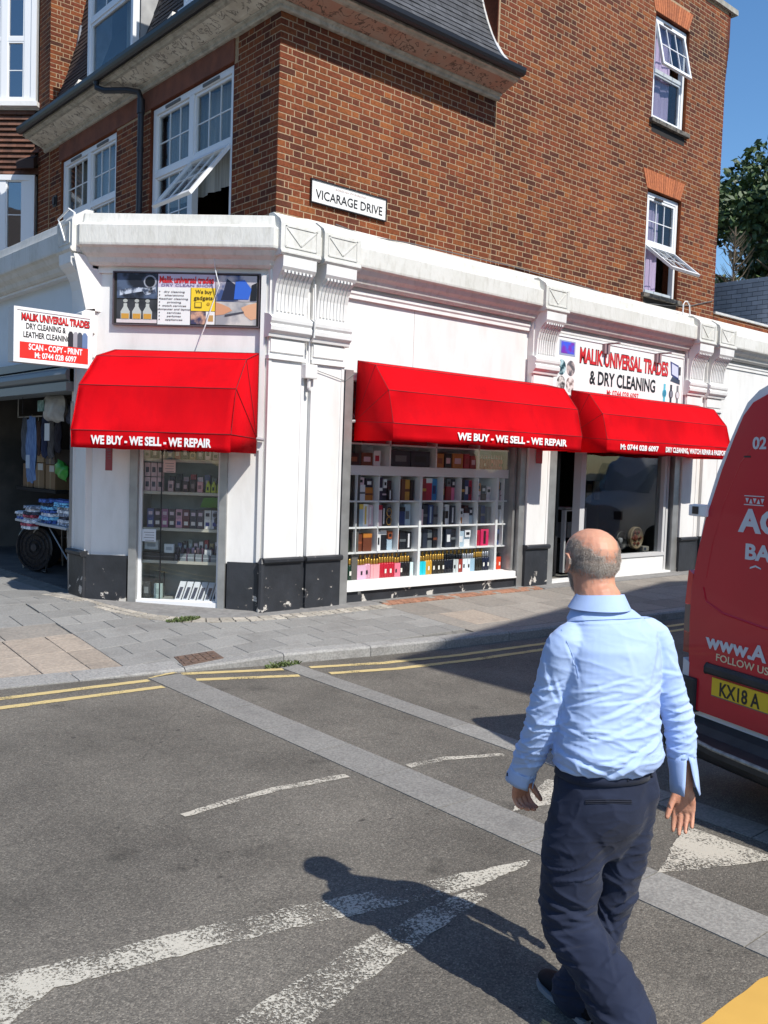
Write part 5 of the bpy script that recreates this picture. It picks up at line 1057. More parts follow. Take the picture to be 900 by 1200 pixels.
for i in range(6):
    s0=1.02-.085*i; g=MB()
    g.prism([FC.p(s0-.07,-.14,.27),FC.p(s0,-.14,.27),FC.p(s0-.02,-.30,.46),FC.p(s0-.09,-.30,.46)],[FC.p(s0-.07,-.12,.275),FC.p(s0,-.12,.275),FC.p(s0-.02,-.28,.465),FC.p(s0-.09,-.28,.465)])
    o=g.obj('tablet_box',flat(205,208,212)); props(o,'white flat tablet box leaning at bottom of corner display, %s from left'%ORD[i],'box')
    g=MB(); g.prism([FC.p(s0-.058,-.124,.30),FC.p(s0-.022,-.124,.30),FC.p(s0-.036,-.225,.405),FC.p(s0-.072,-.225,.405)],[FC.p(s0-.058,-.119,.302),FC.p(s0-.022,-.119,.302),FC.p(s0-.036,-.22,.408),FC.p(s0-.072,-.22,.408)]); g.obj('screen_picture',flat(60,65,80),o)
PAL=[((190,170,175),'pale rose'),((60,50,60),'plum'),((210,205,200),'ivory'),((90,100,130),'steel blue'),((150,60,65),'brick red'),((40,42,48),'charcoal'),((170,150,110),'sand'),((120,130,125),'sage grey'),((225,215,220),'shell white')]
for i in range(10):
    c,cn=PAL[i%9]; cc(1.36-.088*i,1.42-.088*i,1.875,.09+.03*(i%3),c,'%s carton on the topmost shelf of the corner display, %s from the left'%(cn,ORD[i]),c2=(40,40,45) if sum(c)>400 else (200,195,190))
for i in range(7):
    c,cn=PAL[(i*4+1)%9]; cc(1.09-.082*i,1.15-.082*i,1.504,.17+.03*(i%2),c,'taller %s carton standing behind the phone boxes, %s from the left'%(cn,ORD[i]),n=-.27,c2=(50,45,55) if sum(c)>400 else (190,185,180))
for i in range(8):
    c,cn=PAL[(i*2+3)%9]; cc(1.00-.062*i,1.045-.062*i,.80,.11+.02*(i%3),c,'slim %s carton at the back of the lower middle shelf, %s from left'%(cn,ORD[i]),n=-.30,c2=(60,60,65) if sum(c)>400 else (170,175,175))
# ---- right shop interior
t=thing('display_shelf','low shelf rack of small brown goods inside the right hand shop doorway','shelf',(5.25,.2,.2))
for i,z in enumerate((.42,.85,1.18)):
    g=MB(); g.box(FR,4.9,5.52,-.9,-.55,z,z+.03); g.obj('shelf',M_wf,t)
g=MB(); g.box(FR,4.88,4.91,-.9,-.55,.2,1.2); g.box(FR,5.51,5.54,-.9,-.55,.2,1.2); g.obj('side_panel',M_wf,t)
for i in range(6):
    cbox(FR,4.93+.095*i,5.0+.095*i,-.58,.88,.1+.03*(i%2),.1,[(110,70,35),(90,55,40),(60,40,30)][i%3],'brown packet, %s from the left, middle tier of the doorway shelf'%ORD[i],'packet','brown packets on the doorway shelf','packet',(180,120,60),'label')
    cbox(FR,4.93+.095*i,5.0+.095*i,-.58,.45,.12+.03*(i%2),.1,[(80,60,40),(120,80,40),(50,35,30)][i%3],'brown packet, %s from the left, lowest tier of the doorway shelf'%ORD[i],'packet','brown packets on the doorway shelf','packet',(160,110,60),'label')
g=MB(); g.lathe(FR.p(5.05,-.62,1.21),[(.085,0),(.09,.05),(.088,.16),(.05,.22),(.028,.24),(.028,.27)],14); o=g.obj('water_bottle',mat('clear_blue_plastic',(.35,.5,.6),.2)); props(o,'large clear blue water bottle on the shelf inside the right shop doorway','bottle'); g=MB(); g.lathe(FR.p(5.05,-.62,1.27),[(.092,0),(.092,.09)],14); g.obj('label',flat(60,120,200),o); g=MB(); g.lathe(FR.p(5.05,-.62,1.48),[(.032,0),(.032,.03)],12); g.obj('cap',flat(230,230,235),o)
t=thing('glass_cabinet','small pale framed cabinet standing behind the window post of the right shop','cabinet',(6.1,.2,.2))
g=MB(); rect_frame(g,FR,5.82,6.38,.25,1.28,.04,-.62,-.55); g.box(FR,5.82,6.38,-.95,-.55,1.26,1.29); g.obj('cabinet_frame',M_wf,t); g=MB(); g.box(FR,5.84,6.36,-.94,-.62,.25,.7); g.obj('back_panel',M_dark,t); g=MB(); 
for i in range(3): g.box(FR,5.9+.14*i,6.0+.14*i,-.75,-.66,.8,1.05)
g.obj('stacked_goods',flat(120,120,120),t)
for i,(x,r,c1,c2,lab) in enumerate([(6.62,.15,(22,22,24),(150,150,150),'leftmost black round speaker on the floor behind the right shop glass'),(6.98,.16,(18,18,20),(180,180,182),'middle black round speaker with silver centre behind the right shop glass'),(7.42,.19,(150,130,100),(120,60,40),'round cream and brown patterned wheel at the right of the shop window')]):
    t=thing('round_speaker',lab,'speaker',(x,-.1,.75)); P=FR.p(x,-.32,.60+r)
    g=MB(); g.lathe(P,[(r,.0),(r,.06),(r*.93,.07),(r*.86,.05),(r*.4,.02),(.001,.02)],22,axis=(0,-1,0)); g.obj('rim',flat(*c1),t,smooth=True); g=MB(); g.lathe(P,[(r*.3,.02),(r*.28,.05),(r*.1,.07),(.001,.072)],16,axis=(0,-1,0)); g.obj('centre',flat(*c2,rough=.3),t,smooth=True)
    if i==2:
        for q_ in range(6): 
            a=q_*1.047; g=MB(); c=P+Vector((math.cos(a)*r*.58,-.055,math.sin(a)*r*.58)); g.lathe(c,[(r*.17,0),(r*.12,.015)],8,axis=(0,-1,0)); g.obj('painted_knob',flat(110,50,35),t)
g=MB(); g.box(FR,7.6,7.78,-.4,-.25,.56,.64); o=g.obj('small_box',flat(170,165,155),bevel=.004); props(o,'small pale box on the window floor right of the round patterned wheel','box'); g=MB(); g.box(FR,7.62,7.70,-.249,-.247,.575,.62); g.obj('printed_panel',flat(70,75,90),o)
t=thing('wall_poster','dark framed picture high on the back wall of the right shop','picture',(5.2,.4,2)); g=MB(); g.box(FR,4.98,5.42,-.75,-.72,1.95,2.2); g.obj('frame',M_wf,t); g=MB(); g.box(FR,5.02,5.38,-.719,-.71,1.98,2.17); g.obj('picture_panel',flat(40,45,55),t)
g=MB()
for i in range(3): g.box(FR,6.7+.22*i,6.84+.22*i,-1.0,-.96,1.3+.05*i,1.62+.05*i)
o=g.obj('wall_cards',flat(90,75,50)); props(o,'three dim yellowish cards on the back of the right shop','card'); 
# ---- market stall (left shop)
t=thing('folding_table','white folding table loaded with folded clothes in the open market shop','table',(-1.1,3.2,.27))
g=MB(); g.bx(-1.45,-.75,2.35,4.15,.93,.965); g.obj('tabletop',mat('pale_table_top',(.5,.53,.56),.5),t,bevel=.006)
for (x,y) in ((-1.38,2.45),(-.82,2.45),(-1.38,4.05),(-.82,4.05)):
    g=MB(); g.tube([(x,y,.93),(x+.02,y,.27)],.014,8); g.obj('leg',M_metal,t)
g=MB(); g.tube([(-1.38,2.45,.55),(-1.38,3.1,.93)],.01,6); g.tube([(-1.38,4.05,.55),(-1.38,3.4,.93)],.01,6); g.obj('brace',M_metal,t)
def cloth_stack(x,y,w,d,z,n,cols,label,hh=.03):
    t=thing('folded_clothes',label,'clothes',(x,y,z)); rr=random.Random(int(x*100+y*31))
    for i in range(n):
        g=MB(); a=rr.uniform(-.12,.12); ww=w*rr.uniform(.88,1.05)/2; dd_=d*rr.uniform(.88,1.05)/2; c,s_=math.cos(a),math.sin(a); NN=10; ring0=[];ring1=[]
        for k in range(NN*2):
            th=k/(NN*2)*6.283; px=ww*np.sign(math.cos(th))*abs(math.cos(th))**.35; py=dd_*np.sign(math.sin(th))*abs(math.sin(th))**.35; ring0.append((x+px*c-py*s_,y+px*s_+py*c,z+.002+rr.uniform(0,.004))); ring1.append((x+(px*c-py*s_)*.97,y+(px*s_+py*c)*.97,z+hh-.002+rr.uniform(-.006,.006)))
        g.prism(ring0,ring1); cc_=cols[i%len(cols)]; g.obj('folded_garment',mat('cloth_%d_%d_%d'%cc_,S(*cc_),.9,S(*[min(255,int(v*1.5+30)) for v in cc_]),22,detail=2,thr=(.45,.55)),t); z+=hh
    return z
DB=(40,60,110); LB=(80,130,190); GY=(120,125,135); WT=(185,190,200); DK=(35,35,45); RD=(130,50,60)
z_=cloth_stack(-1.2,2.62,.42,.4,.967,6,[GY,WT,DK,GY,WT,GY],'tall stack of grey patterned garments at the right of the market table',.04)
cloth_stack(-1.2,2.62,.5,.5,z_,3,[LB,LB,DB],'sky blue garments lying on top of the grey stack on the market table',.03)
cloth_stack(-1.25,3.12,.4,.42,.967,7,[DB,LB,WT,DB,LB,DK,DB],'leaning pile of blue denim garments in the middle of the market table',.045)
cloth_stack(-1.28,3.62,.42,.4,.967,5,[WT,RD,DK,WT,GY],'pile of white and red printed garments near the left of the market table',.04)
cloth_stack(-1.28,3.98,.4,.3,.967,3,[DB,GY,WT],'low pile of dark blue and grey garments at the left end of the market table',.035)
cloth_stack(-1.46,3.55,.14,.34,.86,3,[WT,RD,WT],'pink and white cloth bunch drooping over the front edge of the market table',.04)
# fan
t=thing('drum_fan','large black round floor fan standing under the market table','fan',(-1.35,3.7,.27))
P=Vector((-1.30,3.62,.60)); AXD=Vector((-.9,-.45,0))
g=MB(); 
for rr_ in (.30,.24,.17,.10): g.tube([P+Vector((-.45*math.cos(a)*rr_,.9*math.cos(a)*rr_,math.sin(a)*rr_))+AXD*.09 for a in [i*6.2832/24 for i in range(25)]],.006 if rr_<.3 else .02,5)
for i in range(20):
    a=i*6.2832/20; g.tube([P+AXD*.09,P+AXD*.09+Vector((-.45*math.cos(a)*.3,.9*math.cos(a)*.3,math.sin(a)*.3))],.003,4)
g.obj('grille',M_black,t)
g=MB(); g.lathe(P-AXD*.08,[(.31,0),(.31,.16)],26,axis=AXD); g.obj('drum',M_black,t); g=MB(); g.lathe(P+AXD*.06,[(.05,0),(.05,.05),(.01,.055)],14,axis=AXD); g.obj('hub',flat(60,60,62),t)
for i in range(5):
    a=i*1.2566; b=a+.7; g=MB(); e=lambda r,a_: P+AXD*.02+Vector((-.45*math.cos(a_)*r,.9*math.cos(a_)*r,math.sin(a_)*r)); g.prism([e(.05,a),e(.27,a),e(.27,b),e(.05,b)],[e(.05,a)+AXD*.01,e(.27,a)+AXD*.01,e(.27,b)+AXD*.04,e(.05,b)+AXD*.04]); g.obj('blade',flat(30,30,32),t)
g=MB(); g.tube([P+Vector((0,-.3,-.05)),P+Vector((-.02,-.3,-.31)),P+Vector((-.02,.3,-.31)),P+Vector((0,.3,-.05))],.014,8); g.obj('stand',M_black,t)
# boxes, bags, hanging goods
def carton(x,y,z,w,d,h,c,label,lid=None):
    g=MB(); g.bx(x,x+w,y,y+d,z,z+h); o=g.obj('cardboard_box',flat(*c,rough=.9),bevel=.004); props(o,label,'box')
    g=MB(); g.bx(x-.002,x-.0005,y+d*.45,y+d*.55,z,z+h); g.obj('tape',flat(150,130,95),o)
    g=MB(); g.bx(x-.004,x-.002,y+d*.1,y+d*.6,z+h*.72,z+h*.98); g.obj('paper_label',flat(190,190,185),o)
carton(-.85,4.25,1.36,.4,.36,.36,(140,115,85),'cardboard box with paper label on the shelf, right of the two larger boxes'); carton(-.85,4.68,1.36,.4,.4,.38,(135,112,84),'middle cardboard box with paper label on the stall shelf'); carton(-.85,5.14,1.36,.4,.4,.36,(128,105,80),'leftmost cardboard box on the stall shelf')
carton(-.6,3.75,1.5,.3,.3,.26,(70,60,55),'dark small carton on the stall shelf beside the green bag'); carton(-.6,3.4,1.5,.3,.28,.24,(65,55,50),'dark small carton hanging nearest the green bag')
carton(-.9,4.4,.3,.4,.45,.34,(120,95,70),'cardboard box on the floor left of the fan, lower of two'); carton(-.9,4.6,.66,.4,.42,.36,(115,92,68),'cardboard box on the floor left of the fan, upper of two')
t=thing('stall_shelf','dark shelf board carrying the cardboard boxes in the market shop','shelf',(-.6,4.6,1.33)); g=MB(); g.bx(-.9,-.4,4.1,5.7,1.31,1.355); g.bx(-.42,-.38,4.1,5.7,.27,2.4); g.obj('board',M_dark,t)
Z0=Vector((0,0,1))
def pillow(name,F,a,z,w,h,th,m,label,cat,extra=None,rot=0):
    t=thing(name,label,cat,F.p(a,0,z)); mb=MB(); n=12; vs=[]; 
    for sgn in (1,-1):
        for j in range(n+1):
            for i in range(n+1):
                u=i/n*2-1; v=j/n*2-1; k=(1-abs(u)**3)*(1-abs(v)**3); aa=u*w/2*(1-.08*abs(v)**2)+.01*math.sin(v*7); zz=v*h/2*(1-.08*u*u)+.012*math.sin(u*6); c,s_=math.cos(rot),math.sin(rot)
                vs.append(F.p(a+aa*c-zz*s_,sgn*th/2*k**.6+.008*math.sin(u*9+v*5),z+aa*s_+zz*c))
    N1=(n+1)**2; fs=[]
    for s_ in (0,1):
        for j in range(n):
            for i in range(n): q0=s_*N1+j*(n+1)+i; fs.append((q0,q0+1,q0+n+2,q0+n+1))
    mb.add(vs,fs); o=mb.obj('cover',m,t,smooth=True,weld=True); return t
FI=Fr((-1.5,0),(0,1),(-1,0))
t=pillow('wrapped_bag',FI,2.62,2.47,.62,.36,.2,mat('crinkled_white_plastic',(.42,.42,.40),.5,(.30,.30,.29),9,bump=.6,bscale=14),'bundle in crinkled white plastic hanging above the market table','bag',rot=.06)
g=MB(); g.box(FI,2.72,2.92,.10,.112,2.42,2.56); g.obj('printed_patch',mat('teal_patch',S(120,150,140),.6,S(40,90,80),14),t)
g=MB(); g.box(FI,2.66,2.82,.05,.055,2.05,2.27); o=g.obj('notice',flat(190,192,195)); props(o,'small white paper notice hanging under the plastic wrapped bundle','notice')
t=pillow('garment_pack',FI,3.42,1.93,.34,.88,.06,mat('blue_denim_cloth',S(70,95,140),.85,S(110,140,180),9,stretch=(1,8,1)),'long blue garment pack hanging in the market shop doorway','clothes'); g=MB(); g.box(FI,3.38,3.52,.032,.036,1.68,1.86); g.obj('paper_label',flat(150,170,195),t)
t=pillow('green_bag',Fr((-1.0,0),(0,1),(-1,0)),3.62,1.66,.40,.22,.12,mat('bright_green_plastic',(.06,.42,.05),.45),'bright green plastic bag hanging in the dark market shop','bag',rot=.35)
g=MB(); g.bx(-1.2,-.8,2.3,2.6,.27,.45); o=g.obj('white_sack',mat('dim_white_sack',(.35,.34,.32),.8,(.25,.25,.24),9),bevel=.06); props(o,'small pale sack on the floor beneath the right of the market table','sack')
g=MB(); g.tube([(-1.62,3.42,2.4),(-1.62,3.42,2.9)],.004,4); o=g.obj('hanging_hook',M_black); props(o,'thin hook above the blue garment pack','hook')
for i,(y,z,c,c2,cn) in enumerate([(3.9,2.05,(60,62,75),(90,90,110),'slate grey'),(4.15,2.0,(120,118,122),(150,150,155),'light grey'),(4.4,2.05,(45,60,100),(70,90,140),'navy'),(4.66,2.0,(90,70,70),(130,100,95),'dusty pink'),(4.92,2.05,(70,72,70),(100,100,96),'olive grey'),(5.2,2.0,(100,115,140),(140,155,175),'pale denim')]):
    t=pillow('hanging_garment',Fr((-.95,0),(0,1),(-1,0)),y,z+.1,.20,.50+.08*(i%3),.07,mat('garment_%d'%i,S(*[int(v*.7) for v in c]),.9,S(*[int(v*.7) for v in c2]),7,stretch=(1,8,1)),'%s garment hanging in the row above the cardboard boxes of the market shop'%cn,'clothes'); g=MB(); P=Vector((-.95,y,z+.36)); g.tube([P,P+Z0*.05],.004,4); g.obj('hanger_hook',M_metal,t)
t=thing('clothes_rail','metal rail carrying the hanging garments inside the market shop','rail',(-.95,4.5,2.45)); g=MB(); g.tube([(-.95,3.7,2.43),(-.95,5.5,2.43)],.012,6); g.obj('rail',M_metal,t); g=MB(); g.tube([(-.95,5.5,2.43),(-.95,5.5,2.95)],.01,6); g.obj('drop_rod',M_metal,t); g=MB(); g.tube([(-.95,3.7,2.43),(-.95,3.7,2.95)],.01,6); g.obj('drop_rod',M_metal,t)
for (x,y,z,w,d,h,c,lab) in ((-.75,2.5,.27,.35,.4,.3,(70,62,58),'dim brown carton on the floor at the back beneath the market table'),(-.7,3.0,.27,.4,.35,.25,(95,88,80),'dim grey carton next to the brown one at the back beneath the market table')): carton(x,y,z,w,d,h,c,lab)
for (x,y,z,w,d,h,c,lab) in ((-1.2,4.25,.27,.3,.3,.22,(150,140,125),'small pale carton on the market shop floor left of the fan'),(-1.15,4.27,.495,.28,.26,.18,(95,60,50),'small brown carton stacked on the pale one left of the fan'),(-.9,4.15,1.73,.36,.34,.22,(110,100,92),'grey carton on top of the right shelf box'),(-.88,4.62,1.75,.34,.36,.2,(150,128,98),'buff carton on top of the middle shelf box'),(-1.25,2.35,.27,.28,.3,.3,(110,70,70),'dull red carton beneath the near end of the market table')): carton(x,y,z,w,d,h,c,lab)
for (y,z,w,h,c,c2,lab) in ((2.35,2.2,.34,.3,(150,60,60),(90,35,40),'dull red bag hanging near the market doorway pier'),(3.05,2.42,.3,.26,(60,70,95),(90,100,130),'navy bag hanging between the white bundle and the blue pack'),(2.75,1.72,.3,.34,(120,110,95),(160,150,130),'beige cloth bag hanging above the blue garments on the table')): pillow('hanging_bag',Fr((-1.1,0),(0,1),(-1,0)),y,z,w,h,.12,mat('bag_%d_%d_%d'%c,S(*c),.8,S(*c2),9),lab,'bag')
# neighbour building below; neighbour building ------------------------------------------------
Nb=thing('neighbour_building','adjoining building with brown tile hung bay and tall white windows at the left edge','building',(-.6,9.2,.2))
FB=Fr((-.0,7.36),(-q,q),(-q,-q))
M_tile=mat('brown_hanging_tile',(.16,.07,.045),.9,(.10,.05,.035),5,rndval=.25,bump=.3,bscale=25)
g=MB(); g.prism([(0.02,7.36,.2),(-1.3,8.66,.2),(-1.3,12,.2),(.02,12,.2)],[(0.02,7.36,10.5),(-1.3,8.66,10.5),(-1.3,12,10.5),(.02,12,10.5)]); g.obj('bay_core',M_dark,Nb)
for (z0,z1,nm) in ((4.4,6.68,'low'),(7.90,10.4,'high')):
    g=MB(); rect_frame(g,FB,.03,1.25,z0,z1,.09,0,.10); g.box(FB,.03,.25,0,.08,z0,z1); g.box(FB,.55,.66,0,.08,z0,z1); g.box(FB,.2,1.2,0,.07,z0+(z1-z0)*.42,z0+(z1-z0)*.42+.07); wn=g.obj('window',M_upvc,Nb)
    g=MB(); g.box(FB,-.02,1.35,0,.16,z0-.07,z0+.01); g.obj('sill',M_sill,wn)
    sash(wn,FB,.25,.56,z0+.08,z0+(z1-z0)*.42,1,2,n=.04,w=.03,gm=glassmat('sky_glass',(.3,.35,.4),.35)); sash(wn,FB,.25,.56,z0+(z1-z0)*.42+.06,z1-.08,1,2,n=.04,w=.03,gm=MATS['sky_glass']); sash(wn,FB,.66,1.2,z0+.08,z1-.08,1,3,n=.04,w=.03,gm=MATS['sky_glass'])
n=12
for j in range(n):
    z=6.70+j*.092
    x=-.02+(.08 if j%2 else 0)
    while x<1.3:
        g=MB(); a0,a1=max(x,-.02),min(x+.16,1.35); g.prism([FB.p(a0,.0,z+.12),FB.p(a1-.004,.0,z+.12),FB.p(a1-.004,.055,z),FB.p(a0,.055,z)],[FB.p(a0,.0,z+.132),FB.p(a1-.004,.0,z+.132),FB.p(a1-.004,.075,z+.004),FB.p(a0,.075,z+.004)]); g.obj('tile',M_tile,Nb); x+=.16
g=MB(); g.box(FB,-.02,1.4,.0,.04,7.8,7.86); g.obj('lead_apron',MATS['lead_flashing'],Nb)
g=MB(); g.prism([FB.p(-.02,.1,6.85),FB.p(.28,.10,6.85),FB.p(.30,.10,6.95),FB.p(-.02,.10,7.02)],[FB.p(-.02,.25,6.75),FB.p(.28,.25,6.75),FB.p(.30,.25,6.85),FB.p(-.02,.25,6.92)]); g.obj('bracket',mat('dark_brown_timber',(.05,.03,.025),.8),Nb)
g=MB(); g.bx(-1.75,-1.5,7.3,14,.2,4.6); g.obj('shopfront',M_white,Nb)
# ---------------- lower wing to the right
Wg=thing('side_wing','low wing beyond the brick corner with grey tile hung wall above the white cornice','building',(12,2,.2))
g=MB(); g.bx(9.68,14,.0,.28,4.3,4.86); wb=g.obj('parapet_wall',M_mortar,Wg)
allb.clear(); FW=Fr((9.68,0),(1,0),(0,-1)); bricks(FW,0,4.3,4.52,4.85,[],0,'W',lambda a,z:True); g=MB()
for (ar,tag,F,s0,s1,z0_,z1_) in allb:
    n=.007; d=.003; b=[F.p(s0,0,z0_),F.p(s1,0,z0_),F.p(s1,0,z1_),F.p(s0,0,z1_)]; f=[F.p(s0+d,n,z0_+d),F.p(s1-d,n,z0_+d),F.p(s1-d,n,z1_-d),F.p(s0+d,n,z1_-d)]
    g.add(b+f,[(4,5,6,7),(0,1,5,4),(1,2,6,5),(2,3,7,6),(3,0,4,7)],0,rng.random()*.999+.001)
o=g.obj('brickwork',M_brick,wb); o['kind']='stuff'
g=MB(); g.bx(9.68,14,-.04,.32,4.86,4.90); g.obj('coping',MATS['lead_flashing'],Wg)
# grey blockwork: wall facing the street, running back from x=11
M_gblk=mat('blue_grey_block',(.44,.48,.55),.7,(.36,.40,.46),4,rndval=.12); 
FGk=Fr((12.0,0),(0,1),(-1,0))
g=MB(); g.box(FGk,-.1,1.95,-.25,0,4.85,5.86); gw=g.obj('rear_wall',mat('dark_joint',(.06,.065,.07),.9),Wg)
j=0; z=4.92
while z<5.85:
    y=-.08-(.11 if j%2 else 0)
    while y<1.9:
        top_=5.72 if y<.6 else 5.85
        g=MB(); g.box(FGk,max(y,-.08),min(y+.215,1.9),0,.012,z,z+.082); g.obj('block',M_gblk,gw); y+=.225
    z+=.092; j+=1
g=MB(); g.prism([(11.95,1.35,5.85),(11.95,1.95,5.85),(11.95,1.95,6.15)],[(12.4,1.35,5.85),(12.4,1.95,5.85),(12.4,1.95,6.15)]); g.obj('roof_light',M_sill,Wg)
g=MB(); g.bx(12.3,16,.3,6,5.5,5.56); g.obj('flat_roof',MATS['grey_roof_felt'],Wg)
# ---------------- building across the road whose shade falls over the van and kerb
Op=thing('opposite_building','brick house across the road, out of view, throwing the shade behind the parked van','building',(6,-13,0))
FO=Fr((0,-10.3),(-1,0),(0,1)); M_ob=mat('stock_brick_plain',(.16,.075,.05),.9,(.2,.085,.05),6,bump=.3,bscale=60)
Hh=9.05
g=MB(); wh=[(-2.2,-1.2,.9,2.4),(-4.6,-3.6,.9,2.4),(-7,-6,.9,2.4),(-2.2,-1.2,3.9,5.4),(-4.6,-3.6,3.9,5.4),(-7,-6,3.9,5.4)]
wall_holes(g,FO,-14,0,0,Hh,wh,-.3,0); g.bx(0,.3,-16,-10.6,0,Hh); g.bx(.3,14,-16,-15.7,0,Hh); g.bx(13.7,14,-15.7,-10.6,0,Hh); g.obj('wall',M_ob,Op)
g=MB(); g.prism([(0,-10.3,Hh),(14,-10.3,Hh),(7,-10.3,Hh+1.75)],[(0,-16,Hh),(14,-16,Hh),(7,-16,Hh+1.75)]); g.obj('roof',M_slateL,Op)
for h in wh:
    g=MB(); rect_frame(g,FO,h[0],h[1],h[2],h[3],.07,-.15,-.08); g.box(FO,h[0],h[1],-.14,-.09,(h[2]+h[3])/2-.03,(h[2]+h[3])/2+.03); wn=g.obj('window',M_upvc,Op); g=MB(); g.box(FO,h[0]+.05,h[1]-.05,-.12,-.115,h[2]+.05,h[3]-.05); g.obj('pane',M_glass,wn)
Tc=thing('added_terrace','brick terrace added out of view across the main street to cut low sky light','building',(-24,8,0))  # unseen terrace, added to block low sky light from the street front
FT=Fr((-21,0),(0,-1),(1,0)); g=MB(); wt=[(-34+i*3.2,-34+i*3.2+1.3,z0,z0+1.6) for i in range(13) for z0 in (1.0,4.0,6.9)]
wall_holes(g,FT,-36,8,0,9.5,wt,-.3,0); g.bx(-30,-21.3,-8,-7.7,0,9.5); g.bx(-30,-21.3,35.7,36,0,9.5); g.bx(-30,-29.7,-7.7,35.7,0,9.5); g.obj('wall',M_ob,Tc)
g=MB(); g.prism([(-21,-8,9.5),(-30,-8,9.5),(-25.5,-8,12.5)],[(-21,36,9.5),(-30,36,9.5),(-25.5,36,12.5)]); g.obj('roof',M_slateL,Tc)
for h in wt:
    g=MB(); rect_frame(g,FT,*h,.08,-.15,-.08); wn=g.obj('window',M_upvc,Tc); g=MB(); g.box(FT,h[0]+.05,h[1]-.05,-.12,-.115,h[2]+.05,h[3]-.05); g.obj('pane',M_glass,wn)
# ---------------- trees
def tree(label,base,h,cr,seed,nl,m1,lo=.35,squash=1.0,leaf=.16,trunk=True):
    t=thing('tree',label,'tree',base); rr=random.Random(seed); nr=np.random.RandomState(seed); b=Vector(base); g=MB()
    g.tube([b,b+Vector((.1,0,h*.25)),b+Vector((-.1,.1,h*.55)),b+Vector((0,0,h*.8))],[.3,.24,.14,.05],8); br=[]
    for i in range(16):
        a=rr.random()*6.28; z=h*rr.uniform(.3,.7); l=cr*rr.uniform(.5,.95); p=b+Vector((0,0,z)); e=p+Vector((math.cos(a)*l,math.sin(a)*l,h*rr.uniform(.05,.22))); g.tube([p,(p+e)/2+Vector((0,0,.2)),e],[.1,.06,.02],5); br.append(e)
    g.obj('trunk',mat('bark',(.09,.07,.05),.9),t)
    cl=[]
    for i in range(64):
        th=rr.random()*6.28; u=rr.uniform(lo,1); rad=cr*math.sqrt(max(.12,1-((u-.52)/.52)**2))*rr.uniform(.35,1)
        cl.append((b+Vector((math.cos(th)*rad,math.sin(th)*rad,h*u)),rr.uniform(.45,1.0)*cr*.28))
    C_=np.array([[*c,r] for c,r in cl]); idx=nr.randint(0,len(cl),nl); d=nr.normal(size=(nl,3)); d/=np.linalg.norm(d,axis=1)[:,None]; rad=C_[idx,3]*(nr.uniform(.15,1.15,nl)**.6)
    c=C_[idx,:3]+d*rad[:,None]*np.array([1,1,.8]); u=nr.normal(size=(nl,3)); u/=np.linalg.norm(u,axis=1)[:,None]; v=np.cross(u,nr.normal(size=(nl,3))); v/=np.linalg.norm(v,axis=1)[:,None]; s=leaf*nr.uniform(.5,1.1,nl)[:,None]
    V_=np.stack([c-u*s,c+v*s*.5,c+u*s,c-v*s*.5],1).reshape(-1,3); me=bpy.data.meshes.new('crown'); me.vertices.add(len(V_)); me.vertices.foreach_set('co',V_.ravel()); me.loops.add(nl*4); me.loops.foreach_set('vertex_index',np.arange(nl*4)); me.polygons.add(nl); me.polygons.foreach_set('loop_start',np.arange(nl)*4); me.update(); me.validate()
    link('crown',me,m1,t); return t
M_leaf=mat('leaf_green',(.03,.062,.017),.55,(.065,.105,.028),1.6,detail=4); M_leaf2=mat('leaf_light',(.10,.17,.04),.55,(.16,.2,.06),2)
def P3(px,py,dist):
    v=Vector(((px-450)/1073,-(py-600)/1073,-1)); d=(m3.to_3x3()@v); return CAMP+d*dist
p=P3(955,300,30); tree('dense dark green tree rising beyond the low right wing',(p.x,p.y,0),12.7,5.4,11,60000,M_leaf,.12,leaf=.16)
p=P3(868,330,34); tree('paler bushy tree just behind the brick building edge',(p.x,p.y,0),9.4,2.0,5,6000,M_leaf2,.3,leaf=.14)
p=P3(858,345,27); t=thing('bare_shrub','leafless twiggy shrub top between the brick edge and the dark tree','shrub',(p.x,p.y,0)); g=MB(); rr=random.Random(4); b=Vector((p.x,p.y,0)); g.tube([b,b+Vector((0,0,9.2))],[.08,.02],5)
for i in range(150):
    z=rr.uniform(5.6,9.0); a=rr.random()*6.28; l=(9.6-z)*.34*rr.uniform(.5,1.1); e=b+Vector((math.cos(a)*l,math.sin(a)*l,z+l*1.1)); g.tube([b+Vector((0,0,z)),b+Vector((math.cos(a)*l*.5,math.sin(a)*l*.5,z+l*.4)),e],[.012,.008,.003],4)
g.obj('branches',mat('twig_brown',(.16,.12,.08),.9),t)
# ================================================================ parked van
VO=Vector((-.84,-5.93,0)); VR=Vector((-.304,-.953,0)).normalized(); VF=Vector((-VR.y,VR.x,0)) 
if VF.x<0: VF=-VF
FVn=Fr((VO.x,VO.y),(VR.x,VR.y),(-VF.x,-VF.y))
V=thing('parked_van','red and white high roof van, rear doors lettered in white, parked at the right edge','van',(.5,-7.2,0))
M_vw=mat('white_van_paint',(.84,.85,.87),.25,coat=.5); M_vr=mat('red_van_wrap',(.60,.008,.026),.3,(.54,.007,.023),1.5,coat=.35,spec=.4,stain=None); M_vb=mat('black_van_plastic',(.02,.021,.023),.6,(.035,.035,.036),9,bump=.1,bscale=200); M_rub_=mat('tyre_rubber',(.02,.02,.02),.8)
half=[(.10,.36),(.03,.44),(.0,.62),(.0,1.05),(.012,1.27),(.04,1.50),(.075,1.69),(.15,1.91),(.22,2.06),(.29,2.20),(.36,2.32),(.44,2.385),(.55,2.43),(1.0,2.48)]
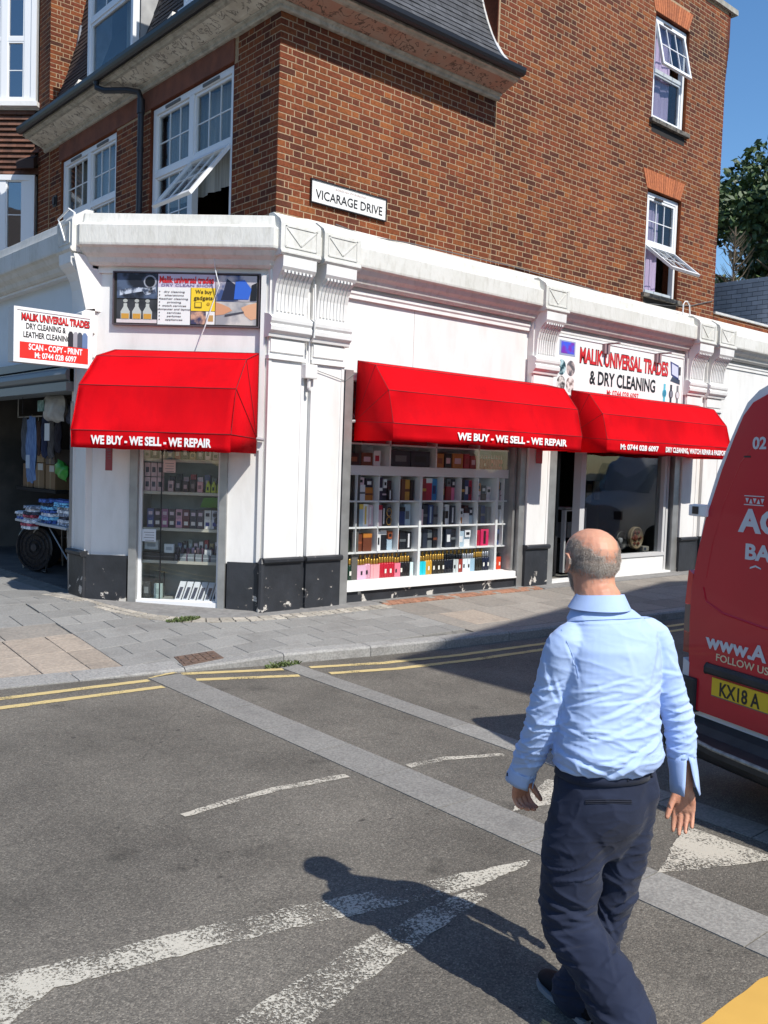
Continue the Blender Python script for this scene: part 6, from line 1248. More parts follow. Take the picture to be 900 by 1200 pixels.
def vsec(d,k=0,drop=0):  # k narrow, drop lowers the roof
    L_=[(a+k,z) for a,z in half]; L_=[(a,z-drop*max(0,(z-1.0)/1.48)) for a,z in L_]; Rr=[(2.0-a,z) for a,z in L_[::-1][1:]]
    return [FVn.p(a,-d,z) for a,z in L_+Rr]
g=MB(); S_=[(0,.015,0),(.03,0,0),(3.9,0,0),(4.4,.02,.25),(4.9,.08,1.0),(5.6,.14,1.25),(5.85,.25,1.35)]
rings=[vsec(*s) for s in S_]; n=len(rings[0]); g.add([v for r in rings for v in r],[(i*n+j,i*n+(j+1)%n,(i+1)*n+(j+1)%n,(i+1)*n+j) for i in range(len(rings)-1) for j in range(n)]+[tuple(range(n)),tuple(range((len(rings)-1)*n,len(rings)*n))]); vb=g.obj('body',M_vw,V,smooth=True)
# rear doors
innr=[(.24,.475),(.13,.475),(.075,.53),(.052,.66),(.036,1.0),(.038,1.2),(.075,1.42),(.125,1.62),(.17,1.74),(.24,1.93),(.32,2.11),(.385,2.24),(.45,2.31),(.55,2.35),(.99,2.40),(.99,.475)]
def reard(side,name):
    P=innr if side==0 else [(2.0-a,z) for a,z in innr[::-1]]
    g=MB(); g.face(FVn,P,-.01,.028); return g.obj(name,M_vr,V,bevel=.008)
d1=reard(0,'rear_door'); d2=reard(1,'rear_door')
def loop_strip(pts,F,n,r,m,par,name): g=MB(); g.tube([F.p(a,n,z) for a,z in pts],r,6); return g.obj(name,m,par)
loop_strip([(.13,1.22),(.16,1.14),(.30,1.09),(.6,1.06),(.95,1.05)],FVn,.026,.008,M_vr,d1,'pressed_line'); loop_strip([(.15,1.28),(.19,1.50),(.27,1.75),(.38,1.98),(.5,2.1),(.95,2.12)],FVn,.024,.006,M_vr,d1,'pressed_line')
g=MB(); g.prof(FVn,[(.02,.712),(.045,.712),(.055,.725),(.055,.755),(.04,.775),(.02,.775)],.20,1.80); g.obj('door_handle_strip',M_vb,V,bevel=.004)
g=MB(); g.face(FVn,rc(.25,.588,.77,.699),.028,.036); pl=g.obj('number_plate',mat('yellow_plate',(.80,.55,.02),.35),V); text('plate_lettering','KX18 A',FVn,.315,.622,.603,.079,.0365,M_black,pl,off=.02)
g=MB(); g.box(FVn,.25,.77,.0362,.037,.588,.594); g.obj('plate_dirt',flat(120,100,90),pl)
M_vl=mat('pale_van_lettering',(.62,.64,.68),.5); M_vy=mat('cream_van_lettering',(.75,.62,.40),.5)
text('lettering','www.A',FVn,.175,.645,.868,.085,.030,M_vl,d1,off=.035); text('lettering','FOLLOW US',FVn,.268,.665,.803,.042,.030,M_vy,d1,off=.012)
text('lettering','AG',FVn,.385,.70,1.585,.125,.030,M_vl,d1,off=.04); text('lettering','BA',FVn,.45,.64,1.43,.085,.030,M_vl,d1,off=.035); text('lettering','02',FVn,.46,.56,2.055,.065,.030,M_vl,d1,off=.03)
g=MB()
for i in range(5): a=.43+.028*i; g.face(FVn,[(a,1.745 if i%2 else 1.775),(a+.024,1.745 if i%2 else 1.775),(a+.012,1.772 if i%2 else 1.748)],.029,.031)
g.box(FVn,.42,.565,.029,.031,1.785,1.79); g.box(FVn,.42,.565,.029,.031,1.735,1.74); g.obj('bunting_emblem',M_vl,d1)
g=MB(); g.face(FVn,[(.49,1.375),(.53,1.39),(.57,1.38),(.57,1.387),(.53,1.40),(.49,1.385)],.029,.031); g.obj('swash_emblem',M_vl,d1)
g=MB(); g.face(FVn,rc(.40,2.005,.45,2.015),.029,.031); g.obj('badge_mark',M_vb,d1)
for z in (1.645,):
    g=MB(); g.box(FVn,.02,.14,.0,.05,z,z+.075); g.box(FVn,-.03,.05,-.06,.03,z,z+.07); h_=g.obj('hinge',M_vw,V,bevel=.008)
    if z>1: g=MB(); g.box(FVn,.03,.08,.051,.055,z+.015,z+.06); g.obj('hinge_slot',M_black,h_)
# lamps
def lamp(side):
    s=lambda a: a if side==0 else 2.0-a
    g=MB(); g.face(FVn,[(s(-.022),1.10),(s(.034),1.10),(s(.036),1.29),(s(-.004),1.31)],-.06,.026); L_=g.obj('tail_lamp',mat('red_lamp_lens',(.7,.02,.02),.2,coat=.6),V); g=MB(); g.face(FVn,[(s(-.024),.93),(s(.034),.93),(s(.034),1.097),(s(-.022),1.097)],-.06,.024); g.obj('clear_lens',mat('smoky_lens',(.12,.08,.08),.15,coat=.6),L_); g=MB(); g.face(FVn,[(s(-.022),.80),(s(.036),.80),(s(.034),.927),(s(-.024),.927)],-.06,.022); g.obj('lower_lens',mat('dark_red_lens',(.25,.01,.015),.2,coat=.6),L_)
lamp(0); lamp(1)
g=MB(); g.face(FVn,[(-.008,.66),(.045,.66),(.045,.745),(-.008,.765)],-.05,.03); g.obj('corner_reflector',mat('white_reflector',(.6,.62,.65),.25),V)
g=MB(); g.prof(FVn,[(-.3,.20),(.07,.20),(.115,.23),(.125,.28),(.11,.35),(.06,.405),(.0,.43),(-.3,.46)],-.03,2.03); g.box(FVn,-.02,.12,-.3,.05,.45,.66); g.box(FVn,1.88,2.02,-.3,.05,.45,.66); bp_=g.obj('rear_bumper',M_vb,V,bevel=.015)
g=MB(); g.box(FVn,.05,.13,.12,.13,.27,.31); g.obj('bumper_reflector',mat('dark_red_lens',(.25,.01,.015),.2),bp_)
g=MB(); st_=[(.16,.10),(.22,.20),(.5,.245),(1.5,.245),(1.78,.20),(1.84,.1)]; g.prism([FVn.p(a,n_,.315) for a,n_ in st_],[FVn.p(a,n_,.365) for a,n_ in st_]); sp=g.obj('rear_step',M_vb,V); g=MB(); g.tube([FVn.p(a,n_+.002,.36) for a,n_ in st_],.012,6); g.obj('worn_edge',mat('worn_grey_metal',(.40,.40,.37),.5,(.2,.2,.19),25),sp)
g=MB(); g.box(FVn,.15,1.85,-5.2,-.2,.22,.45); g.obj('chassis',M_black,V)
for (a,dn) in ((.05,-.95),(1.75,-.95),(.05,-4.75),(1.75,-4.75)):
    c=FVn.p(a,dn,.345); g=MB(); g.lathe(c,[(.21,0),(.33,.0),(.345,.03),(.345,.17),(.33,.2),(.21,.2)],24,axis=VR); wl_=g.obj('wheel',M_rub_,V,smooth=True); g=MB(); g.lathe(c,[(.2,.03),(.2,.17),(.05,.17)],16,axis=VR); g.obj('rim',mat('steel_rim',(.4,.4,.4),.4,metal=.7),wl_)
g=MB(); P_=[FVn.p(.17,-4.42,2.06),FVn.p(1.83,-4.42,2.06),FVn.p(1.85,-4.93,1.42),FVn.p(.15,-4.93,1.42)]; g.prism(P_,[p+VF*.03+Vector((0,0,.03)) for p in P_]); g.obj('windscreen',M_glass,V)
for sd_ in (0,1):
    s=lambda a: a if sd_==0 else 2-a
    g=MB(); g.prism([FVn.p(s(.02),-3.9,1.42),FVn.p(s(.02),-4.7,1.38),FVn.p(s(.05),-4.4,1.85),FVn.p(s(.05),-3.9,1.9)],[FVn.p(s(-.01),-3.9,1.42),FVn.p(s(-.01),-4.7,1.38),FVn.p(s(.04),-4.4,1.85),FVn.p(s(.04),-3.9,1.9)]); g.obj('side_window',M_glass,V)
    g=MB(); g.box(FVn,min(s(-.22),s(-.02)),max(s(-.22),s(-.02)),-4.6,-4.48,1.35,1.65); g.obj('wing_mirror',M_vb,V,bevel=.02)
    g=MB(); g.box(FVn,min(s(.2),s(.45)),max(s(.2),s(.45)),-5.86,-5.8,.8,1.0); g.obj('headlight',mat('smoky_lens',(.25,.22,.22),.15),V)
# a second, white van further along, off the right of the view: it is the pale shape mirrored in the shop glass
def copy_tree(o,parent=None,skip=()):
    if o.name.split('.')[0] in skip: return None
    c=o.copy(); col.objects.link(c); c.parent=parent
    for ch in list(o.children): copy_tree(ch,c,skip)
    return c
V2=copy_tree(V,None,('lettering','bunting_emblem','swash_emblem','badge_mark','number_plate')); V2['label']='plain white van parked further along the kerb, mirrored in the right shop window'; V2.location=(16.0,-4.6,0); V2.rotation_euler=(0,0,R(198))
for c in V2.children_recursive:
    if c.name.split('.')[0] in ('rear_door','pressed_line'):
        c.material_slots[0].link='OBJECT'; c.material_slots[0].material=M_vw
# ================================================================ the walking man
PC=Vector((-3.38,-7.10,0)); VV=Vector((.822,.570,0)); LL=Vector((-.570,.822,0)) # view direction in plan, and its left
Rm=m3.to_3x3()
def JP(px,py,d=0.):
    r=Rm@Vector((px-450,-(py-600),-1073)); p0=PC+VV*d; t=(p0-CAMP).dot(VV)/r.dot(VV); return CAMP+r*t
def hd(deg): a=R(deg); return Vector((math.cos(a),math.sin(a),0)), Vector((math.sin(a),-math.cos(a),0))   # forward, right
def loft(mb,rings,N_=28,ex=2.0):
    """rings: (center, xaxis, yaxis, rx, ry)"""
    vs=[]
    for (c,xa,ya,rx,ry) in rings:
        for j in range(N_):
            t=2*math.pi*j/N_; cc_,ss=math.cos(t),math.sin(t); e=2/ex
            vs.append(c+xa*(rx*math.copysign(abs(cc_)**e,cc_))+ya*(ry*math.copysign(abs(ss)**e,ss)))
    fs=[(i*N_+j,i*N_+(j+1)%N_,(i+1)*N_+(j+1)%N_,(i+1)*N_+j) for i in range(len(rings)-1) for j in range(N_)]
    fs+=[tuple(range(N_))[::-1],tuple(range((len(rings)-1)*N_,len(rings)*N_))]
    mb.add(vs,fs)
def limb(mb,pts,rad,N_=18,flat_=None,sub=6):
    """smooth tapered tube through pts (Catmull-Rom); rad list of r or (rx,ry) with flat_=preferred axis for rx"""
    P=[Vector(p) for p in pts]; P=[P[0]*2-P[1]]+P+[P[-1]*2-P[-2]]; Rr=[(r,r) if not isinstance(r,tuple) else r for r in rad]; Rr=[Rr[0]]+Rr+[Rr[-1]]
    C_=[];W_=[]
    for i in range(1,len(P)-2):
        for s in range(sub):
            t=s/sub; a,b,c,d=P[i-1],P[i],P[i+1],P[i+2]; C_.append(.5*((2*b)+(c-a)*t+(2*a-5*b+4*c-d)*t*t+(3*b-a-3*c+d)*t**3)); W_.append(tuple(Rr[i][k]+(Rr[i+1][k]-Rr[i][k])*t for k in (0,1)))
    C_.append(P[-2]); W_.append(Rr[-2]); rings=[]; fa=Vector(flat_) if flat_ is not None else None; prev=None
    for i,c in enumerate(C_):
        d=(C_[min(i+1,len(C_)-1)]-C_[max(i-1,0)]).normalized(); x=(fa if fa is not None else (prev if prev is not None else Vector((1,.3,.1)))); x=(x-d*x.dot(d)).normalized(); prev=x; rings.append((c,x,d.cross(x),W_[i][0],W_[i][1]))
    # rounded ends
    d0=(C_[0]-C_[1]).normalized(); d1_=(C_[-1]-C_[-2]).normalized(); c0,x0,y0,a0,b0=rings[0]; c1,x1,y1,a1,b1=rings[-1]
    rings=[(c0+d0*a0*.85,x0,y0,a0*.35,b0*.35),(c0+d0*a0*.55,x0,y0,a0*.78,b0*.78)]+rings+[(c1+d1_*min(a1,b1)*.55,x1,y1,a1*.78,b1*.78),(c1+d1_*min(a1,b1)*.85,x1,y1,a1*.35,b1*.35)]
    loft(mb,rings,N_)
def ball(mb,c,rx,ry,rz,xa=Vector((1,0,0)),ya=Vector((0,1,0)),za=Vector((0,0,1)),N_=20):
    rings=[]
    for i in range(1,12): t=math.pi*i/12; rings.append((c+za*(-rz*math.cos(t)),xa,ya,rx*math.sin(t),ry*math.sin(t)))
    loft(mb,rings,N_)
def remesh(mb,name,vox,smooth_it=4,lam=.5):
    me=mb.mesh(name+'_raw'); o=bpy.data.objects.new('tmp',me); col.objects.link(o); r=o.modifiers.new('r','REMESH'); r.mode='VOXEL'; r.voxel_size=vox; r.adaptivity=0
    s=o.modifiers.new('s','SMOOTH'); s.factor=lam; s.iterations=smooth_it
    dg=bpy.context.evaluated_depsgraph_get(); out=bpy.data.meshes.new_from_object(o.evaluated_get(dg)); bpy.data.objects.remove(o); out.name=name; out.materials.clear(); out.polygons.foreach_set('use_smooth',[True]*len(out.polygons)); return out
def getco(me): a=np.empty(len(me.vertices)*3); me.vertices.foreach_get('co',a); return a.reshape(-1,3)
def getno(me): a=np.empty(len(me.vertices)*3); me.vertices.foreach_get('normal',a); return a.reshape(-1,3)
def folds(me,segs,noise_amp=.003,noise_s=9,back=True,seed=0):
    co=getco(me); no=getno(me); disp=np.zeros(len(co)); L_=np.array(LL); Vv=np.array(VV); up=np.array((0,0,1.))
    u=co@L_; z=co[:,2]; facing=np.clip(-(no@Vv)*3+.6,0,1) if back else np.ones(len(co))
    for (p0,p1,w_,amp) in segs:
        a=np.array((np.dot(np.array(JP(*p0)),L_),JP(*p0).z)); b=np.array((np.dot(np.array(JP(*p1)),L_),JP(*p1).z)); d=b-a; l=np.hypot(*d); d/=l; r=np.stack([u,z],1)-a; t=r@d; s=r@np.array((-d[1],d[0]))
        s=s+.012*np.sin(t/l*3.1+a[0]*40)*l*3
        fall=np.exp(-.5*((np.clip(t,0,l)-t)/(.018))**2)*np.clip(1.15-np.abs(t/l-.5)*1.3,0,1)
        disp+=facing*fall*amp*((s/w_)*np.exp(-.5*(s/w_)**2)*1.4-.25*np.exp(-.5*(s/(w_*.5))**2))
    rs=np.random.RandomState(seed)
    for k in range(10):
        q_=rs.normal(size=3); q_[2]*=1.6; q_*=noise_s*rs.uniform(.6,1.8)/np.linalg.norm(q_); disp+=noise_amp/3.2*np.sin(co@q_*2.2+rs.uniform(0,6.3)+1.3*np.sin(co@rs.normal(size=3)*6))
    for k,p in enumerate(co):
        q_=Vector((u[k]*RX[0]+seed,float(p@Vv)*RX[0],z[k]*RX[1])); w_=noise.noise(q_*.5+Vector((7,3,1)))*1.2; r_=1-abs(noise.noise(q_+Vector((w_,w_,w_)))*2); r2=1-abs(noise.noise(q_*2.1+Vector((w_,3,w_)))*2); disp[k]+=(max(0,r_)**3*RX[2]+max(0,r2)**3*RX[2]*.4-RX[2]*.3)*RX[3](z[k])
    co=co+no*disp[:,None]; me.vertices.foreach_set('co',co.ravel()); me.update()
f60,r60=hd(69); fT,rT=hd(71); fH,rH=hd(66)
Z=Vector((0,0,1))
head=JP(691,668,.05); head.z=1.597
def HP(x,y,z): return head+rH*x+fH*y+Z*z
body=MB()
ball(body,HP(0,-.012,.021),.090,.106,.085,rH,fH); ball(body,HP(0,-.03,-.005),.085,.086,.078,rH,fH)
loft(body,[(HP(0,.02,.02),rH,fH,.066,.072),(HP(0,.022,-.03),rH,fH,.063,.070),(HP(0,.026,-.07),rH,fH,.054,.064),(HP(0,.035,-.105),rH,fH,.040,.048),(HP(0,.04,-.125),rH,fH,.020,.028)])
limb(body,[HP(0,.09,.012),HP(0,.103,-.02),HP(0,.108,-.035)],[.009,.012,.015]); ball(body,HP(0,.088,.022),.05,.016,.012,rH,fH); ball(body,HP(0,.085,-.068),.024,.016,.010,rH,fH)
for sx in (-1,1):
    # ears: rim + lobe
    e0=HP(sx*.088,-.006,-.014); o_=(rH*sx*.9-fH*.45).normalized(); a_=(fH*.9+rH*sx*.45).normalized()
    pts=[e0+a_*.006+o_*.004-Z*.030,e0+a_*(-.006)+o_*.012-Z*.024,e0-a_*.016+o_*.016-Z*.006,e0-a_*.020+o_*.020+Z*.014,e0-a_*.012+o_*.018+Z*.028,e0+a_*.004+o_*.010+Z*.032]
    limb(body,pts,[.006,.006,.0045,.0045,.0045,.0045],10); limb(body,[e0-Z*.022+o_*.003,e0-a_*.008+o_*.008,e0+Z*.022+o_*.004-a_*.004],[(.010,.0045),(.012,.0045),(.010,.0045)],10,flat_=a_)
neckb=JP(702,705,.0); neckb.z=1.462
limb(body,[HP(0,-.028,-.02),HP(0,-.032,-.07),(HP(0,-.03,-.11)+neckb)/2,neckb,neckb-Z*.06],[.070,.070,.071,.076,.088])
tc=lambda z,fw=0,sd_=0: Vector((PC.x,PC.y,z))+fT*fw+rT*sd_
loft(body,[(tc(1.40),rT,fT,.10,.06),(tc(1.33),rT,fT,.15,.085),(tc(1.15),rT,fT,.14,.09),(tc(.9),rT,fT,.13,.09),(tc(.8),r60,f60,.13,.09)])
sL=JP(664,762,-.09); sR_=JP(764,752,.11); eL=JP(632,856,-.05); eR=JP(796,848,.13); wL=JP(611,908,.05); wR=JP(802,921,.12)
limb(body,[tc(1.33),sL,eL,wL],[.05,.045,.036,.026]); limb(body,[tc(1.33),sR_,eR,wR],[.05,.045,.036,.026])
hL=JP(684,925,-.05); hR=JP(742,925,.05); kL=JP(668,1078,-.02); kR=JP(713,1065,.10); aL=JP(740,1208,-.24); aR=JP(676,1168,.03)
limb(body,[hL,kL,aL+(kL-aL)*.25],[.07,.045,.03]); limb(body,[hR,kR,aR+(kR-aR)*.25],[.07,.045,.03])
def hand(mb,w,d,pn,side,curl,thumb,sc_=1.,spread=.06,tcurl=.3):
    """w wrist, d finger direction, pn palm normal, side: +1 thumb toward pn x d"""
    d=d.normalized(); pn=(pn-d*pn.dot(d)).normalized(); s=pn.cross(d)*side
    k=w+d*.088*sc_
    limb(mb,[w-d*.03,w+d*.012,w+d*.05*sc_,k-d*.006],[(.027*sc_,.020*sc_),(.030*sc_,.019*sc_),(.041*sc_,.0155*sc_),(.041*sc_,.012*sc_)],22,flat_=s)
    ball(mb,w+d*.035*sc_+s*.024*sc_+pn*.008,.019*sc_,.013*sc_,.030*sc_,s,pn,d); ball(mb,w+d*.035*sc_-s*.023*sc_+pn*.006,.015*sc_,.011*sc_,.030*sc_,s,pn,d)
    for i,(off,ln,rr_) in enumerate(((.0315,.074,.0088),(.0105,.083,.0090),(-.0105,.076,.0086),(-.0305,.060,.0076))):
        b=k+s*off*sc_-d*.010*sc_+pn*.000; dd_=(d+s*off*spread*30*.03).normalized(); pts=[b-dd_*.01,b+dd_*.006]; ang=0; p=pts[-1]
        for j,fr_ in enumerate((.45,.32,.23)):
            ang+=curl[i]*(.75,1.0,.8)[j]; q_=dd_*math.cos(ang)+pn*math.sin(ang); p=p+q_*ln*fr_*sc_; pts.append(p)
        limb(mb,pts,[rr_*1.02,rr_*1.03,rr_,rr_*.94,rr_*.78],14,sub=5)
    b=w+d*.022*sc_+s*.026*sc_+pn*.006; t1=(d*thumb[0]+s*thumb[1]+pn*thumb[2]).normalized(); t2=(t1+pn*tcurl+d*.35).normalized()
    limb(mb,[b,b+t1*.038*sc_,b+t1*.038*sc_+t2*.030*sc_,b+t1*.038*sc_+t2*.052*sc_],[.0135*sc_,.0115*sc_,.0105*sc_,.0085*sc_],14,sub=5)
dR=(JP(800,975,.13)-wR).normalized(); hand(body,wR+dR*.004,dR,(-VV*1.0+LL*.12),-1,[.16,.26,.36,.5],(.85,.35,.45),1.0)
dL=(JP(609,945,.10)-wL).normalized(); hand(body,wL,dL,(-LL*.75-VV*.65),1,[.62,.74,.82,.88],(.95,.25,.55),1.0,tcurl=.7)
bm_=remesh(body,'person',.0036,2,.5)
def skin():
    m=mat('skin',S(205,150,122),.55,S(190,132,106),14,bump=.12,bscale=160,detail=4); b=m.node_tree.nodes['Principled BSDF']; b.inputs['Subsurface Weight'].default_value=.12; b.inputs['Subsurface Radius'].default_value=(.012,.004,.002); return m
M_skin=skin()
man=link('person',bm_,M_skin); props(man,'bald grey haired man in pale blue shirt and navy trousers walking away across the road','person')
hco=getco(bm_); Hh=np.array(head); rel=hco-Hh; hx=rel@np.array(rH); hy=rel@np.array(fH); hz=rel[:,2]
M_hair=mat('grey_hair',(.36,.26,.20),.9,(.22,.16,.12),110,bump=.5,bscale=300,detail=3)
nz_=np.array([noise.noise(Vector(p)*45) for p in hco])
hn=getno(bm_)
topz=.022+.062*np.clip((np.abs(hx)-.02)/.055,0,1)**1.1+.012*np.clip((hy+.03)/.05,0,1)
ss=lambda x:np.clip(x,0,1)
D=ss((topz-hz)/.040+.35+nz_*.7)*ss((hz+.060+.008*np.cos(hx*38))/.028+nz_*.5)*ss((.028-hy)/.012)*(((np.abs(hx)<.0885)|(hy<-.035)|(hz>.026)).astype(float))
Bd=ss((-.046-hz)/.01+nz_*.5)*ss((hz+.135)/.01)*ss((hy-.012)/.01)*.9
D=np.maximum(D,Bd)*(hz>-.14)*(hz<.12)
okv=D>.93
fcs=[p.vertices[:] for p in bm_.polygons if all(okv[i] for i in p.vertices)]
used=sorted({i for f in fcs for i in f}); mp_={i:k for k,i in enumerate(used)}
hm=bpy.data.meshes.new('hair'); hm.from_pydata([tuple(hco[i]+hn[i]*(.0006+.0008*abs(nz_[i]))) for i in used],[],[[mp_[i] for i in f] for f in fcs]); hm.polygons.foreach_set('use_smooth',[True]*len(hm.polygons)); hm.update()
hair=link('hair',hm,M_hair,man,label='short cropped grey hair round a bald crown, with grey beard')
rs=np.random.RandomState(3); ns=30000; pr_=np.where(D>.03,D**1.3,0); pr_/=pr_.sum(); pick=rs.choice(len(D),ns,p=pr_); base=hco[pick]+rs.normal(size=(ns,3))*.0022; nn_=hn[pick]; base=base-nn_*((base-hco[pick])*nn_).sum(1)[:,None]; dn_=np.tile((0,0,-1.),(ns,1))+rs.normal(size=(ns,3))*.3; tip=base+nn_*(.0018+.002*rs.rand(ns))[:,None]+dn_*(.002+.005*rs.rand(ns))[:,None]; sd2=np.cross(nn_,dn_); sd2/=np.linalg.norm(sd2,axis=1)[:,None]+1e-9; wv=.0004
V_=np.stack([base-sd2*wv,base+sd2*wv,tip],1).reshape(-1,3); sm_=bpy.data.meshes.new('hair_strands'); sm_.from_pydata([tuple(v) for v in V_],[],[(3*i,3*i+1,3*i+2) for i in range(ns)])
at=sm_.attributes.new('rnd','FLOAT','FACE'); at.data.foreach_set('value',rs.rand(ns))
ms=bpy.data.materials.new('hair_strand'); ms.use_nodes=True; b_=ms.node_tree.nodes['Principled BSDF']; b_.inputs['Roughness'].default_value=.6; an=ms.node_tree.nodes.new('ShaderNodeAttribute'); an.attribute_name='rnd'; cr_=ms.node_tree.nodes.new('ShaderNodeValToRGB'); cr_.color_ramp.elements[0].color=(.17,.125,.095,1); cr_.color_ramp.elements[1].color=(.60,.54,.47,1); ms.node_tree.links.new(an.outputs['Fac'],cr_.inputs[0]); ms.node_tree.links.new(cr_.outputs[0],b_.inputs['Base Color'])
o=link('hair_strands',sm_,ms,hair)
for sx in (-1,1):
    g=MB(); ball(g,HP(sx*.031,.078,.004),.012,.012,.012); e_=g.obj('eye',mat('eye_white',(.8,.78,.75),.2),man,smooth=True)
# shirt
sh=MB()
tr=[(.885,.0,.150,.112),(.90,-.004,.178,.130),(.925,-.010,.190,.140),(.96,-.008,.190,.142),(1.02,-.004,.184,.135),(1.10,0,.180,.128),(1.18,0,.184,.126),(1.25,0,.182,.124),(1.31,.0,.176,.116),(1.365,.004,.160,.100),(1.405,.004,.136,.092),(1.425,.004,.112,.088),(1.438,.002,.098,.084)]
rg=[]
for z,fw,rx,ry in tr:
    k=min(1,max(0,(z-.9)/.3)); f_=(f60*(1-k)+fT*k).normalized(); r_=Vector((f_.y,-f_.x,0)); c=Vector((PC.x+.008,PC.y-.008,z))+f_*fw
    if z>1.38: c=c+(neckb-Vector((PC.x,PC.y,neckb.z)))*min(1,(z-1.36)/.08)
    rg.append((c,r_,f_,rx,ry))
loft(sh,rg,40,2.35)
def offs(p,a,b): return p+LL*a+Z*b
limb(sh,[tc(1.355,0,-.10),sL+Z*.012+LL*.006,sL+(eL-sL)*.35+LL*.006,eL,eL+(wL-eL)*.55,wL+(wL-eL).normalized()*.0],[(.052,.056),(.060,.064),(.059,.062),(.054,.056),(.049,.050),(.040,.042)],24)
limb(sh,[tc(1.355,0,.10),sR_+Z*.012-LL*.004,sR_+(eR-sR_)*.35,eR,eR+(wR-eR)*.5,wR-(wR-eR).normalized()*.11],[(.052,.056),(.058,.062),(.056,.060),(.050,.052),(.047,.048),(.046,.046)],24)
shm=remesh(sh,'shirt',.0045,6,.5)
SG=[((675,797),(738,790),.007,.006),((668,815),(722,806),.006,.007),((690,835),(778,800),.010,.008),((700,815),(770,812),.006,.005),((655,838),(700,852),.008,.006),((690,855),(770,832),.010,.007),((660,868),(712,892),.010,.009),((720,893),(778,862),.011,.010),((690,880),(760,868),.008,.007),((650,885),(690,896),.008,.008),((668,748),(680,790),.008,.004),((735,745),(742,780),.010,.003),((770,745),(762,810),.010,.006),((700,905),(745,880),.009,.007),((655,790),(665,830),.008,.006),
 ((628,800),(662,790),.008,.006),((622,822),(655,812),.008,.007),((618,845),(650,828),.008,.008),((612,862),(645,850),.007,.007),((606,885),(640,868),.007,.007),((602,898),(632,890),.006,.006),((640,760),(655,810),.009,.005),((775,790),(806,800),.008,.006),((782,820),(810,815),.007,.007),((784,842),(812,836),.007,.007),((782,862),(812,860),.007,.007),((786,885),(812,878),.006,.006),((786,770),(800,800),.008,.005),((612,875),(625,900),.006,.005),((792,900),(812,890),.005,.005),
 ((660,728),(722,724),.0035,.0035),((722,724),(766,728),.0035,.0035)]
SG=[(a,b,w_*.75,amp*.62) for a,b,w_,amp in SG]; RX=(7,22,.0065,lambda z: .35+.65*min(1,max(0,(1.25-z)/.2))); folds(shm,SG,.0016,9,True,2)
def cloth(name,c,c2,sheen=.3,fine=900):
    m=mat(name,c,.85,c2,7,bump=.15,bscale=fine,detail=3,spec=.2); m.node_tree.nodes['Principled BSDF'].inputs['Sheen Weight'].default_value=sheen; return m
M_shirt=cloth('pale_blue_shirt_cotton',S(176,198,236),S(165,188,231),.15)
shirt=link('shirt',shm,M_shirt,man)
# collar
g=MB(); cN=neckb+Z*.010-fT*.004; ring=[]
NN=40; lo=[];hi=[];hi2=[];lo2=[]
for i in range(NN):
    t=2*math.pi*i/NN; c_,s_=math.cos(t),math.sin(t); bk=max(0,-s_)  # back = -fT
    r1=.080; r2=.075; x=rT*c_; y=fT*s_
    lo.append(cN+x*(r1+.027)+y*(r1+.022)+Z*(-.036+.002*bk)); hi.append(cN+x*(r2+.004)+y*(r2+.006)+Z*(.010+.010*bk)); hi2.append(cN+x*(r2-.002)+y*(r2-.001)+Z*(.008+.010*bk)); lo2.append(cN+x*(r1-.004)+y*(r1-.008)+Z*(-.052))
g.add(lo+hi+hi2+lo2,[(k*NN+i,k*NN+(i+1)%NN,(k+1)*NN+(i+1)%NN,(k+1)*NN+i) for k in range(3) for i in range(NN)]); co_=g.obj('collar',M_shirt,shirt,smooth=True)
# cuffs: left turned, flared with button flap ; right split open
def cuff(w,d,ax,flare,r0,r1,gap0,gap1,ln,name='cuff',opn=0.):
    d=d.normalized(); x=(ax-d*ax.dot(d)).normalized(); y=d.cross(x); g=MB(); N_=26; rows=[]
    for k in range(5):
        t=k/4; row=[]
        for i in range(N_+1):
            gp=opn*t; a=gap0+gp+(gap1-gap0-2*gp)*i/N_; fl=1+flare*t*(abs(i/N_*2-1)**4); r=(r0+(r1-r0)*t)*fl+.0022*math.sin(a*3+t*9)+.0016*math.sin(a*7-t*14); row.append(w+d*(ln*t-.012*t*abs(math.sin(a)))+x*math.cos(a)*r+y*math.sin(a)*r)
        rows.append(row)
    g.add([v for r in rows for v in r],[(k*(N_+1)+i,k*(N_+1)+i+1,(k+1)*(N_+1)+i+1,(k+1)*(N_+1)+i) for k in range(4) for i in range(N_)]); o=g.obj(name,M_shirt,shirt,smooth=True); s=o.modifiers.new('s','SOLIDIFY'); s.thickness=.003; return o
cuff(wL-(wL-eL).normalized()*.045,(wL-eL),LL,.12,.046,.050,-2.2,3.6,.075)
cuff(wR-(wR-eR).normalized()*.125,(wR-eR),-VV-LL*.35,.30,.0475,.048,.02,6.26,.150,opn=.42)
g=MB(); g.lathe(wL+LL*.047-VV*.012-Z*.0,[(.006,0),(.006,.004)],10,axis=LL); g.obj('button',M_black,shirt)
# trousers
tr_=MB()
pr=[(.905,.150,.118),(.87,.160,.124),(.83,.168,.130),(.78,.170,.135),(.73,.166,.13),(.69,.150,.118),(.64,.118,.092),(.58,.075,.06)]
pc=lambda z: Vector((PC.x,PC.y,z))+LL*(-.002)
loft(tr_,[(pc(z),r60,f60,rx,ry) for z,rx,ry in pr],36,2.3)
limb(tr_,[hL+Z*.02-LL*.012,(hL+kL)/2+LL*.012,kL,kL+(aL-kL)*.5-LL*.008,aL+(aL-kL).normalized()*-.02],[(.100,.107),(.104,.108),(.096,.098),(.090,.094),(.094,.10)],26)
limb(tr_,[hR+Z*.02+LL*.012,(hR+kR)/2-LL*(-.004),kR,kR+(aR-kR)*.5,aR-Z*.005],[(.095,.105),(.086,.094),(.070,.078),(.070,.078),(.080,.095)],26)
trm=remesh(tr_,'trousers',.005,22,.6)
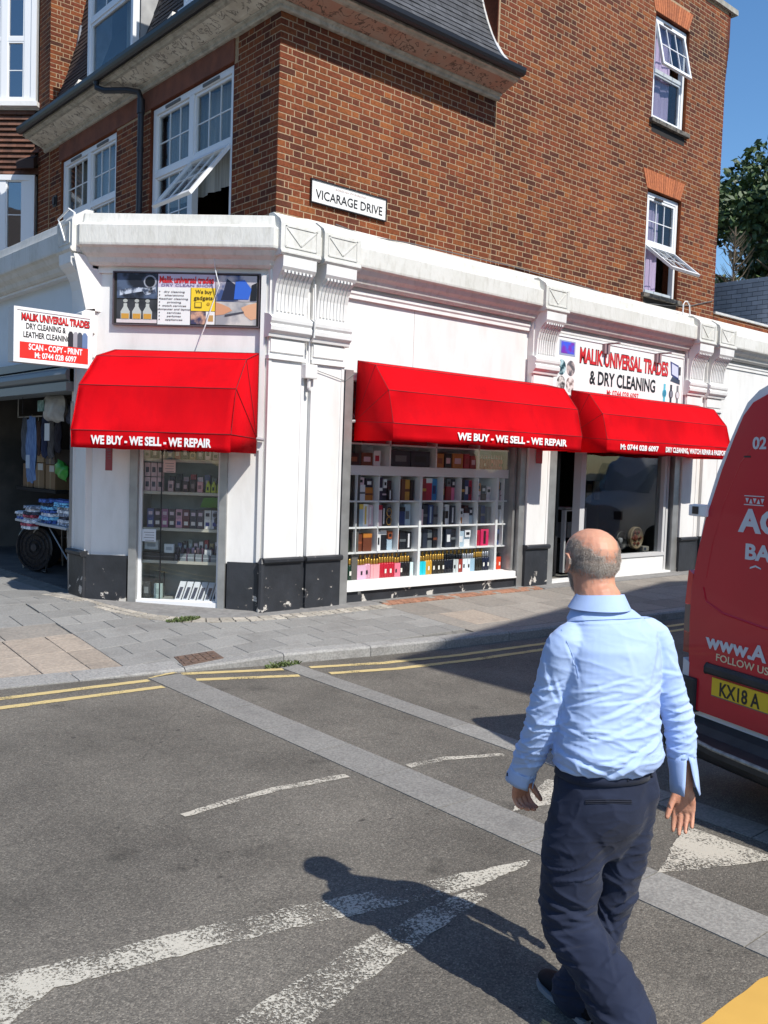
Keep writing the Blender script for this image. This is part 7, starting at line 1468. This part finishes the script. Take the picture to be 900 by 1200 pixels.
TG=[((640,1060),(700,1052),.010,.009),((645,1078),(695,1070),.009,.010),((650,1095),(690,1082),.008,.008),((640,1040),(690,1060),.010,.008),((700,1060),(720,1100),.008,.008),((712,1075),(742,1062),.008,.009),((708,1095),(738,1085),.007,.007),((668,1120),(720,1140),.010,.006),((690,1160),(735,1150),.010,.007),((700,1180),(745,1190),.010,.007),((735,950),(752,905),.008,.012),((752,905),(757,880),.006,.006),((650,960),(665,1020),.012,.006),((700,1000),(730,960),.012,.007),((645,1110),(690,1100),.007,.007),((672,1140),(700,1180),.010,.008),((735,1000),(770,960),.012,.006)]
TG=[t for t in TG if t[0][1]>1030 and t[1][1]>1030]; TG=[(a,b,w_*.8,amp*.8) for a,b,w_,amp in TG]; RX=(6,13,.008,lambda z: .5+.5*min(1,max(0,(.70-z)/.15))); folds(trm,TG,.003,6,True,5)
M_trou=cloth('navy_suit_cloth',S(40,47,67),S(33,39,57),.08); 
trous=link('trousers',trm,M_trou,man)
# waistband, loops, pocket
g=MB(); N_=48; lo=[];hi=[]
for i in range(N_):
    t=2*math.pi*i/N_; c_,s_=math.cos(t),math.sin(t); e=2/2.3; x=r60*math.copysign(abs(c_)**e,c_); y=f60*math.copysign(abs(s_)**e,s_)
    lo.append(pc(.868)+x*.166+y*.131); hi.append(pc(.912)+x*.160+y*.128)
g.add(lo+hi,[(i,(i+1)%N_,N_+(i+1)%N_,N_+i) for i in range(N_)]); o=g.obj('waistband',M_trou,trous,smooth=True); s=o.modifiers.new('s','SOLIDIFY'); s.thickness=.004
def onback(px,py,lift=.0): # nearest surface point of the trousers along the view ray
    r=(Rm@Vector((px-450,-(py-600),-1073))).normalized(); return r
from mathutils.bvhtree import BVHTree
bv=BVHTree.FromPolygons([v.co for v in trm.vertices],[p.vertices for p in trm.polygons]); bs=BVHTree.FromPolygons([v.co for v in shm.vertices],[p.vertices for p in shm.polygons])
def surf(px,py,lift,t=bv):
    r=(Rm@Vector((px-450,-(py-600),-1073))).normalized(); h=t.ray_cast(CAMP,r); return (h[0]+h[1]*lift) if h[0] else None
g=MB(); sq=[surf(x,727-(x-694)*.04,.0015,bs) for x in range(660,776,6)]; sq=[p for p in sq if p]; g.tube(sq,.0011,4); sq=[surf(*p,.0015,bs) for p in ((652,722),(658,738),(664,752),(670,766),(675,780),(678,795))]; sq=[p for p in sq if p]; g.tube(sq,.0011,4); g.obj('seam',mat('shirt_seam_blue',S(120,145,190),.9),shirt)  # seam lines in a darker blue than the shirt
g=MB()
for pts in ([(731,899),(733,906),(735,915)],[(757,893),(760,901),(763,911)],[(679,902),(680,910),(681,918)]):
    P=[surf(*p,.005) for p in pts]; P=[p for p in P if p]
    if len(P)>1: g.tube(P,.0045,6)
if g.v: g.obj('belt_loop',mat('darker_navy',S(22,26,40),.9),trous)
g=MB(); P=[surf(x,939+abs(x-713)*.03,.001) for x in range(686,741,6)]; P=[p for p in P if p]; 
if len(P)>2: g.tube(P,.003,6); g.tube([p+Z*.006 for p in P],.0016,5); g.tube([p-Z*.006 for p in P],.0016,5); g.obj('back_pocket',MATS['darker_navy'],trous)
# shoes
def shoe(a,hdg,tilt=0):
    f_,r_=hd(hdg); a=Vector((a.x,a.y,0)); g=MB(); secs=[(-.085,.028,.045,.070),(-.06,.036,.04,.085),(-.01,.037,.04,.085),(.05,.040,.036,.065),(.11,.047,.03,.050),(.16,.044,.026,.042),(.195,.030,.02,.032),(.208,.012,.018,.022)]
    rings=[]; g.v=[]; 
    loft(g,[(a+f_*x+Z*(.016+h/2),r_,Z,w,h/2+.006) for x,w,_,h in secs],20); o=g.obj('shoe',mat('black_shoe',(.012,.013,.018),.7,spec=.12),man,smooth=True)
    g=MB(); L_=[a+f_*x+r_*(w+.004) for x,w,_,h in secs]; R_=[a+f_*x-r_*(w+.004) for x,w,_,h in secs][::-1]; g.prism([p+Z*.002 for p in L_+R_],[p+Z*.020 for p in L_+R_]); g.obj('sole',mat('grey_sole',(.28,.28,.30),.6),o)
shoe(Vector((aR.x,aR.y,0)),74); shoe(Vector((aL.x,aL.y,0)),66)
# soft ground haze not needed: clear midday air
